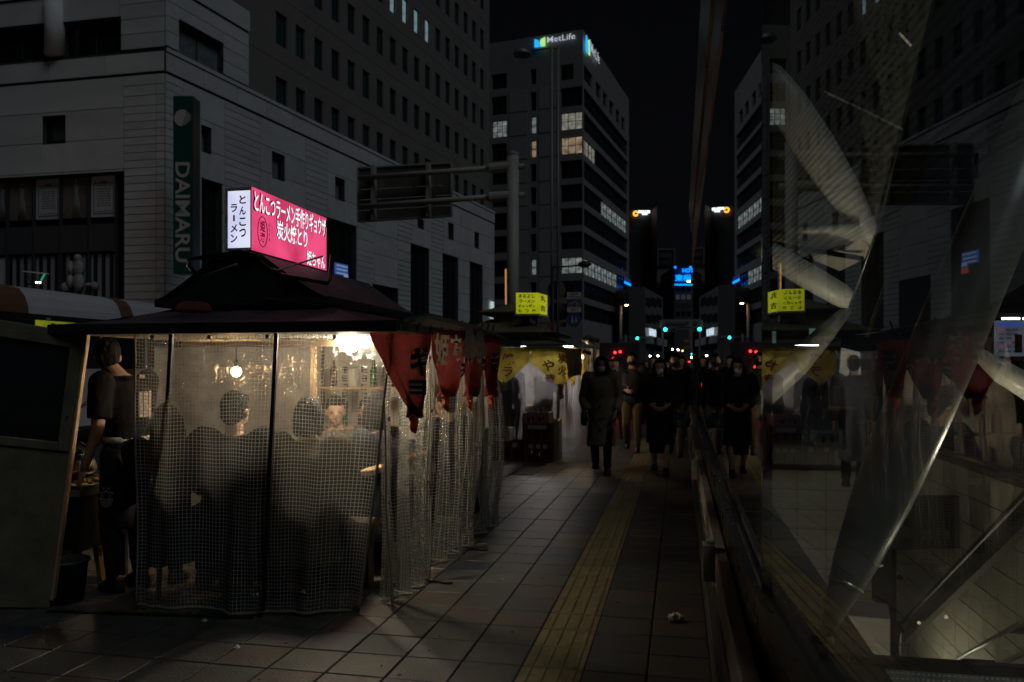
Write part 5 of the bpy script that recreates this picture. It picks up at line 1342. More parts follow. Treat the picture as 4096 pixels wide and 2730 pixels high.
# pedestrians coming towards the camera
beige_c = cl('taupe_coat', (.23, .185, .13)); blk_c = cl('black_wool', (.016, .016, .019)); navy_c = cl('navy_jacket', (.03, .032, .046)); khaki_t = cl('khaki_trousers', (.15, .12, .075)); dark_t = cl('dark_trousers', (.018, .018, .022))
hp_ = dict(elL=(-.15, -.03, .64), wrL=(-.125, .045, .53), elR=(.15, -.03, .64), wrR=(.125, .045, .53))
r_, T_, P_ = human('woman in long taupe buttoned coat, dark hood and white mask, walking', at(2405, 11.05), TO_CAM + .05, 1.63, {**stride(.9), **hp_}, bottom=dark_t, coat=beige_c, coat_len=.235, hair='bob', mask=mask_m, hood=blk_c, bulk=1.08, look=(.05, -.03))
q = MB()
for z in (.66, .57, .47, .38):
    q = MB(); q.ball((0.012, .15 + .03 * (.66 - z), z * 1.63), (.017, .010, .017), 8); me = q.mesh('button', True); me.transform(T_); link('button', me, M['black'], r_)
def strap_bag(label, T, pts, c, size, m, cat='bag'):
    t = thing('shoulder_bag', label, cat, T @ Vector(c)); q = MB(); q.loft([(c[0], c[1], c[2] - size[2], size[0] * .9, size[1]), (c[0], c[1], c[2], size[0], size[1] * 1.1), (c[0], c[1], c[2] + size[2], size[0] * .7, size[1] * .5)], 14)
    me = fuse(q, .012, 1, .006, 12); me.transform(T); link('pouch', me, m, t)
    q = MB(); q.tube(pts, .007, 6); me = q.mesh('strap', True); me.transform(T); link('strap', me, m, t); return t
bagl = mat('black_leather', (.02, .02, .022), .3, var=.3)
strap_bag('dark bag slung at the hip of the woman in the taupe coat', T_, [(.19, .02, .92), (.17, .08, 1.15), (.13, .02, 1.36), (.16, -.06, 1.1), (.2, -.02, .92)], (.235, 0, .80), (.05, .11, .13), bagl)
r_, T_, P_ = human('woman in black coat and skirt with white mask, walking beside the glass wall', at(2640, 10.9), TO_CAM - .06, 1.60, {**stride(.6), 'elR': (.15, -.02, .66), 'wrR': (.06, .10, .60), 'elL': (-.155, -.02, .655), 'wrL': (-.08, .095, .60)}, coat=blk_c, coat_len=.27, hair='long', mask=mask_m, bulk=1.1, look=(-.04, -.10))
q = MB(); q.loft([(0, 0, .30, .15, .115), (0, 0, .62, .155, .12), (0, 0, .9, .14, .105)], 20); me = fuse(q, .014, 2, .01, 8); me.transform(T_); link('skirt', me, cl('black_skirt', (.012, .012, .013)), r_)
strap_bag('shiny dark handbag on the arm of the woman in the black coat', T_, [(-.24, .08, .88), (-.235, .09, 1.0), (-.22, .1, 1.06), (-.26, .06, 1.0), (-.27, .04, .88)], (-.285, .06, .76), (.13, .06, .10), mat('patent_bag', (.03, .04, .045), .2, var=.4, vscale=20))
human('tall man in dark jacket and khaki trousers walking between the two masked women', at(2528, 13.9), TO_CAM, 1.74, {**stride(.7), 'elR': (.14, -.01, .64), 'wrR': (.06, .10, .62), 'elL': (-.14, -.02, .64), 'wrL': (-.11, .06, .54)}, top=navy_c, bottom=khaki_t, hair='short', mask=cl('dark_mask', (.03, .03, .032)), bulk=1.15)
human('man in a cap half hidden behind the woman in the taupe coat', at(2465, 16.5), TO_CAM + .5, 1.70, stride(.6), top=blk_c, bottom=dark_t, hair='short', cap_=cl('brown_cap', (.05, .035, .025)), bulk=1.1)
human('man with short hair and black mask right behind the woman in black', at(2700, 13.2), TO_CAM - .1, 1.71, stride(.8), top=blk_c, bottom=khaki_t, hair='short', mask=cl('dark_mask', (.03, .03, .032)), bulk=1.18)
human('man in dark clothes farthest back, only his hair showing between the walkers', at(2612, 17.5), TO_CAM, 1.74, stride(.5), top=navy_c, bottom=dark_t, hair='short', bulk=1.0)
human('person with bushy hair close to the glass wall behind the man in the black mask', at(2724, 16.2), TO_CAM, 1.72, stride(.7), top=blk_c, bottom=dark_t, hair='bob', bulk=1.05)
human('man with a pale collar far behind, left of the hooded woman in taupe', at(2440, 21.5), TO_CAM, 1.72, stride(.6), top=cl('grey_jacket', (.06, .06, .065)), bottom=dark_t, hair='short')
human('woman in a light grey scarf coat far behind the two masked women', at(2562, 23.5), TO_CAM, 1.62, stride(.5), coat=cl('grey_coat', (.09, .085, .08)), coat_len=.25, bottom=dark_t, hair='bob', mask=mask_m)
human('person in dark jacket far back, next to the parapet', at(2668, 22.0), TO_CAM, 1.70, stride(.7), top=cl('brown_jacket', (.06, .045, .035)), bottom=dark_t, hair='short', mask=mask_m)
human('person in dark hood behind the walkers, close to the tall man', at(2585, 20.0), TO_CAM, 1.66, stride(.7), top=blk_c, bottom=dark_t, hair='none', hood=blk_c)

# cook at the open end of the stall: back turned three quarters, tongs in one raised hand
tee = cl('black_tshirt', (.012, .011, .011)); apron_m = cl('black_apron', (.016, .015, .016))
cpos = at(508, 5.3); cook_h = R(74)
r_, T_, P_ = human('cook in black t-shirt and dark apron working at the open stall end', cpos, cook_h, 1.68,
    dict(shL=(-.112, -.005, .81), shR=(.108, .02, .815), elL=(-.140, -.02, .632), wrL=(-.146, .05, .485), elR=(.120, .06, .655), wrR=(.06, .19, .735), head=(-.01, .105, .912), neck=(0, .045, .845), kneeL=(-.06, .015, .285), ankL=(-.065, -.02, .045)),
    top=tee, bottom=dark_t, hair='short', sleeves='short', detail=True, vox=.014, look=(-.60, -.12))
q = MB(); q.loft([(0, .01, .40, .165, .125), (0, .012, .62, .155, .12), (0, .012, .93, .145, .112)], 20); me = fuse(q, .014, 2, .012, 8); me.transform(T_); link('apron', me, apron_m, r_)
q = MB(); q.loft([(0, .006, .965, .152, .112), (0, .006, .985, .156, .116), (0, .006, 1.005, .152, .112)], 24); me = q.mesh('apron_band', True); me.transform(T_); link('apron_band', me, mat('pale_band', (.42, .40, .37), .8, var=.3, vscale=30), r_)
def on_back(name, u0, u1, z0, z1, m, txt=None, mm=None, r=(.172, .125), a0=None):
    """print wrapped round the back"""
    q = MB(); n = 8; vs = []
    for jz in (z0, z1):
        for i in range(n + 1):
            a = u0 + (u1 - u0) * i / n; vs.append((r[0] * math.sin(a), -r[1] * math.cos(a) - .002, jz))
    q.add(vs, [(i, i + 1, n + 2 + i, n + 1 + i) for i in range(n)]); me = q.mesh(name); me.transform(T_); return link(name, me, m, r_)
prn = mat('shirt_print', (.42, .36, .31), .8, var=.35, vscale=25)
for k, (u_a, u_b) in enumerate(((-.05, .16), (.20, .42), (.46, .68))): on_back('shirt_print', u_a, u_b, 1.13, 1.30, prn)
on_back('shirt_print', .12, .46, 1.385, 1.412, prn, r=(.14, .105))
# apron print: pale crest
q = MB()
cc = T_.inverted() @ W(424, 1985, 5.05)
for k in range(16):
    a = 2 * math.pi * k / 16; q.ball((cc.x + .045 * math.cos(a) * (1 if k % 2 else .6), cc.y, cc.z + .05 * math.sin(a) * (1 if k % 2 else .6)), (.011, .004, .009), 6)
q.prism([(cc.x - .05, cc.y, cc.z - .02), (cc.x + .05, cc.y, cc.z - .02), (cc.x + .035, cc.y, cc.z - .06), (cc.x, cc.y, cc.z - .075), (cc.x - .035, cc.y, cc.z - .06)], (0, .004, 0))
me = q.mesh('apron_print'); me.transform(Matrix.Translation(T_ @ cc) @ Matrix.Rotation(-cook_h, 4, 'Z') @ Matrix.Translation(-(T_ @ cc)) @ T_); link('apron_print', me, mat('crest_print', (.16, .15, .14), .8, var=.3, vscale=30), r_)
hand = T_ @ (P_['wrR'] + (P_['wrR'] - P_['elR']).normalized() * .07)
tg = thing('tongs', 'dark cooking tongs held out by the cook in black', 'tongs', hand)
tip = W(305, 1645, 5.35)
for dz in (0, .018):
    f = MB(); f.tube([hand + Vector((0, 0, -.005)), hand.lerp(tip, .6) + Vector((0, 0, dz)), tip + Vector((0, 0, dz * .3))], .0045, 6); f.build('arm', M['blackmetal'], tg)

# customers on the bench, seen through the vinyl
def seated(label, px, d, Hs, coat_m, hair, look=(0, 0), dx=0.0, lean=0.0, hd_=0.0, **k):
    p = W(px, 1476, d); H = Hs; zs = .44 / H
    J = dict(pel=(0, 0, zs + .035), chest=(0, lean * .6, zs + .225), neck=(0, lean, zs + .335), head=(dx, lean + .02, zs + .42), hipL=(-.052, 0, zs + .02), hipR=(.052, 0, zs + .02), kneeL=(-.06, .24, zs + .02), kneeR=(.06, .24, zs + .02), ankL=(-.06, .22, .045), ankR=(.06, .22, .045),
             shL=(-.115, lean * .9, zs + .30), shR=(.115, lean * .9, zs + .30), elL=(-.15, .06 + lean, zs + .15), elR=(.15, .06 + lean, zs + .15), wrL=(-.07, .19 + lean, zs + .19), wrR=(.07, .19 + lean, zs + .19))
    return human(label, (p.x, p.y, 0), hd_, H, J, coat=coat_m, coat_len=.14, bottom=dark_t, hair=hair, vox=.02, look=look, group='customers seated behind the vinyl of the near stall', **k)
seated('seated woman with long dark hair, leftmost behind the front vinyl', 655, 5.05, 1.60, cl('dark_green_black', (.018, .019, .02)), 'long', dx=-.0, lean=.02, hd_=.15, bulk=1.12)
seated('seated man with a short rounded haircut and dark jacket below the small bulb', 930, 5.05, 1.76, cl('charcoal_jacket', (.016, .016, .019)), 'short', look=(-.1, 0), lean=.01, hd_=.05, bulk=1.25)
seated('seated person in a hooded khaki jacket right of the curtain pole', 1215, 5.0, 1.68, cl('khaki_jacket', (.07, .062, .036)), 'bob', look=(.2, -.15), lean=.03, hd_=.1, bulk=1.3)
p = W(1600, 1476, 5.5)
seated('seated person in dark coat by the side vinyl near the red noren', 1545, 5.7, 1.66, cl('blue_black_coat', (.016, .018, .026)), 'bob', lean=.05, hd_=R(80), bulk=1.08)
seated('seated person in dark coat at the far stall end, close to the side vinyl', 1830, 6.7, 1.70, cl('blue_black_coat', (.016, .018, .026)), 'short', lean=.06, hd_=R(70), bulk=1.15)
seated('seated customer across the counter, face lit beside the big bulb', 1345, 6.15, 1.62, cl('grey_knit', (.10, .09, .085)), 'short', hd_=R(200), look=(.1, -.1))
# ================================================================== cooking end of the stall
cart = thing('cooking_cart', 'dark cooking cart with a burner and cluttered top beside the cook', 'cooking cart', W(300, 1476, 5.35) * Vector((1, 1, 0)) if False else (W(290, 1476, 5.4).x, W(290, 1476, 5.4).y, 0))
c0 = Vector((W(290, 1476, 5.4).x, W(290, 1476, 5.4).y, 0))
f = MB(); f.mm((c0.x - .45, c0.y - .22, .62), (c0.x + .24, c0.y + .30, .66)); f.build('top', M['steel'], cart, bevel=.005)
f = MB(); f.mm((c0.x - .44, c0.y - .20, .28), (c0.x + .22, c0.y + .28, .62)); f.build('cabinet', M['black'], cart)
for sx_ in (-.42, .2):
    for sy_ in (-.18, .26):
        f = MB(); f.mm((c0.x + sx_ - .015, c0.y + sy_ - .015, 0), (c0.x + sx_ + .015, c0.y + sy_ + .015, .28)); f.build('leg', M['black'], cart)
kp = W(322, 1902, 5.45)
f = MB(); f.mm((kp.x - .11, kp.y - .1, .665), (kp.x + .1, kp.y + .1, kp.z - .005)); f.build('burner_box', M['black'], cart, bevel=.006)
ket = thing('kettle', 'shiny dented kettle with a black arched handle on the burner by the cook', 'kettle', kp)
f = MB(); f.lathe(kp, [(.075, 0), (.10, .02), (.102, .06), (.085, .11), (.05, .145), (.03, .15)], 20); f.build('pot', mat('kettle_metal', (.55, .5, .42), .22, 1.0, var=.25, vscale=20), ket, smooth=True)
f = MB(); f.lathe(kp + Vector((0, 0, .15)), [(.035, 0), (.03, .012), (.008, .018), (.012, .03), (0, .034)], 14); f.build('lid', M['black'], ket, smooth=True)
f = MB(); f.tube([kp + Vector((-.06, 0, .12)), kp + Vector((-.055, 0, .19)), kp + Vector((-.01, 0, .225)), kp + Vector((.045, 0, .20)), kp + Vector((.07, 0, .15))], .012, 8); f.build('handle', M['black'], ket, smooth=True)
f = MB(); f.tube([kp + Vector((-.08, 0, .05)), kp + Vector((-.13, 0, .10)), kp + Vector((-.145, 0, .13))], [.018, .012, .009], 8); f.build('spout', MATS['kettle_metal'], ket, smooth=True)
food = mat('fried_food', (.5, .28, .08), .6, var=.5, vscale=40)
tr = thing('food_tray', 'small tray of yellow-brown food beside the cook\'s hand', 'tray', W(345, 1955, 5.3))
p = W(345, 1965, 5.3); f = MB(); f.mm((p.x - .07, p.y - .05, .668), (p.x + .08, p.y + .06, .684)); f.build('tray', M['steel'], tr)
for i in range(7):
    f = MB(); f.ball((p.x - .05 + .018 * i, p.y - .03 + .035 * (i % 3), .70 + .01 * (i % 2)), (.02, .016, .012), 8); f.build('food_piece', food, tr, smooth=True)
for i, (px, py) in enumerate(((295, 2010), (330, 2015), (270, 1985))):
    p = W(px, py, 5.25); f = MB(); f.lathe((p.x, p.y, .668), [(.02, 0), (.05, .012), (.055, .02), (.05, .018), (.0, .006)], 16); o = f.build('dish', M['white'] if i < 2 else M['steel'], smooth=True)
    tag(o, ('left white dish on the cooking cart', 'right white dish on the cooking cart', 'steel dish at the back edge of the cooking cart')[i], 'dish', 'dishes on the cooking cart')
# yellow crate-stool and dark bucket on the ground by the panel
yel = mat('yellow_plastic', (.42, .30, .03), .5, var=.25)
st = thing('yellow_stool', 'low yellow plastic stool behind the dark bucket by the door panel', 'stool', at(275, 5.35)); c = Vector(at(275, 5.35))
f = MB(); f.mm((c.x - .15, c.y - .13, .24), (c.x + .15, c.y + .13, .275)); f.build('seat', yel, st, bevel=.01)
for sx_ in (-1, 1):
    for sy_ in (-1, 1):
        f = MB(); f.beam((c.x + .15 * sx_, c.y + .13 * sy_, 0), (c.x + .125 * sx_, c.y + .11 * sy_, .24), .035); f.build('leg', yel, st)
c = Vector(at(258, 4.98)); bk = thing('bucket', 'dark round plastic bucket on the pavement beside the door panel', 'bucket', c)
f = MB(); f.lathe(c, [(.11, 0.004), (.135, .24), (.145, .245), (.145, .26), (.13, .26), (.105, .02), (0, .02)], 22); f.build('pail', mat('dark_bucket', (.03, .031, .036), .45, var=.3), bk, smooth=True)
f = MB(); f.tube([c + Vector((.14 * math.cos(R(a)), .14 * math.sin(R(a)) , .25 - .05 * math.sin(R(a)))) for a in range(180, 361, 20)], .004, 6); f.build('handle', M['blackmetal'], bk)
# low black sill and cloth
f = MB(); f.beam(W(190, 2446, 4.75), W(1010, 2470, 4.62), .03, .012); o = f.build('floor_strip', M['black']); tag(o, 'thin black strip along the pavement under the front vinyl', 'strip')

# litter on the pavement
paper = mat('crumpled_paper', (.5, .49, .47), .8, var=.3, vscale=30)
p = on_x(2695, 1476, 0); 
def gpt(px, py): d = ground_d(py); v = W(px, py, d); v.z = .003; return v
f = MB(); p = gpt(2704, 2488)
for i in range(7): f.ball(p + Vector((rngb.uniform(-.03, .03), rngb.uniform(-.03, .03), .014 + .014 * rngb.random())), (rngb.uniform(.014, .024), rngb.uniform(.014, .024), .014), 8)
o = link('paper_scrap', fuse(f, .005, 0, .012, 45), paper); tag(o, 'crumpled pale paper scrap on the tiles near the parapet', 'litter')
for i, (px, py, l) in enumerate(((945, 2597, 'small pale folded scrap on the front tiles, near the bottom of the photo'), (815, 2490, 'faint pale scrap on the tiles just below the front vinyl'), (2010, 2320, 'tiny white scrap on the tiles right of the side vinyl'))):
    p = gpt(px, py); f = MB(); s_ = .018 if i < 2 else .008
    f.add([p + Vector((-s_, 0, .002)), p + Vector((s_, -s_ * .4, .002)), p + Vector((s_ * .6, s_ * 1.2, .004)), p + Vector((-s_ * .3, s_ * .9, s_ * .8))], [(0, 1, 2), (0, 2, 3), (1, 0, 3), (1, 3, 2)])
    o = f.build('paper_scrap', paper); tag(o, l, 'litter')
gum = MB(); rg = random.Random(9)
for i in range(70):
    x, y = rg.uniform(-3.4, .12), rg.uniform(2.9, 8.5); gum.lathe((x, y, .002), [(rg.uniform(.006, .016), 0), (rg.uniform(.003, .008), .0025)], 8)
gum.build('gum_spots', mat('gum_black', (.015, .014, .013), .7), sidewalk, kind='stuff')

# ================================================================== second stall
s2 = thing('food_stall', 'farther food stall with yellow noren under a small tiered roof', 'food stall', at(2150, 14.3))
d2 = 13.4
olive = mat('olive_roof', (.13, .115, .075), .7, var=.3, vscale=3, bump=.2)
def q3(px, py, d): return W(px, py, d)
xa, xb = W(1938, 1388, 13.3), W(2365, 1388, 13.0)
e2z = 1.45 + (1476 - 1392) / F * 13.2
X0, X1, Y0_, Y1_ = -4.05, -1.78, 12.85, 16.2
roof_faces(s2, X0, X1, Y0_, Y1_, e2z, X0 + .35, X1 - .45, Y0_ + .5, Y1_ - .6, e2z + .20, olive, sag=.03)
f = MB(); f.mm((X0, Y0_ - .02, e2z - .07), (X1, Y0_ + .02, e2z + .005)); f.mm((X1 - .02, Y0_, e2z - .07), (X1 + .02, Y1_, e2z + .005)); f.build('roof_edge', edge, s2)
f = MB(); f.mm((X0 + .5, Y0_ + .7, e2z + .1), (X1 - .6, Y1_ - .8, e2z + .3)); f.build('vent_box', M['black'], s2)
zt2 = e2z + .27
roof_faces(s2, X0 + .15, X1 - .27, Y0_ + .3, Y1_ - .6, zt2, X0 + .75, X1 - 1.0, Y0_ + 1.0, Y1_ - 1.2, zt2 + .27, olive, sag=.02)
f = MB(); f.mm((X0 + .8, Y0_ + 1.0, zt2 + .2), (X1 - 1.02, Y1_ - 1.2, zt2 + .38)); f.build('vent_box', M['darkwood'], s2)
roof_faces(s2, X0 + .55, X1 - .72, Y0_ + .75, Y1_ - 1.1, zt2 + .38, X0 + 1.05, X1 - 1.15, Y0_ + 1.3, Y1_ - 1.4, zt2 + .58, olive, sag=.01)
for (x, y) in ((X0 + .3, Y0_ + .3), (X1 - .2, Y0_ + .3), (X1 - .2, Y1_ - .3)):
    f = MB(); f.mm((x - .025, y - .025, 0), (x + .025, y + .025, e2z)); f.build('post', M['wood'], s2)
f = MB(); f.mm((X0 + .2, Y0_ + .25, e2z - .06), (X1 - .1, Y1_ - .2, e2z - .045)); f.build('ceiling', ceil_m, s2)
f = MB(); f.mm((X0 + .25, Y0_ + 1.2, .74), (X1 - .5, Y0_ + 1.6, .79)); f.build('counter_top', M['wood'], s2)
f = MB(); f.mm((X0 + .25, Y0_ + 1.45, .05), (X1 - .5, Y0_ + 1.5, .74)); f.build('counter_front', M['darkwood'], s2)
sheet_mesh('back_sheet', [(X0 + .1, Y1_ - .1, e2z - .05), (X1 - .1, Y1_ - .1, e2z - .05)], [(X0 + .1, Y1_ - .1, .05), (X1 - .1, Y1_ - .1, .05)], 30, 6, lambda u, v: (0, .05 * math.sin(u * 30), 0), back_m, s2)
v2 = vinyl('clear_vinyl_far', clear=.68, grid=0, haze=(.72, .72, .74), bump=.6)
cu2 = thing('vinyl_curtain', 'hazy clear vinyl curtain across the front of the farther stall', 'vinyl curtain', (X1 - .4, Y0_ + .25, .1))
sheet_mesh('film', [(X0 + .3, Y0_ + .22, e2z - .05), (X1 - .12, Y0_ + .22, e2z - .05)], [(X0 + .3, Y0_ + .2, .06), (X1 - .06, Y0_ + .24, .06)], 60, 24, lambda u, v: (0, (.04 * math.sin(u * 40) + .03 * nz(u * 8, v * 3)) * (.3 + v), 0), v2, cu2)
cu3 = thing('vinyl_curtain', 'clear vinyl curtain down the street side of the farther stall', 'vinyl curtain', (X1 - .1, Y0_ + 1.4, .1))
sheet_mesh('film', [(X1 - .11, Y0_ + .24, e2z - .05), (X1 - .1, Y1_ - .2, e2z - .05)], [(X1 - .05, Y0_ + .26, .06), (X1 - .04, Y1_ - .2, .06)], 60, 20, lambda u, v: ((.05 * math.sin(u * 40)) * (.3 + v), 0, 0), v2, cu3)
# yellow noren in pointed flaps
yel_c = cloth('yellow_noren', (.46, .34, .06), .6, var=.25); mag = mat('magenta_ink', (.30, .02, .06), .8)
n2 = thing('noren', 'yellow pointed cloth banner with magenta characters on the farther stall', 'noren', (-3, Y0_ - .02, 1.4))
dn = 12.9
def yflap(x0, x1, xt, yt, ytip, knot=True, lab=None):
    A_, B_ = W(x0, yt, dn), W(x1, yt, dn); K_ = W(xt, ytip, dn); n = 14; vs = []
    for j in range(n + 1):
        v = j / n
        for i in range(n + 1):
            u = i / n; p = A_.lerp(B_, u); t_ = (K_ - A_).dot(B_ - A_) / (B_ - A_).length_squared
            low = 1 - .62 * abs(u - t_) / max(t_, 1 - t_); z = p.z + (K_.z - p.z) * v * low
            q = Vector((p.x, p.y, z)); q.y += .02 * math.sin(u * 12) * v + .02 * nz(u * 6, v * 3, x0); vs.append(q)
    f = MB().add(vs, [(j * (n + 1) + i, j * (n + 1) + i + 1, (j + 1) * (n + 1) + i + 1, (j + 1) * (n + 1) + i) for j in range(n) for i in range(n)]); f.build('flap', yel_c, n2, smooth=True, fix=False)
    if knot:
        f = MB(); f.ball(K_ + Vector((0, 0, .01)), (.045, .04, .05), 10); f.tube([K_, K_ + Vector((.01, 0, -.1))], [.03, .03], 8); f.build('knot', yel_c, n2, smooth=True)
yflap(1962, 2120, 2016, 1393, 1540); yflap(2121, 2330, 2242, 1392, 1548)
fa = MB()
for s_, px, py, w_, h_ in (('焼', 2033, 1438, .20, .19), ('ラ', 2031, 1487, .17, .16), ('炭', 2251, 1434, .17, .17), ('火', 2249, 1482, .15, .15), ('や', 2193, 1463, .20, .19), ('き', 2202, 1512, .17, .13)):
    put_text(fa, s_, W(px, py, dn - .035), (1, 0, 0), (0, 0, 1), w=w_, h=h_, bold=.035)
fa.build('lettering', mag, n2, fix=False)
wb = cloth('pale_board_cloth', (.34, .25, .14), .3)
f = MB(); q = [W(2262, 1398, 12.8), W(2326, 1394, 12.8), W(2326, 1500, 12.8), W(2272, 1512, 12.8)]; f.prism(q, (0, .012, 0)); o = f.build('menu_board', wb); tag(o, 'tilted brown menu board beside the yellow noren of the farther stall', 'menu board')
for i, (ya, yb, tip) in enumerate(((12.95, 13.55, 13.4), (14.4, 15.4, 15.0))):
    A_ = Vector((X1 + .03, ya, e2z - .05)); B_ = Vector((X1 + .03, yb, e2z - .05)); vs = []
    for j in range(9):
        for k in range(9):
            u, v = k / 8, j / 8; p = A_.lerp(B_, u); p.z -= v * (.62 - .25 * abs(u - .5)); p.x += .03 * math.sin(u * 10) * v; vs.append(p)
    MB().add(vs, [(j * 9 + k, j * 9 + k + 1, (j + 1) * 9 + k + 1, (j + 1) * 9 + k) for j in range(8) for k in range(8)]).build('flap', yel_c, n2, smooth=True, fix=False)
f = MB(); put_text(f, 'り', (X1 + .045, 13.25, e2z - .38), (0, 1, 0), (0, 0, 1), w=.3, h=.22, bold=.04, off=.01); f.build('lettering', mag, n2, fix=False)
# lamps of the second stall
t = thing('tube_lamp', 'white fluorescent tube glowing above the yellow noren', 'tube lamp', W(2150, 1386, 13.2)); f = MB(); f.tube([W(2020, 1388, 13.25), W(2290, 1386, 13.1)], .016, 8); f.build('tube', glow('far_tube', (.85, .9, 1.0), 36), t)
f = MB(); f.beam(W(2020, 1383, 13.25), W(2290, 1381, 13.1), .04, .03); f.build('batten', M['darkgrey'], t)
c = W(2325, 1428, 13.35); t = thing('light_bulb', 'warm bulb at the right corner post of the farther stall', 'light bulb', c); f = MB(); f.ball(c, .035, 10); f.build('globe', glow('far_bulb', (1, .70, .36), 260), t, smooth=True)
f = MB(); f.tube([c + Vector((0, 0, .03)), c + Vector((0, 0, .17))], .008, 6); f.build('socket_and_cord', M['black'], t)
c = W(2160, 1418, 14.4); t = thing('light_bulb', 'assumed white bulb, unseen behind the yellow flaps inside the farther stall', 'light bulb', c); f = MB(); f.ball(c, .05, 10); f.build('globe', glow('assumed_far_bulb', (.95, .88, .85), 520), t, smooth=True)  # bulb assumed from the white glow inside the stall, not seen itself
f = MB(); f.tube([c + Vector((0, 0, .05)), (c.x, c.y, e2z - .05)], .006, 6); f.build('socket_and_cord', M['black'], t)
# yellow sign box
y2 = thing('sign_box', 'yellow-green lit box sign with black characters on the roof of the farther stall', 'sign box', W(2125, 1262, 13.6))
a = W(2064, 1256, 13.6); b_ = W(2151, 1256, 13.6); bx_ = (b_ - a); bx_.z = 0; w_ = bx_.length; zt_, zb_ = W(0, 1172, 13.6).z, W(0, 1255, 13.6).z
ax_ = bx_.normalized(); bkv = Vector((math.sin(R(9)), math.cos(R(9)), 0)) * .52
lime = lit_face('lime_lit_face', (.42, .46, .008), (.56, .60, .02), .62, 0)
f = MB(); f.hexa([Vector((*q.xy, z)) for z in (zb_, zt_) for q in (a, a + bx_, a + bx_ + bkv, a + bkv)]); f.build('lit_box', lime, y2)
f = MB(); f.hexa([Vector((*q.xy, z)) for z in (zb_ - .035, zb_ - .003) for q in (a - ax_ * .02, a + bx_ + ax_ * .02, a + bx_ + bkv + ax_ * .02, a + bkv - ax_ * .02)]); f.build('base', M['greymetal'], y2)
for t_ in (.25, .75):
    p = a + bx_ * t_ + bkv * .4; f = MB(); f.tube([(p.x, p.y, zb_ - .22), (p.x, p.y, zb_ - .035)], .018, 6); f.build('support_leg', M['darkgrey'], y2)
f = MB(); fc_ = a + bx_ * .5; hh = zt_ - zb_
for s_, fz, ww in (('まるよし', .84, .74), ('ラーメン', .59, .72), ('チャンポン', .36, .78), ('もつ鍋', .13, .72)):
    if s_ == 'もつ鍋':
        for k, ch in enumerate(s_): put_text(f, ch, (fc_.x, fc_.y, zb_ + hh * fz) + Vector((0, 0, 0)) if False else Vector((fc_.x, fc_.y, zb_ + hh * fz)) + ax_ * w_ * (-.32 + .32 * k), ax_, (0, 0, 1), w=w_ * .16, h=hh * .16, bold=.03, off=.006)
    else: put_text(f, s_, Vector((fc_.x, fc_.y, zb_ + hh * fz)), ax_, (0, 0, 1), w=w_ * ww, h=hh * .17, bold=.03, off=.006)
sc = a + bx_ + bkv * .5
put_text(f, '丸', Vector((sc.x, sc.y, zb_ + hh * .78)), bkv.normalized(), (0, 0, 1), w=.28, h=hh * .3, bold=.03, off=.006); put_text(f, '吉', Vector((sc.x, sc.y, zb_ + hh * .3)), bkv.normalized(), (0, 0, 1), w=.26, h=hh * .3, bold=.03, off=.006)
f.build('lettering', otxt, y2, fix=False)
# plastic sheets bundled on the roofs
pl = mat('grey_plastic_bundle', (.22, .21, .19), .35, var=.5, vscale=20, coat=.5)
for i, (px, py, d, s_, l) in enumerate(((2000, 1368, 12.9, (.17, .14, .06), 'grey plastic bundle lying on the left roof edge of the farther stall'), (2362, 1362, 13.0, (.12, .2, .075), 'crinkled shiny plastic bundle on the right roof corner of the farther stall'))):
    c = W(px, py, d); f = MB()
    for k in range(6): f.ball(c + Vector((rngb.uniform(-1, 1) * s_[0] * .7, rngb.uniform(-1, 1) * s_[1] * .7, rngb.uniform(-.3, .3) * s_[2])), tuple(x * rngb.uniform(.55, .8) for x in s_), 10)
    o = link('plastic_bundle', fuse(f, .02, 0, .03, 22, i), pl); tag(o, l, 'bundle')
# people of the second stall seen from behind
human('customer in dark jacket standing left behind the farther stall\'s vinyl', at(2040, 13.6), .1, 1.62, None, top=navy_c, bottom=dark_t, hair='short')
human('customer in brown jacket bending over the counter of the farther stall', at(2172, 13.7), -.3, 1.60, dict(head=(.03, .17, .86), neck=(.02, .10, .82), chest=(.01, .05, .72), shL=(-.10, .09, .785), shR=(.12, .09, .785), elL=(-.13, .12, .63), elR=(.14, .12, .63), wrL=(-.08, .25, .60), wrR=(.1, .25, .60)), top=cl('brown_puffer', (.07, .058, .04)), bottom=dark_t, hair='short', bulk=1.2)
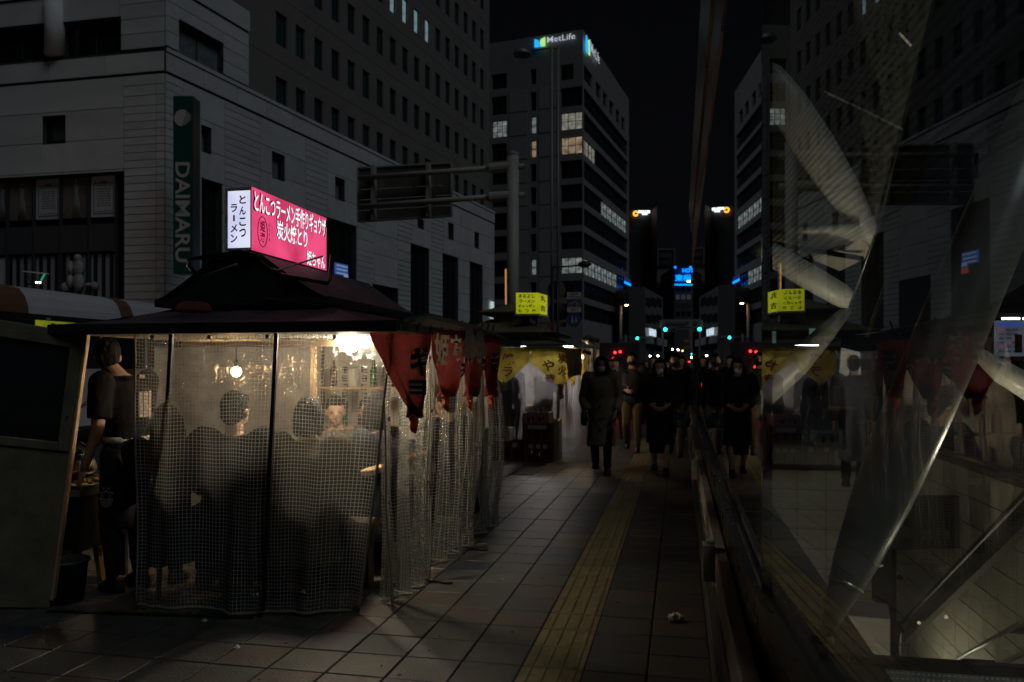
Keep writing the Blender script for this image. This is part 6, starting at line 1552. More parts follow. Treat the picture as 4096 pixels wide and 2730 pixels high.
# beer crates stacked in front
redc = mat('red_crate', (.16, .022, .018), .5, var=.25); whitec = mat('cream_crate', (.34, .32, .27), .5, var=.2); pinkc = mat('pink_tub', (.30, .15, .13), .5, var=.2)
crate_print = mat('crate_print', (.45, .40, .38), .7)
def crate(label, px, d, z0, w, h, dp, m, rz=0, prints=0, slots=3):
    p = W(px, 1476, d); c = Vector((p.x, p.y, z0)); t = thing('crate', label, 'crate', c, 'drinks crates beside the farther stall', rz)
    def pc(name, lo, hi, mm_):
        f = MB(); f.mm(lo, hi); me = f.mesh(name); fix_normals(me); o = bpy.data.objects.new(name, me); COL.objects.link(o); me.materials.append(mm_); o.parent = t; return o
    T_ = .015
    for sy_ in (-1, 1):
        y = sy_ * dp / 2
        pc('side_rail', (-w / 2, y - T_, h * .62), (w / 2, y + T_, h), m); pc('side_rail', (-w / 2, y - T_, 0), (w / 2, y + T_, h * .16), m)
        for k in range(slots + 1): x = -w / 2 + .03 + (w - .06) * k / slots; pc('slat', (x - .03, y - T_ * .8, h * .16), (x + .03, y + T_ * .8, h * .62), m)
    for sx_ in (-1, 1):
        f = sx_ * w / 2; pc('end_wall', (f - T_, -dp / 2 + T_, 0), (f + T_, dp / 2 - T_, h), m)
    pc('bottom', (-w / 2 + T_, -dp / 2 + T_, .005), (w / 2 - T_, dp / 2 - T_, .02), m)
    for k in range(prints): x = -w * .25 + w * .5 * k / max(1, prints - 1); pc('print', (x - .035, -dp / 2 - T_ - .003, h * .70), (x + .035, -dp / 2 - T_ - .001, h * .92), crate_print)
    bm_ = bott[0]
    for k in range(4):
        x = -w * .36 + w * .24 * k; f = MB(); f.lathe((x, -dp * .2, .022), [(.034, 0), (.036, h * .55), (.014, h * .75), (.014, h * .95), (0, h * .95)], 10); me = f.mesh('bottle_end', True); fix_normals(me); me.materials.append(bm_); o = bpy.data.objects.new('bottle_end', me); COL.objects.link(o); o.parent = t
    return t
crate('red drinks crate on the pavement, leftmost in the row beside the farther stall', 2040, 12.7, 0, .46, .31, .36, redc, prints=2)
crate('red drinks crate with pale squares, bottom of the middle stack', 2158, 12.55, 0, .44, .30, .36, redc, R(3), prints=3)
crate('red drinks crate resting on the crate with pale squares, middle of the stack', 2156, 12.55, .302, .44, .30, .36, redc, R(1), prints=4)
crate('pinkish tub on top of the middle red crate stack', 2152, 12.55, .604, .40, .16, .34, pinkc, R(-2), slots=2)
crate('pale cream crate standing right of the red stack, lower one', 2222, 12.75, 0, .14, .32, .36, whitec, slots=1)
crate('pale cream crate standing right of the red stack, upper one', 2222, 12.75, .322, .14, .32, .36, whitec, slots=1)
crate('pale box crate on top of the leftmost red crate', 2005, 12.75, .312, .30, .20, .32, whitec, slots=2)
# ================================================================== gantry sign seen from behind
gm = mat('gantry_paint', (.36, .35, .31), .55, var=.15, vscale=2); gback = mat('sign_back', (.15, .14, .125), .5, .3, var=.2, vscale=2)
DG = 20.0
gt = thing('gantry_sign', 'big overhead road sign seen from behind on two pale arms and a thick pole', 'road sign', at(2055, DG))
p = Vector(at(2052, DG)); s_ = DG / F
f = MB(); f.tube([p, Vector((p.x, p.y, W(0, 620, DG).z))], 24 * s_, 16); f.build('pole', gm, gt, smooth=True)
f = MB(); f.lathe(Vector((p.x, p.y, W(0, 622, DG).z)), [(26 * s_, 0), (26 * s_, .05), (0, .12)], 16); f.build('pole_cap', gm, gt)
def gp(px, py, dd=0): return W(px, py, DG + dd)
armv = gp(1434, 720, .0)
def arm(yr, yl, name='arm'):
    f = MB(); f.tube([gp(1436, yl, 1.2), gp(2032, yr, 0)], 11 * s_, 10); f.build(name, gm, gt, smooth=True)
arm(668, 714); arm(783, 828)
for yy in (668, 783):
    f = MB(); c = gp(2000, yy + 3, .05); f.lathe(c, [(11 * s_, -.36), (21 * s_, -.26), (21 * s_, .26), (11 * s_, .36)], 12, axis=(1, .06, .05)); f.build('bracket', gm, gt)
    f = MB(); f.tube([gp(2075, yy, 0), gp(2098, yy - 2, 0)], 12 * s_, 10); f.build('stub', gm, gt)
def gboard(u0, v0, u1, v1, off, th, name, m):
    q = []
    for u, v in ((u0, v1), (u1, v1), (u1, v0), (u0, v0)):
        x = 1434 + (1804 - 1434) * u; yt = 676 + (656 - 676) * u; yb = 884 + (862 - 884) * u
        q.append(gp(x, yt + (yb - yt) * v, 1.2 - 1.2 * u * .6 + .32))
    nn = (q[1] - q[0]).cross(q[3] - q[0]).normalized(); nn = nn if nn.y < 0 else -nn
    f = MB(); f.hexa([a_ + nn * (off - th) for a_ in q] + [a_ + nn * off for a_ in q]); f.build(name, m, gt)
for k in range(5): gboard(0, k / 5 + .008, 1, (k + 1) / 5 - .008, .0, .05, 'sign_panel', gback)
for u in (.17, .76): gboard(u, -.02, u + .03, 1.03, .22, .2, 'rib', gm)
gboard(-.012, -.01, 0, 1.01, .04, .1, 'frame', gm); gboard(1, -.01, 1.012, 1.01, .04, .1, 'frame', gm); gboard(0, -.03, 1, -.0, .04, .1, 'frame', gm); gboard(0, 1.0, 1, 1.03, .04, .1, 'frame', gm)

# pale twin-tube lamp mast with disc lamp
DM = 34.0; lm = thing('lamp_mast', 'tall pale twin-tube lamp mast with an unlit disc lamp reaching left', 'street lamp', at(2220, DM))
for px in (2207, 2232):
    f = MB(); f.tube([Vector(at(px, DM)), W(px, 188, DM)], 5.5 * DM / F, 8); f.build('mast_tube', mat('mast_grey', (.22, .215, .205), .5, .2, var=.1), lm, smooth=True)
for k in range(7):
    f = MB(); f.beam(W(2207, 360 + 135 * k, DM), W(2232, 360 + 135 * k, DM), .05, .06); f.build('spacer', MATS['mast_grey'], lm)
f = MB(); f.tube([W(2238, 190, DM), W(2190, 194, DM), W(2128, 204, DM)], 4 * DM / F, 8); f.build('arm', MATS['mast_grey'], lm, smooth=True)
c = W(2088, 218, DM); s_ = DM / F
f = MB(); f.lathe(c, [(20 * s_, -.10), (34 * s_, -.06), (36 * s_, .03), (28 * s_, .08), (30 * s_, .12), (16 * s_, .2), (0, .21)], 20); f.build('lamp_head', MATS['mast_grey'], lm, smooth=True)
# dark twin pole with lamp arm and road signs
DP = 19.0; dpole = thing('lamp_post', 'dark twin-tube lamp post with an unlit lamp arm and road signs on it', 'street lamp', at(2220, DP)); s_ = DP / F
for px in (2211, 2230):
    f = MB(); f.tube([Vector(at(px, DP)), W(px, 1064, DP)], 5 * s_, 8); f.build('tube', M['black'], dpole, smooth=True)
f = MB(); f.tube([W(2208, 1070, DP), W(2260, 1068, DP), W(2318, 1062, DP)], 3.2 * s_, 8); f.build('arm', M['black'], dpole, smooth=True)
f = MB(); f.ball(W(2338, 1058, DP), (27 * s_, .12, 13 * s_), 14); f.build('lamp_head', M['black'], dpole, smooth=True)
ax_ = Vector((CA, SA, 0)); fr_ = Vector((SA, -CA, 0))
def plate(parent, name, px0, py0, px1, py1, d, m, out=0, th=.02):
    q = [W(px0, py1, d), W(px1, py1, d), W(px1, py0, d), W(px0, py0, d)]; f = MB(); f.prism([a + fr_ * out for a in q], fr_ * th); return f.build(name, m, parent, bevel=0)
def disc_(parent, name, px, py, r, d, m, out=0, th=.02):
    f = MB(); f.lathe(W(px, py, d) + fr_ * out, [(r * d / F, 0), (r * d / F, th), (0, th)], 28, axis=fr_); return f.build(name, m, parent)
ss = thing('road_sign', 'motorcycle road sign with white plates above and below, on the dark lamp post', 'road sign', W(2296, 1245, DP - .1))
wp = mat('sign_white_paint', (.42, .41, .40), .5, var=.15); ip = mat('sign_ink', (.05, .06, .10), .6); rp_ = mat('sign_red', (.30, .04, .03), .5); bp_ = mat('sign_blue', (.015, .045, .14), .5, var=.2)
D1 = DP - .15
plate(ss, 'plate', 2268, 1170, 2325, 1196, D1, wp); plate(ss, 'plate', 2268, 1230, 2325, 1250, D1, wp)
plate(ss, 'red_border', 2267, 1196.5, 2326, 1229.5, D1, rp_); plate(ss, 'blue_panel', 2270, 1199.5, 2323, 1226.5, D1, bp_, .021, .006)
f = MB()
for s_t, px, py, w_, h_ in (('自転車', 2296, 1177, .19, .055), ('歩行者専用', 2296, 1189, .28, .055), ('徐行', 2296, 1240, .16, .07)): put_text(f, s_t, W(px, py, D1) + fr_ * .023, ax_, (0, 0, 1), w=w_, h=h_, bold=.02)
f.build('lettering', ip, ss, fix=False)
f = MB()
for px in (2282, 2310): 
    c = W(px, 1219, D1) + fr_ * .03; f.tube([c + ax_ * (.04 * math.cos(a)) + Vector((0, 0, .04 * math.sin(a))) for a in [2 * math.pi * i / 14 for i in range(15)]], .006, 5)
for a, b_ in (((2282, 1219), (2295, 1207)), ((2295, 1207), (2310, 1219)), ((2290, 1216), (2302, 1207)), ((2302, 1205), (2308, 1203))): f.beam(W(*a, D1) + fr_ * .03, W(*b_, D1) + fr_ * .03, .012)
f.build('motorcycle_mark', wp, ss)
bsn = thing('road_sign', 'blue round pedestrian road sign below the motorcycle sign', 'road sign', W(2295, 1312, D1))
disc_(bsn, 'disc', 2295, 1280, 29, D1, bp_); f = MB()
for dx, sc in ((-6, 1.0), (9, .7)):
    c = W(2295 + dx, 1280, D1) + fr_ * .026; f.ball(c + Vector((0, 0, .07 * sc)), (.018 * sc, .004, .02 * sc), 8)
    f.loft([(c.x, c.y, c.z - .08 * sc, .03 * sc, .004), (c.x, c.y, c.z, .026 * sc, .004), (c.x, c.y, c.z + .045 * sc, .02 * sc, .004)], 8)
f.build('walker_mark', wp, bsn)
for py, l in ((1160, 'upper round road sign seen from behind left of the dark lamp post'), (1248, 'lower round road sign seen from behind left of the dark lamp post')):
    t = thing('road_sign', l, 'road sign', W(2226, py + 32, DP + .12)); disc_(t, 'disc', 2226, py, 37, DP + .1, mat('sign_rear', (.10, .075, .065), .6, var=.2)); plate(t, 'strap', 2195, py + 32, 2258, py + 35, DP + .05, mat('rusty_strap', (.16, .08, .05), .7))
    
for px, pyt, l in ((2203, 1290, 'small brick-red plate left of the dark lamp post'), (2252, 1288, 'small red lit plate right of the dark lamp post')):
    t = thing('small_plate', l, 'plate', W(px, 1310, DP)); plate(t, 'face', px - 13, pyt, px + 13, pyt + 20, DP, rp_)

# sodium street lamps, lit
def sodium(label, px_pole, y_top, lx, ly, d, s, r=.10):
    t = thing('street_lamp', label, 'street lamp', at(px_pole, d), 'lit orange street lamps'); k = d / F
    f = MB(); f.tube([Vector(at(px_pole, d)), W(px_pole, y_top, d)], r, 8); f.build('pole', mat('lamp_pole', (.26, .24, .22), .6), t, smooth=True)
    f = MB(); f.tube([W(px_pole, y_top + 2, d), W((px_pole + lx) / 2, y_top - 3, d), W(lx, ly - 2, d)], r * .5, 6); f.build('arm', MATS['lamp_pole'], t, smooth=True)
    c = W(lx, ly, d); f = MB(); f.ball(c, (7 * k, 7 * k, 2.6 * k), 12); f.build('lamp', glow('sodium_glow', (1.0, .52, .17), s), t, smooth=True)
    f = MB(); f.ball(c + Vector((0, 0, 2.2 * k)), (8.5 * k, 6 * k, 2.2 * k), 12); f.build('hood', MATS['lamp_pole'], t, smooth=True)
sodium('lit orange street lamp on a tall pole right of the office block', 2482, 1224, 2506, 1222, 55, 30)
sodium('lit orange street lamp in front of the blue hotel sign', 2776, 1130, 2755, 1127, 75, 30, .08)
t = thing('street_lamp', 'slim pole with orange light put on as a glowing strip, beside the yellow box sign', 'street lamp', at(2027, 44)); f = MB(); f.tube([Vector(at(2027, 44)), W(2026, 1075, 44)], .085, 8); f.build('pole', mat('painted_lit_pole', (.5, .42, .32), .5), t, smooth=True)
f = MB(); f.tube([W(2022.5, 1078, 43.9), W(2023.5, 1235, 43.9)], .035, 6); f.build('light_strip', glow('painted_amber_light', (1, .50, .16), .55), t)  # orange light falling on the pole, put into its colour and this glowing strip
# added street lamp over the road, out of view, that warms the store front
for i, (x, y, l) in enumerate(((-29.5, 29.0, 'added unseen street lamp over the road, warming the store front from the left'),)):
    t = thing('street_lamp', l, 'street lamp', (x - 4, y, 0), 'added road lamps'); f = MB(); f.tube([(x - 4, y, 0), (x - 4, y, 6.4), (x - 3, y, 6.7), (x - 2.2, y, 6.7)], .07, 8); f.build('pole', MATS['lamp_pole'], t, smooth=True)
    f = MB(); f.ball((x - 2, y, 6.62), (.3, .16, .06), 12); f.build('lamp', glow('added_road_lamp', (1.0, .70, .55), 110), t, smooth=True)
# traffic signals
sigm = mat('signal_housing', (.16, .15, .14), .6); grn = glow('signal_green', (.02, .95, .78), 7); offl = mat('signal_off', (.03, .012, .008), .4)
def signal(label, px, py, d, arm_px, r=7):
    t = thing('traffic_signal', label, 'traffic signal', at(arm_px, d), 'green traffic signals down the street'); k = d / F
    f = MB(); c = W(px, py, d); w3 = r * 2.4 * k
    f.box(c + ax_ * w3 - fr_ * .1, (w3 * 3.2, .2, r * 2.5 * k), YAW); f.build('housing', sigm, t, bevel=.03)
    f = MB(); f.lathe(c + fr_ * .02, [(r * k, 0), (r * k * .8, .06), (0, .08)], 16, axis=fr_); f.build('lens', grn, t)
    for q in (1, 2):
        f = MB(); f.lathe(c + ax_ * w3 * q + fr_ * .02, [(r * k * .9, 0), (0, .04)], 14, axis=fr_); f.build('lens', offl, t)
    f = MB(); f.tube([c + ax_ * w3 * 2.5, W(arm_px, py - 2, d), Vector(at(arm_px, d))], .07, 6); f.build('mast', sigm, t)
signal('left green traffic signal, low beside the orange lamp pole', 2549, 1354, 62, 2482, 5.5)
signal('middle green traffic signal, under the pale footbridge', 2661, 1319, 72, 2772, 7)
signal('right green traffic signal, next to the far end of the glass wall', 2779, 1316, 66, 2771, 6.5)
ne = thing('no_entry_sign', 'round red no-entry road sign over a small yellow plate far down the street', 'road sign', W(2747, 1400, 60)); disc_(ne, 'disc', 2747, 1365, 14, 60, rp_); plate(ne, 'bar', 2738, 1362.5, 2756, 1367.5, 60, wp, .022, .01); plate(ne, 'plate', 2738, 1386, 2757, 1393, 60, mat('yellow_plate', (.3, .28, .03), .5))
f = MB(); f.tube([Vector(at(2747, 60.2)), W(2747, 1352, 60.2)], .05, 6); f.build('pole', sigm, ne)
bn = thing('pole_banner', 'purple and white street banners on the orange lamp pole', 'banner', W(2486, 1400, 54.6)); plate(bn, 'banner', 2477, 1356, 2493, 1398, 54.6, mat('purple_banner', (.16, .08, .2), .7, var=.6, vscale=2)); plate(bn, 'banner', 2498, 1340, 2508, 1372, 54.6, mat('pale_banner', (.25, .24, .26), .7))

# ================================================================== traffic
tail = glow('tail_lamp', (1.0, .03, .03), 5.0); headl = glow('head_lamp', (1.0, .92, .78), 18); carglass = mat('car_glass', (.01, .011, .012), .1, var=0)
def car(label, px, d, col, rear=True, kind='car', W_=1.75, L_=4.3, Hh=1.48):
    p = Vector(at(px, d)); t = thing('parked_car' if False else 'car', label, kind, p, 'traffic down the street'); m = mat('car_paint_' + label.split()[0] + str(px), col, .25, .3, var=.05, coat=.6)
    def T(x, y, z): return Vector((p.x + x, p.y + y, z - .12))
    prof = [(-L_ / 2, .35), (-L_ / 2, .75), (-L_ / 2 + .15, .95), (-L_ / 2 + .75, Hh), (L_ * .12, Hh), (L_ * .28, .98), (L_ / 2 - .1, .82), (L_ / 2, .55), (L_ / 2, .35)]
    f = MB(); f.prism([T(-W_ / 2, y, z) for y, z in prof], (W_, 0, 0)); f.build('body', m, t, bevel=.06)
    f = MB(); y0, y1 = -L_ / 2 + .22, -L_ / 2 + .72
    f.add([T(-W_ / 2 + .14, y0 - .02, .98), T(W_ / 2 - .14, y0 - .02, .98), T(W_ / 2 - .2, y1 - .03, Hh - .06), T(-W_ / 2 + .2, y1 - .03, Hh - .06)], [(0, 1, 2, 3)]); f.build('rear_window', carglass, t, fix=False)
    for sx_ in (-1, 1):
        f = MB(); x = sx_ * (W_ / 2 + .003); f.add([T(x, -L_ / 2 + .45, 1.0), T(x, L_ * .24, 1.0), T(x, L_ * .11, Hh - .08), T(x, -L_ / 2 + .82, Hh - .08)], [(0, 1, 2, 3)]); f.build('side_window', carglass, t, fix=False)
        f = MB(); f.mm(T(sx_ * (W_ / 2 - .32), -L_ / 2 - .02, .72), T(sx_ * (W_ / 2 - .04), -L_ / 2 + .05, .92)); f.build('tail_light', tail if rear else offl, t)
        for yy in (-L_ * .3, L_ * .31):
            f = MB(); f.lathe(T(sx_ * (W_ / 2 - .1) - .1, yy, .32), [(.32, 0), (.32, .2), (.18, .21), (0, .21)], 18, axis=(1, 0, 0)); f.build('wheel', M['black'], t)
    f = MB(); f.mm(T(-.2, -L_ / 2 - .012, .5), T(.2, -L_ / 2 + .02, .62)); f.build('number_plate', wp, t)
    return t
car('dark car with red tail lights beyond the farther stall, left of the walkers', 2430, 27, (.03, .03, .035))
car('silver car with red tail lights farther down the road behind the walkers', 2545, 46, (.3, .3, .31))
car('white taxi with red tail lights near the far end of the glass wall', 2745, 40, (.5, .5, .5))
v = thing('box_truck', 'tall dark truck with red lamps high up beyond the farther stall', 'truck', at(2478, 44)); c = Vector(at(2478, 44))
f = MB(); f.mm((c.x - 1.1, c.y, .5), (c.x + 1.1, c.y + 5.5, 2.9)); f.build('cargo_box', M['darkgrey'], v, bevel=.05); f = MB(); f.mm((c.x - 1.0, c.y + 5.6, .4), (c.x + 1.0, c.y + 7.2, 2.3)); f.build('cab', M['darkgrey'], v, bevel=.1)
for px, py in ((2460, 1411), (2481, 1408), (2463, 1469), (2455, 1434)):
    f = MB(); f.ball(W(px, py, 43.9), (.07, .05, .07), 10); f.build('tail_light', tail, v, smooth=True)
for sx_ in (-1, 1):
    for yy in (1.2, 6.3): f = MB(); f.lathe((c.x + sx_ * .95 - .12, c.y + yy, .38), [(.48, 0), (.48, .24), (0, .24)], 16, axis=(1, 0, 0)); f.build('wheel', M['black'], v)
for i, (px, py, d, m_) in enumerate(((2766, 1430, 70, headl), (2712, 1400, 95, headl), (2690, 1398, 95, headl), (2730, 1404, 95, glow('amber_lamp', (1, .5, .1), 6)), (2768, 1417, 70, grn), (2757, 1448, 60, tail), (2774, 1464, 55, tail), (2600, 1425, 80, headl), (2632, 1424, 80, headl))):
    t = thing('vehicle_lamp', ('far white headlamp high above the others near the blue hotel street end', 'white headlamp right of the middle signal mast', 'white headlamp left of the round no-entry sign', 'orange lamp just left of the no-entry sign', 'tiny green lamp far down the road by the glass wall end', 'red tail lamp under the no-entry sign', 'lowest red tail lamp next to the glass wall end', 'left white lamp between the hooded walkers', 'right white lamp between the hooded walkers')[i], 'vehicle lamp', W(px, py, d), 'lamps of far traffic')
    f = MB(); f.ball(W(px, py, d), (3.4 * d / F, .1, 3.0 * d / F), 10); f.build('lens', m_, t, smooth=True); f = MB(); f.lathe(W(px, py, d) - fr_ * .04, [(4.4 * d / F, 0), (4.4 * d / F, .03), (0, .03)], 12, axis=fr_); f.build('rim', M['black'], t)
f = MB(); c = W(2378, 1412, 40); 
# bus on the road at the left
bus = thing('bus', 'silver bus with brown bands passing behind the near stall, only its roof and windows showing', 'bus', (-13.0, 14.4, 0))
bus_w = mat('bus_silver', (.55, .56, .58), .3, .0, var=.08, vscale=.8); bus_b = mat('bus_brown', (.17, .085, .05), .4, var=.15)
ya, yb, xs = 8.5, 17.4, -11.75; zt = 3.02
prof = [(0, .3), (0, 2.45), (-.03, 2.62), (-.10, 2.80), (-.22, 2.93), (-.45, 3.0), (-1.25, 3.03), (-2.05, 3.0), (-2.3, 2.9), (-2.47, 2.62), (-2.5, 2.45), (-2.5, .3)]
f = MB(); n = 14; vs = []
for k in range(n + 1):
    y = ya + (yb - ya) * k / n; sh = 1.0 if k < n - 1 else (.985 if k == n - 1 else .93)
    for (x, z) in prof: vs.append((xs - 1.25 + (x + 1.25) * sh, y, z * (1 if k < n else .985)))
m_ = len(prof); f.add(vs, [(k * m_ + i, k * m_ + i + 1, (k + 1) * m_ + i + 1, (k + 1) * m_ + i) for k in range(n) for i in range(m_ - 1)] + [tuple(range(m_)), tuple(range(n * m_, (n + 1) * m_))[::-1]])
f.build('body', bus_w, bus, smooth=False)
for (y0, y1) in ((9.2, 12.55), (15.05, 15.45)):
    f = MB(); q = [(x + (.006 if x > -1.25 else -.006), z + (.006 if z > 2.5 else 0)) for x, z in prof]; vs = [(xs + x, y, z) for y in (y0, y1) for x, z in q]; f.add(vs, [(i, i + 1, m_ + i + 1, m_ + i) for i in range(m_ - 1)]); f.build('colour_band', bus_b, bus, fix=False)
busglass = mat('bus_window', (.02, .026, .03), .12, var=.3, vscale=.7)
for k in range(6):
    f = MB(); f.mm((xs - .01, 8.8 + 1.42 * k, 1.45), (xs + .012, 8.8 + 1.42 * k + 1.32, 2.42)); f.build('window', busglass, bus, bevel=.01)
f = MB(); f.mm((xs - .005, 8.7, 2.44), (xs + .02, 17.3, 2.47)); f.build('gutter', M['black'], bus)
a, b_ = on_x(142, 1285, xs + .02), on_x(300, 1285, xs + .02)  # reflection of a stall's sign, put in as a glowing panel
f = MB(); f.mm((xs + .008, a.y - .03, 2.10), (xs + .016, b_.y + .03, 2.38)); refl_back = f.build('reflection_backing', M['black'], bus)
f = MB(); f.mm((xs + .016, a.y, 2.12), (xs + .03, b_.y, 2.36)); f.build('painted_reflection', lit_face('lime_reflection_glow', (.20, .24, .01), (.34, .38, .02), .5, 0), refl_back); f = MB(); 
strokes(f, (xs + .034, (a.y + b_.y) / 2 + .3, 2.24), (0, 1, 0), .9, .16, 6, th=.012); f.build('lettering', M['black'], refl_back)  # lettering of the reflected sign
c = on_x(130, 1120, -12.0); t = thing('lamp_bracket', 'small lit lamp with two green struts and a pale top standing above the bus roof', 'lamp', W(150, 1134, 17)); 
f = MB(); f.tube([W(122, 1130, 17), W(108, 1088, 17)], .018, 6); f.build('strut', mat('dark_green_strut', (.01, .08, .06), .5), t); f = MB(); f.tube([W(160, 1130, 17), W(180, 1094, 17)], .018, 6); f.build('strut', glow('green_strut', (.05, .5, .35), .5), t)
f = MB(); f.beam(W(92, 1086, 17), W(192, 1096, 17), .06, .02); f.build('top_plate', M['white'], t)
for px in (146, 159): f = MB(); f.ball(W(px, 1131, 16.95), .02, 8); f.build('lamp', glow('lamp_white', (1, .95, .85), 9), t, smooth=True)
f = MB(); f.beam(W(110, 1137, 17), W(170, 1137, 17), .05, .03); f.beam(W(140, 1137, 17), (W(140, 1140, 17).x, W(140, 1140, 17).y, 0), .05, .05); f.build('stand', M['black'], t)
# ================================================================== glass hall over the underground stairs
tilem = mat('underground_tile', (.42, .39, .32), .4, var=.14, vscale=2); tiled = mat('underground_joint', (.06, .058, .05), .8)
XW = 3.3
pit = MB()
pit.mm((.32, -1.5, -.14), (.98, 16, -.02)); pit.mm((.98, 13.6, -.14), (3.3, 16.5, -.02)); ledge = pit.build('hall_ledge', mat('ledge_stone', (.06, .058, .055), .45, var=.3, vscale=4)); tag(ledge, kind='structure')
f = MB(); f.mm((XW + .02, -1, -5.5), (XW + .2, 14, .30)); f.mm((.98, 13.7, -5.5), (XW, 13.9, -.15)); f.mm((.86, -1, -5.5), (.97, 13.7, -.15)); swall = f.build('stairwell_wall', tiled); tag(swall, kind='structure')
ub = MB(); ub.mm((-.5, 0, -.5), (.5, 1, .5)); ume = ub.mesh('wall_tile'); fix_normals(ume); ume.materials.append(tilem)
TW, TH = .45, .32
for r in range(13):
    for c in range(24):
        y = 3.2 + TW * c; z = .28 - TH * (r + .5)
        if r > 3 and c < 4: continue
        if y > 13.4: continue
        o = inst('wall_tile', ume, swall, (XW + .012, y, z), rot=(0, 0, R(90)), scale=(TW - .012, .018, TH - .012))
for r in range(8):
    for c in range(5):
        o = inst('wall_tile', ume, swall, (1.2 + .45 * c, 13.692, .0 - TH * (r + .5) - .2), rot=(0, 0, R(180)), scale=(.438, .014, TH - .012))
cop = mat('dark_coping', (.035, .034, .034), .35)
f = MB(); f.mm((XW - .06, -1, .30), (XW + .24, 13.95, .36)); f.mm((XW - .05, -1, .40), (XW + .0, 13.95, .43)); f.build('coping', cop, swall, bevel=.01)
f = MB(); f.mm((1.0, 13.68, .02), (XW - .1, 13.95, .08)); f.build('coping', cop, swall)
# raised parapet with panels at the far end of the opening
f = MB(); f.mm((1.25, 12.9, -.02), (3.2, 13.05, .28)); o = f.build('end_parapet', mat('parapet_panel', (.26, .24, .2), .6, var=.1)); tag(o, kind='structure')
f = MB(); f.mm((1.2, 12.86, .28), (3.22, 13.1, .34)); f.build('coping', cop, o)
# stairs going down away from the street corner
f = MB(); stm = mat('stair_stone', (.30, .28, .24), .6, var=.15)
stairs = MB(); stairs.mm((.98, -1, -5.6), (XW, 14, -4.9)); stt = stairs.build('stair_floor', stm); tag(stt, kind='structure')
for k in range(27):
    f = MB(); y = 4.35 + .30 * k; z = -.25 - .165 * k; f.mm((1.9, y, -4.9), (XW - .05, y + .30, z)); o = f.build('stair_step', stm, stt)
    f = MB(); f.mm((1.9, y - .003, z - .02), (XW - .05, y + .03, z + .003)); f.build('step_nosing', cop, stt)
# escalator balustrade and handrails along the far wall
esc = thing('escalator_rail', 'thick dark escalator balustrade slanting down inside the glass hall', 'escalator rail', (3.0, 10, -2))
A_, B_ = on_x(4180, 1910, 3.0), on_x(3612, 2500, 3.0)
f = MB(); f.beam(A_, B_, .10, .06); f.build('handrail', M['black'], esc, bevel=.02)
f = MB(); f.beam(A_ - Vector((0, 0, .11)), B_ - Vector((0, 0, .11)), .06, .12); f.build('balustrade', mat('dark_glass_panel', (.02, .022, .02), .15, var=.2), esc)
f = MB(); f.beam(A_ - Vector((0, 0, .23)), B_ - Vector((0, 0, .23)), .08, .09); f.build('skirt', mat('skirt_steel', (.05, .05, .048), .35, .5), esc)
f = MB(); f.beam(B_ + Vector((0, .02, -.03)), B_ + Vector((0, .12, -.42)), .14, .30); f.build('end_newel', M['black'], esc, bevel=.03)
for px, py in ((3676, 2492), (3785, 2470)):
    f = MB(); f.ball(on_x(px, py, 2.93), .022, 10); f.build('marker_lamp', glow('rail_marker', (1, .78, .6), .5), esc, smooth=True)
for i, (a, b_, l) in enumerate((((4180, 2440), (3735, 2690), 'upper thin steel handrail at the lower right, inside the glass hall'), ((4180, 2572), (3890, 2715), 'lower thin steel handrail at the lower right, inside the glass hall'))):
    t = thing('handrail', l, 'handrail', on_x(*a, 2.9)); f = MB(); f.tube([on_x(*a, 2.9), on_x(*b_, 2.9)], .022, 8); f.build('tube', M['steel'], t, smooth=True)
    for q in (.25, .75):
        p = on_x(*a, 2.9).lerp(on_x(*b_, 2.9), q); f = MB(); f.beam(p, (XW + .0, p.y, p.z), .03, .05); f.build('bracket', M['black'], t)
# tread plate floor strip near the bottom edge
tp = MB(); zt = -0.03
def gz(px, py, z): d = (EYE - z) * F / (py - 1476); return W(px, py, d)
q = [gz(3400, 2668, zt), gz(4250, 2725, zt), gz(4250, 2860, zt), gz(3480, 2860, zt)]
land = thing('tread_plate', 'pale embossed metal landing plate at the bottom right inside the glass hall', 'floor plate', q[0]); f = MB(); f.prism(q, (0, 0, -.05)); f.build('plate', mat('embossed_plate', (.45, .44, .38), .4, .3, var=.15), land)
f = MB()
for r in range(6):
    for c in range(40):
        u = c / 40 + .5 / 40 * (r % 2); v = (r + .5) / 7; p = q[0].lerp(q[1], u).lerp(q[3].lerp(q[2], u), v); f.lathe(p, [(.012, 0), (.007, .005)], 6)
f.build('embossed_studs', MATS['embossed_plate'], land, kind='stuff')
f = MB(); f.beam(q[0] + Vector((0, .03, .02)), q[1] + Vector((0, .03, .02)), .05, .06); f.build('edge_bar', M['black'], land)
# plain stone box, dark pill-shaped panel, column base
bx = thing('stone_box', 'plain square brown-grey box standing in the stairwell below the leaning column', 'box', gz(3470, 2660, -1.2)); d = 7.0
f = MB(); a, b_ = W(3388, 2990, d), W(3562, 2990, d); f.hexa([a, b_, b_ + Vector((.1, .5, 0)), a + Vector((.1, .5, 0)), W(3384, 2462, d), W(3562, 2478, d), W(3562, 2478, d) + Vector((.1, .5, 0)), W(3384, 2462, d) + Vector((.1, .5, 0))]); f.build('box', mat('box_stone', (.26, .22, .2), .7, var=.1), bx, bevel=.01)
pn = thing('pill_panel', 'upright black rounded panel with a small knob, right of the leaning column foot', 'panel', W(3535, 2430, 8.2)); d = 8.2; k = d / F
pts = [W(3535 + 35 * math.cos(a) * 1.0, (2140 if math.sin(a) > 0 else 2395) - 30 * math.sin(a), d) for a in [R(x) for x in range(0, 360, 15)]]
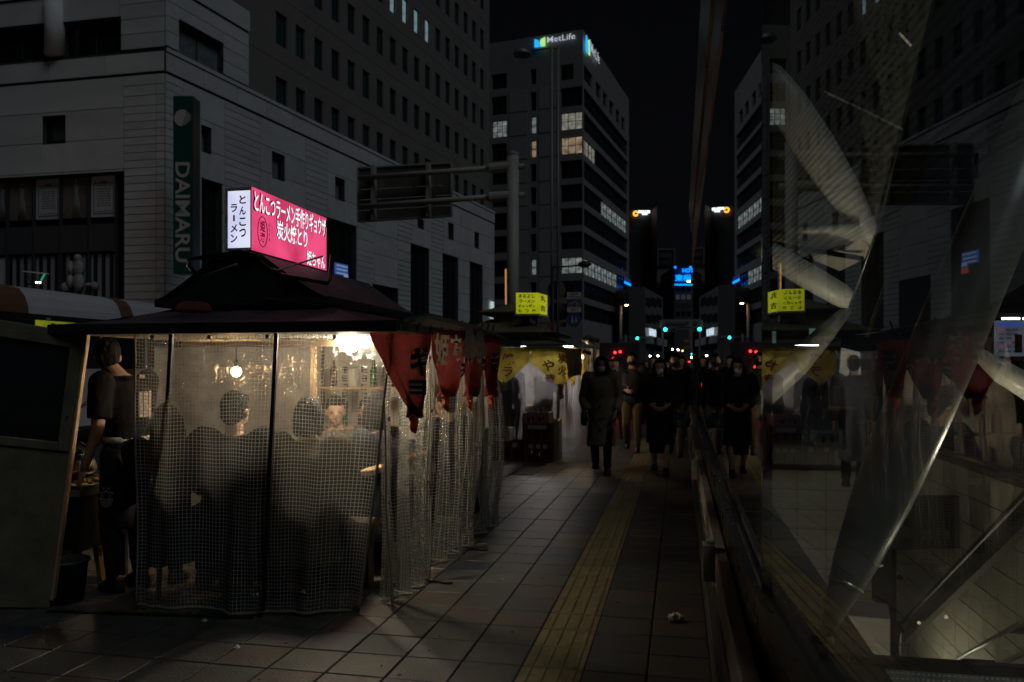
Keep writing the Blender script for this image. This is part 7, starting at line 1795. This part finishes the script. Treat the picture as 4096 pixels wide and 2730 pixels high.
f = MB(); f.prism(pts, fr_ * -.08); f.build('panel', M['black'], pn); f = MB(); f.tube([W(3570, 2315, d), W(3596, 2312, d)], 3 * k, 6); f.lathe(W(3600, 2312, d), [(9 * k, -.02), (9 * k, .02)], 10, axis=fr_); f.build('knob', M['black'], pn)
sc_ = thing('wall_screen', 'big dull square screen panel on the stairwell wall', 'panel', W(3690, 2190, 9.3)); f = MB(); q = [W(3560, 2200, 9.3), W(3838, 2195, 9.3), W(3838, 1985, 9.3), W(3620, 1985, 9.3)]; f.prism(q, fr_ * -.06); f.build('panel', mat('dull_panel', (.09, .085, .07), .5, var=.1), sc_)

# leaning white steel columns
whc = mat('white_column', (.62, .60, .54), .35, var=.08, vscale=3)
def spindle(label, pts, rs, n=24, group='leaning steel columns'):
    t = thing('leaning_column', label, 'column', pts[0], group)
    P_ = [Vector(p) for p in pts]
    f = MB(); f.tube(P_, rs, n); f.build('shaft', whc, t, smooth=True)
    return t
dk_ = mat('dark_column', (.10, .098, .09), .3, var=.15)
b0 = gz(3290, 2560, 0.03); b1 = W(4250, 250, 4.75)
pts = [b0.lerp(b1, t) for t in (0, .05, .12, .22, .33, .46, .7, 1.0)]
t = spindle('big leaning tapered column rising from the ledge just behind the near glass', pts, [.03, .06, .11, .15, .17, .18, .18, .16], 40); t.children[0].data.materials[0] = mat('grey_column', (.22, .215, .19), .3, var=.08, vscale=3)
f = MB(); f.lathe(Vector((b0.x, b0.y, -.01)), [(.15, 0), (.15, .02), (.06, .035), (.05, .07), (0, .07)], 24); f.build('foot_plate', cop, t)
f = MB(); p = b0.lerp(b1, .085); f.lathe(p, [(.092, -.008), (.096, 0), (.092, .008)], 28, axis=(b1 - b0)); f.build('collar', M['steel'], t)
d = 9.0; k = d / F
spindle('upper cigar-shaped column coming down from top left to the node behind the glass', [W(3045, 258, d), W(3080, 300, d), W(3160, 430, d), W(3260, 590, d), W(3370, 760, d), W(3470, 920, d), W(3520, 1010, d)], [24 * k, 52 * k, 74 * k, 78 * k, 66 * k, 40 * k, 8 * k])
spindle('slim pale column slanting down right under the white canopy', [W(2990, 960, d), W(3080, 1015, d), W(3230, 1105, d), W(3360, 1180, d), W(3405, 1212, d)], [30 * k, 46 * k, 50 * k, 46 * k, 36 * k])
spindle('dark slanting column falling left from the node towards the far panes', [W(3392, 1236, d), W(3300, 1335, d), W(3180, 1465, d + .1), W(3040, 1600, d + .4), W(2880, 1760, d + .9)], [20 * k, 38 * k, 50 * k, 48 * k, 30 * k]).children[0].data.materials[0] = mat('shaded_column', (.24, .235, .21), .35, var=.1)  # greyer copy of the column white, its shade put into the colour
spindle('short dark column at the right edge behind the poster', [W(3900, 1405, 7), W(4010, 1490, 7), W(4200, 1600, 7)], [.05, .10, .12])
# canopy and ceiling of the hall
cm = mat('white_canopy', (.60, .57, .50), .6, var=.08, vscale=1.5)
cn = thing('canopy', 'white triangular canopy lit from below behind the glass', 'canopy', W(3300, 1000, 10))
f = MB(); f.prism([W(3000, 935, 9.4), W(3438, 905, 8.9), W(3490, 1020, 9.7), W(3360, 1085, 10.2), W(3150, 1000, 9.8)], (0, .02, .06)); f.build('soffit', cm, cn)
f = MB(); f.tube([W(3010, 938, 9.35), W(3440, 908, 8.85)], .04, 8); f.build('edge_tube', whc, cn, smooth=True)
f = MB(); f.beam(W(3040, 966, 9.4), W(3450, 1036, 9.55), .05, .05); f.build('dark_rib', M['black'], cn)
f = MB(); f.tube([W(3218, 990, 9.6), W(3260, 1060, 9.2)], .02, 6); f.build('tie_rod', M['darkgrey'], cn)
ce = thing('hall_ceiling', 'dim sloping perforated ceiling panel high in the glass hall', 'ceiling', W(3500, 400, 9))
f = MB(); q = [W(3050, 900, 12.5), W(3478, 1010, 10.6), W(3770, -120, 8.6), W(3050, -200, 11.0)]; f.prism(q, (.06, .04, .02))
f.build('panel', mat('dim_perforated', (.20, .21, .17), .7, var=.15, vscale=3), ce)
f = MB()
for r in range(26):
    for c in range(12):
        u, v = .45 + .5 * c / 12, r / 26; p = q[0].lerp(q[1], u).lerp(q[3].lerp(q[2], u), v); nn = (q[1] - q[0]).cross(q[3] - q[0]).normalized(); nn = nn if nn.y < 0 else -nn
        f.lathe(p + nn * .004, [(.022, 0), (.02, .003)], 6, axis=nn)
f.build('perforations', M['black'], ce, kind='stuff')
f = MB(); f.beam(q[1], q[2], .03, .03); f.build('edge_trim', M['black'], ce)
t = thing('cable', 'thin taut steel rod crossing the upper glass hall', 'cable', W(3300, 370, 8)); f = MB(); f.tube([W(3300, 368, 8.2), W(3618, 522, 7.8)], .012, 6); f.build('rod', whc, t)
t = thing('ceiling_reflection', 'lamp reflection on the perforated ceiling, put in as a short glowing strip', 'lamp', W(3620, 150, 7.3)); f = MB(); f.tube([W(3598, 134, 7.2), W(3644, 184, 7.15)], .011, 6); f.build('strip', glow('lamp_reflection_glow', (1, .85, .65), .22), t)  # glowing strip imitates a lamp's reflection on the ceiling
# person and lit notices beyond the hall
human('person in black coat with back turned, standing before a lit notice behind the near glass', at(3415, 9.8), R(-8), 1.62, None, coat=blk_c, coat_len=.20, bottom=dark_t, hair='short')
nb = thing('notice_board', 'lit white and yellow notice beyond the person in the glass hall', 'notice', W(3400, 1560, 12)); f = MB(); f.prism([W(3355, 1600, 12), W(3450, 1610, 12), W(3440, 1410, 12), W(3370, 1392, 12)], fr_ * -.05); f.build('board', glow('notice_glow', (.8, .72, .62), .22, .3, 4), nb)
f = MB(); f.prism([W(3376, 1418, 11.9), W(3436, 1426, 11.9), W(3435, 1442, 11.9), W(3375, 1436, 11.9)], fr_ * .01); f.build('heading', glow('notice_yellow', (.85, .6, .1), .25), nb)
tbd = thing('ticket_board', 'blue-topped lit price board under a white tube at the right edge behind the glass', 'notice board', W(4040, 1430, 11)); d = 11
def tq(name, x0, y0, x1, y1, m, out=0): 
    f = MB(); f.prism([W(x0, y1, d), W(x1, y1, d), W(x1, y0, d), W(x0, y0, d)], fr_ * (.05 if out == 0 else .01)); o = f.build(name, m, tbd); 
    if out: o.location += fr_ * out
    return o
tq('board', 3976, 1284, 4092, 1426, glow('board_pale', (.42, .50, .66), .13, .3, 4)); tq('heading', 3980, 1292, 4076, 1306, glow('board_blue', (.06, .12, .6), .5), .06)
for r in range(6):
    for c in range(3): tq('price_strip', 3984 + 28 * c, 1318 + 17 * r, 4004 + 28 * c, 1324 + 17 * r, glow('board_ink', (.05, .06, .10), .4) if (r + c) % 4 else glow('board_red', (.5, .06, .12), .5), .06)
tq('dark_box', 4046, 1340, 4074, 1412, M['black'], .07)
f = MB(); f.tube([W(4008, 1275, d), W(4078, 1275, d)], .016, 8); f.build('tube', glow('board_tube', (.75, .9, 1), 5), tbd); f = MB(); f.tube([W(4092, 1275, d), W(4200, 1275, d)], .016, 8); f.build('tube', MATS['board_tube'], tbd)
f = MB(); f.beam(W(3985, 1262, d), W(4210, 1262, d), .05, .06); f.build('lamp_housing', M['darkgrey'], tbd); f = MB(); f.tube([W(4090, 1426, d), Vector((*W(4090, 1426, d).xy, -.02))], .03, 6); f.build('post', M['darkgrey'], tbd)
for i, (px, py, w_, h_, cc, l) in enumerate(((3255, 1370, 18, 55, (.45, .75, .75), 'upright white lit sign beyond the glass, left of the person'), (3080, 1350, 22, 24, (.35, .6, .62), 'small pale lit square sign beyond the near pane edge'), (3400, 1640, 18, 36, (.5, .65, .68), 'pale lit opening low behind the person in the glass hall'), (3268, 1735, 30, 30, (.5, .6, .62), 'low bright lit patch behind the stairwell rail'))):
    p = W(px, py, 26); t = thing('lit_sign', l, 'lit sign', p); f = MB(); f.prism([W(px - w_, py + h_, 26), W(px + w_, py + h_, 26), W(px + w_, py - h_, 26), W(px - w_, py - h_, 26)], fr_ * .05); f.build('face', glow('lit_sign_%d' % i, cc, .22, .4, 2), t)
    f = MB(); f.prism([W(px - w_ - 3, py + h_ + 3, 26.1), W(px + w_ + 3, py + h_ + 3, 26.1), W(px + w_ + 3, py - h_ - 3, 26.1), W(px - w_ - 3, py - h_ - 3, 26.1)], fr_ * .05); f.build('frame', M['black'], t)
# unseen fluorescent tubes, added out of view to light the stairwell
wlc = glow('unseen_stairwell_tube', (.98, .92, .70), 62)
for i, (a, b_, l) in enumerate((((1.05, 5.0, -1.0), (1.05, 7.0, -1.0), 'unseen wall tube lamp low on the street side of the stairwell'), ((2.6, 9.5, -2.6), (2.6, 11.2, -2.9), 'unseen tube lamp over the lower stairs'), ((3.2, 4.2, -.5), (3.2, 5.6, -.5), 'unseen tube lamp under the coping of the stairwell wall'))):
    t = thing('tube_lamp', l, 'tube lamp', a, 'unseen stairwell tube lamps'); f = MB(); f.tube([a, b_], .018, 8); f.build('tube', wlc, t); f = MB(); f.beam(Vector(a) - Vector((0, 0, .035)), Vector(b_) - Vector((0, 0, .035)), .05, .03); f.build('batten', M['darkgrey'], t)

def added_flood(loc, aim, watts, ang, label):  # added spotlights that brighten the columns and canopy
    t = thing('added_floodlight', label, 'added_floodlight', loc, 'added uplights of the glass hall'); d = (Vector(aim) - Vector(loc)).normalized()
    f = MB(); f.lathe(Vector(loc), [(.05, -.10), (.07, 0), (.075, .02), (.06, .02), (.045, -.05), (0, -.06)], 16, axis=d); f.build('housing', M['black'], t)
    l = bpy.data.lights.new('uplight', 'SPOT'); l.energy = watts; l.spot_size = R(ang); l.spot_blend = .6; l.color = (1, .86, .66); l.shadow_soft_size = .05
    o = bpy.data.objects.new('uplight', l); COL.objects.link(o); o.location = Vector(loc) + d * .03; o.rotation_euler = d.to_track_quat('-Z', 'Y').to_euler()
added_flood((1.8, 8.0, -.3), W(3260, 1060, 9.4), 130, 75, 'small black added uplight low in the middle of the stairwell')
added_flood((3.1, 7.4, .50), W(3300, 560, 9.0), 14, 50, 'small black added uplight on the stairwell coping')
added_flood((3.22, 6.2, .48), W(3700, 1750, 4.6), 45, 60, 'small black added uplight on the near stretch of the stairwell coping')

fin = thing('steel_fin', 'long dark steel fin the upper struts run into, high behind the near glass', 'fin', W(3440, 1280, 8.0)); f = MB()
f.prism([W(3395, 1236, 8.0), W(3460, 1350, 7.9), W(3640, 850, 7.2), W(3880, -150, 6.4), W(3775, -150, 6.6), W(3545, 820, 7.5)], (.05, .06, 0)); f.build('blade', mat('dark_fin', (.022, .023, .022), .3, .3, var=.3), fin, bevel=.008)
f = MB(); f.tube([W(3395, 1236, 7.98), W(3545, 820, 7.48), W(3775, -150, 6.58)], .012, 6); f.build('edge_tube', mat('fin_edge', (.12, .12, .13), .25, .6), fin, smooth=True)
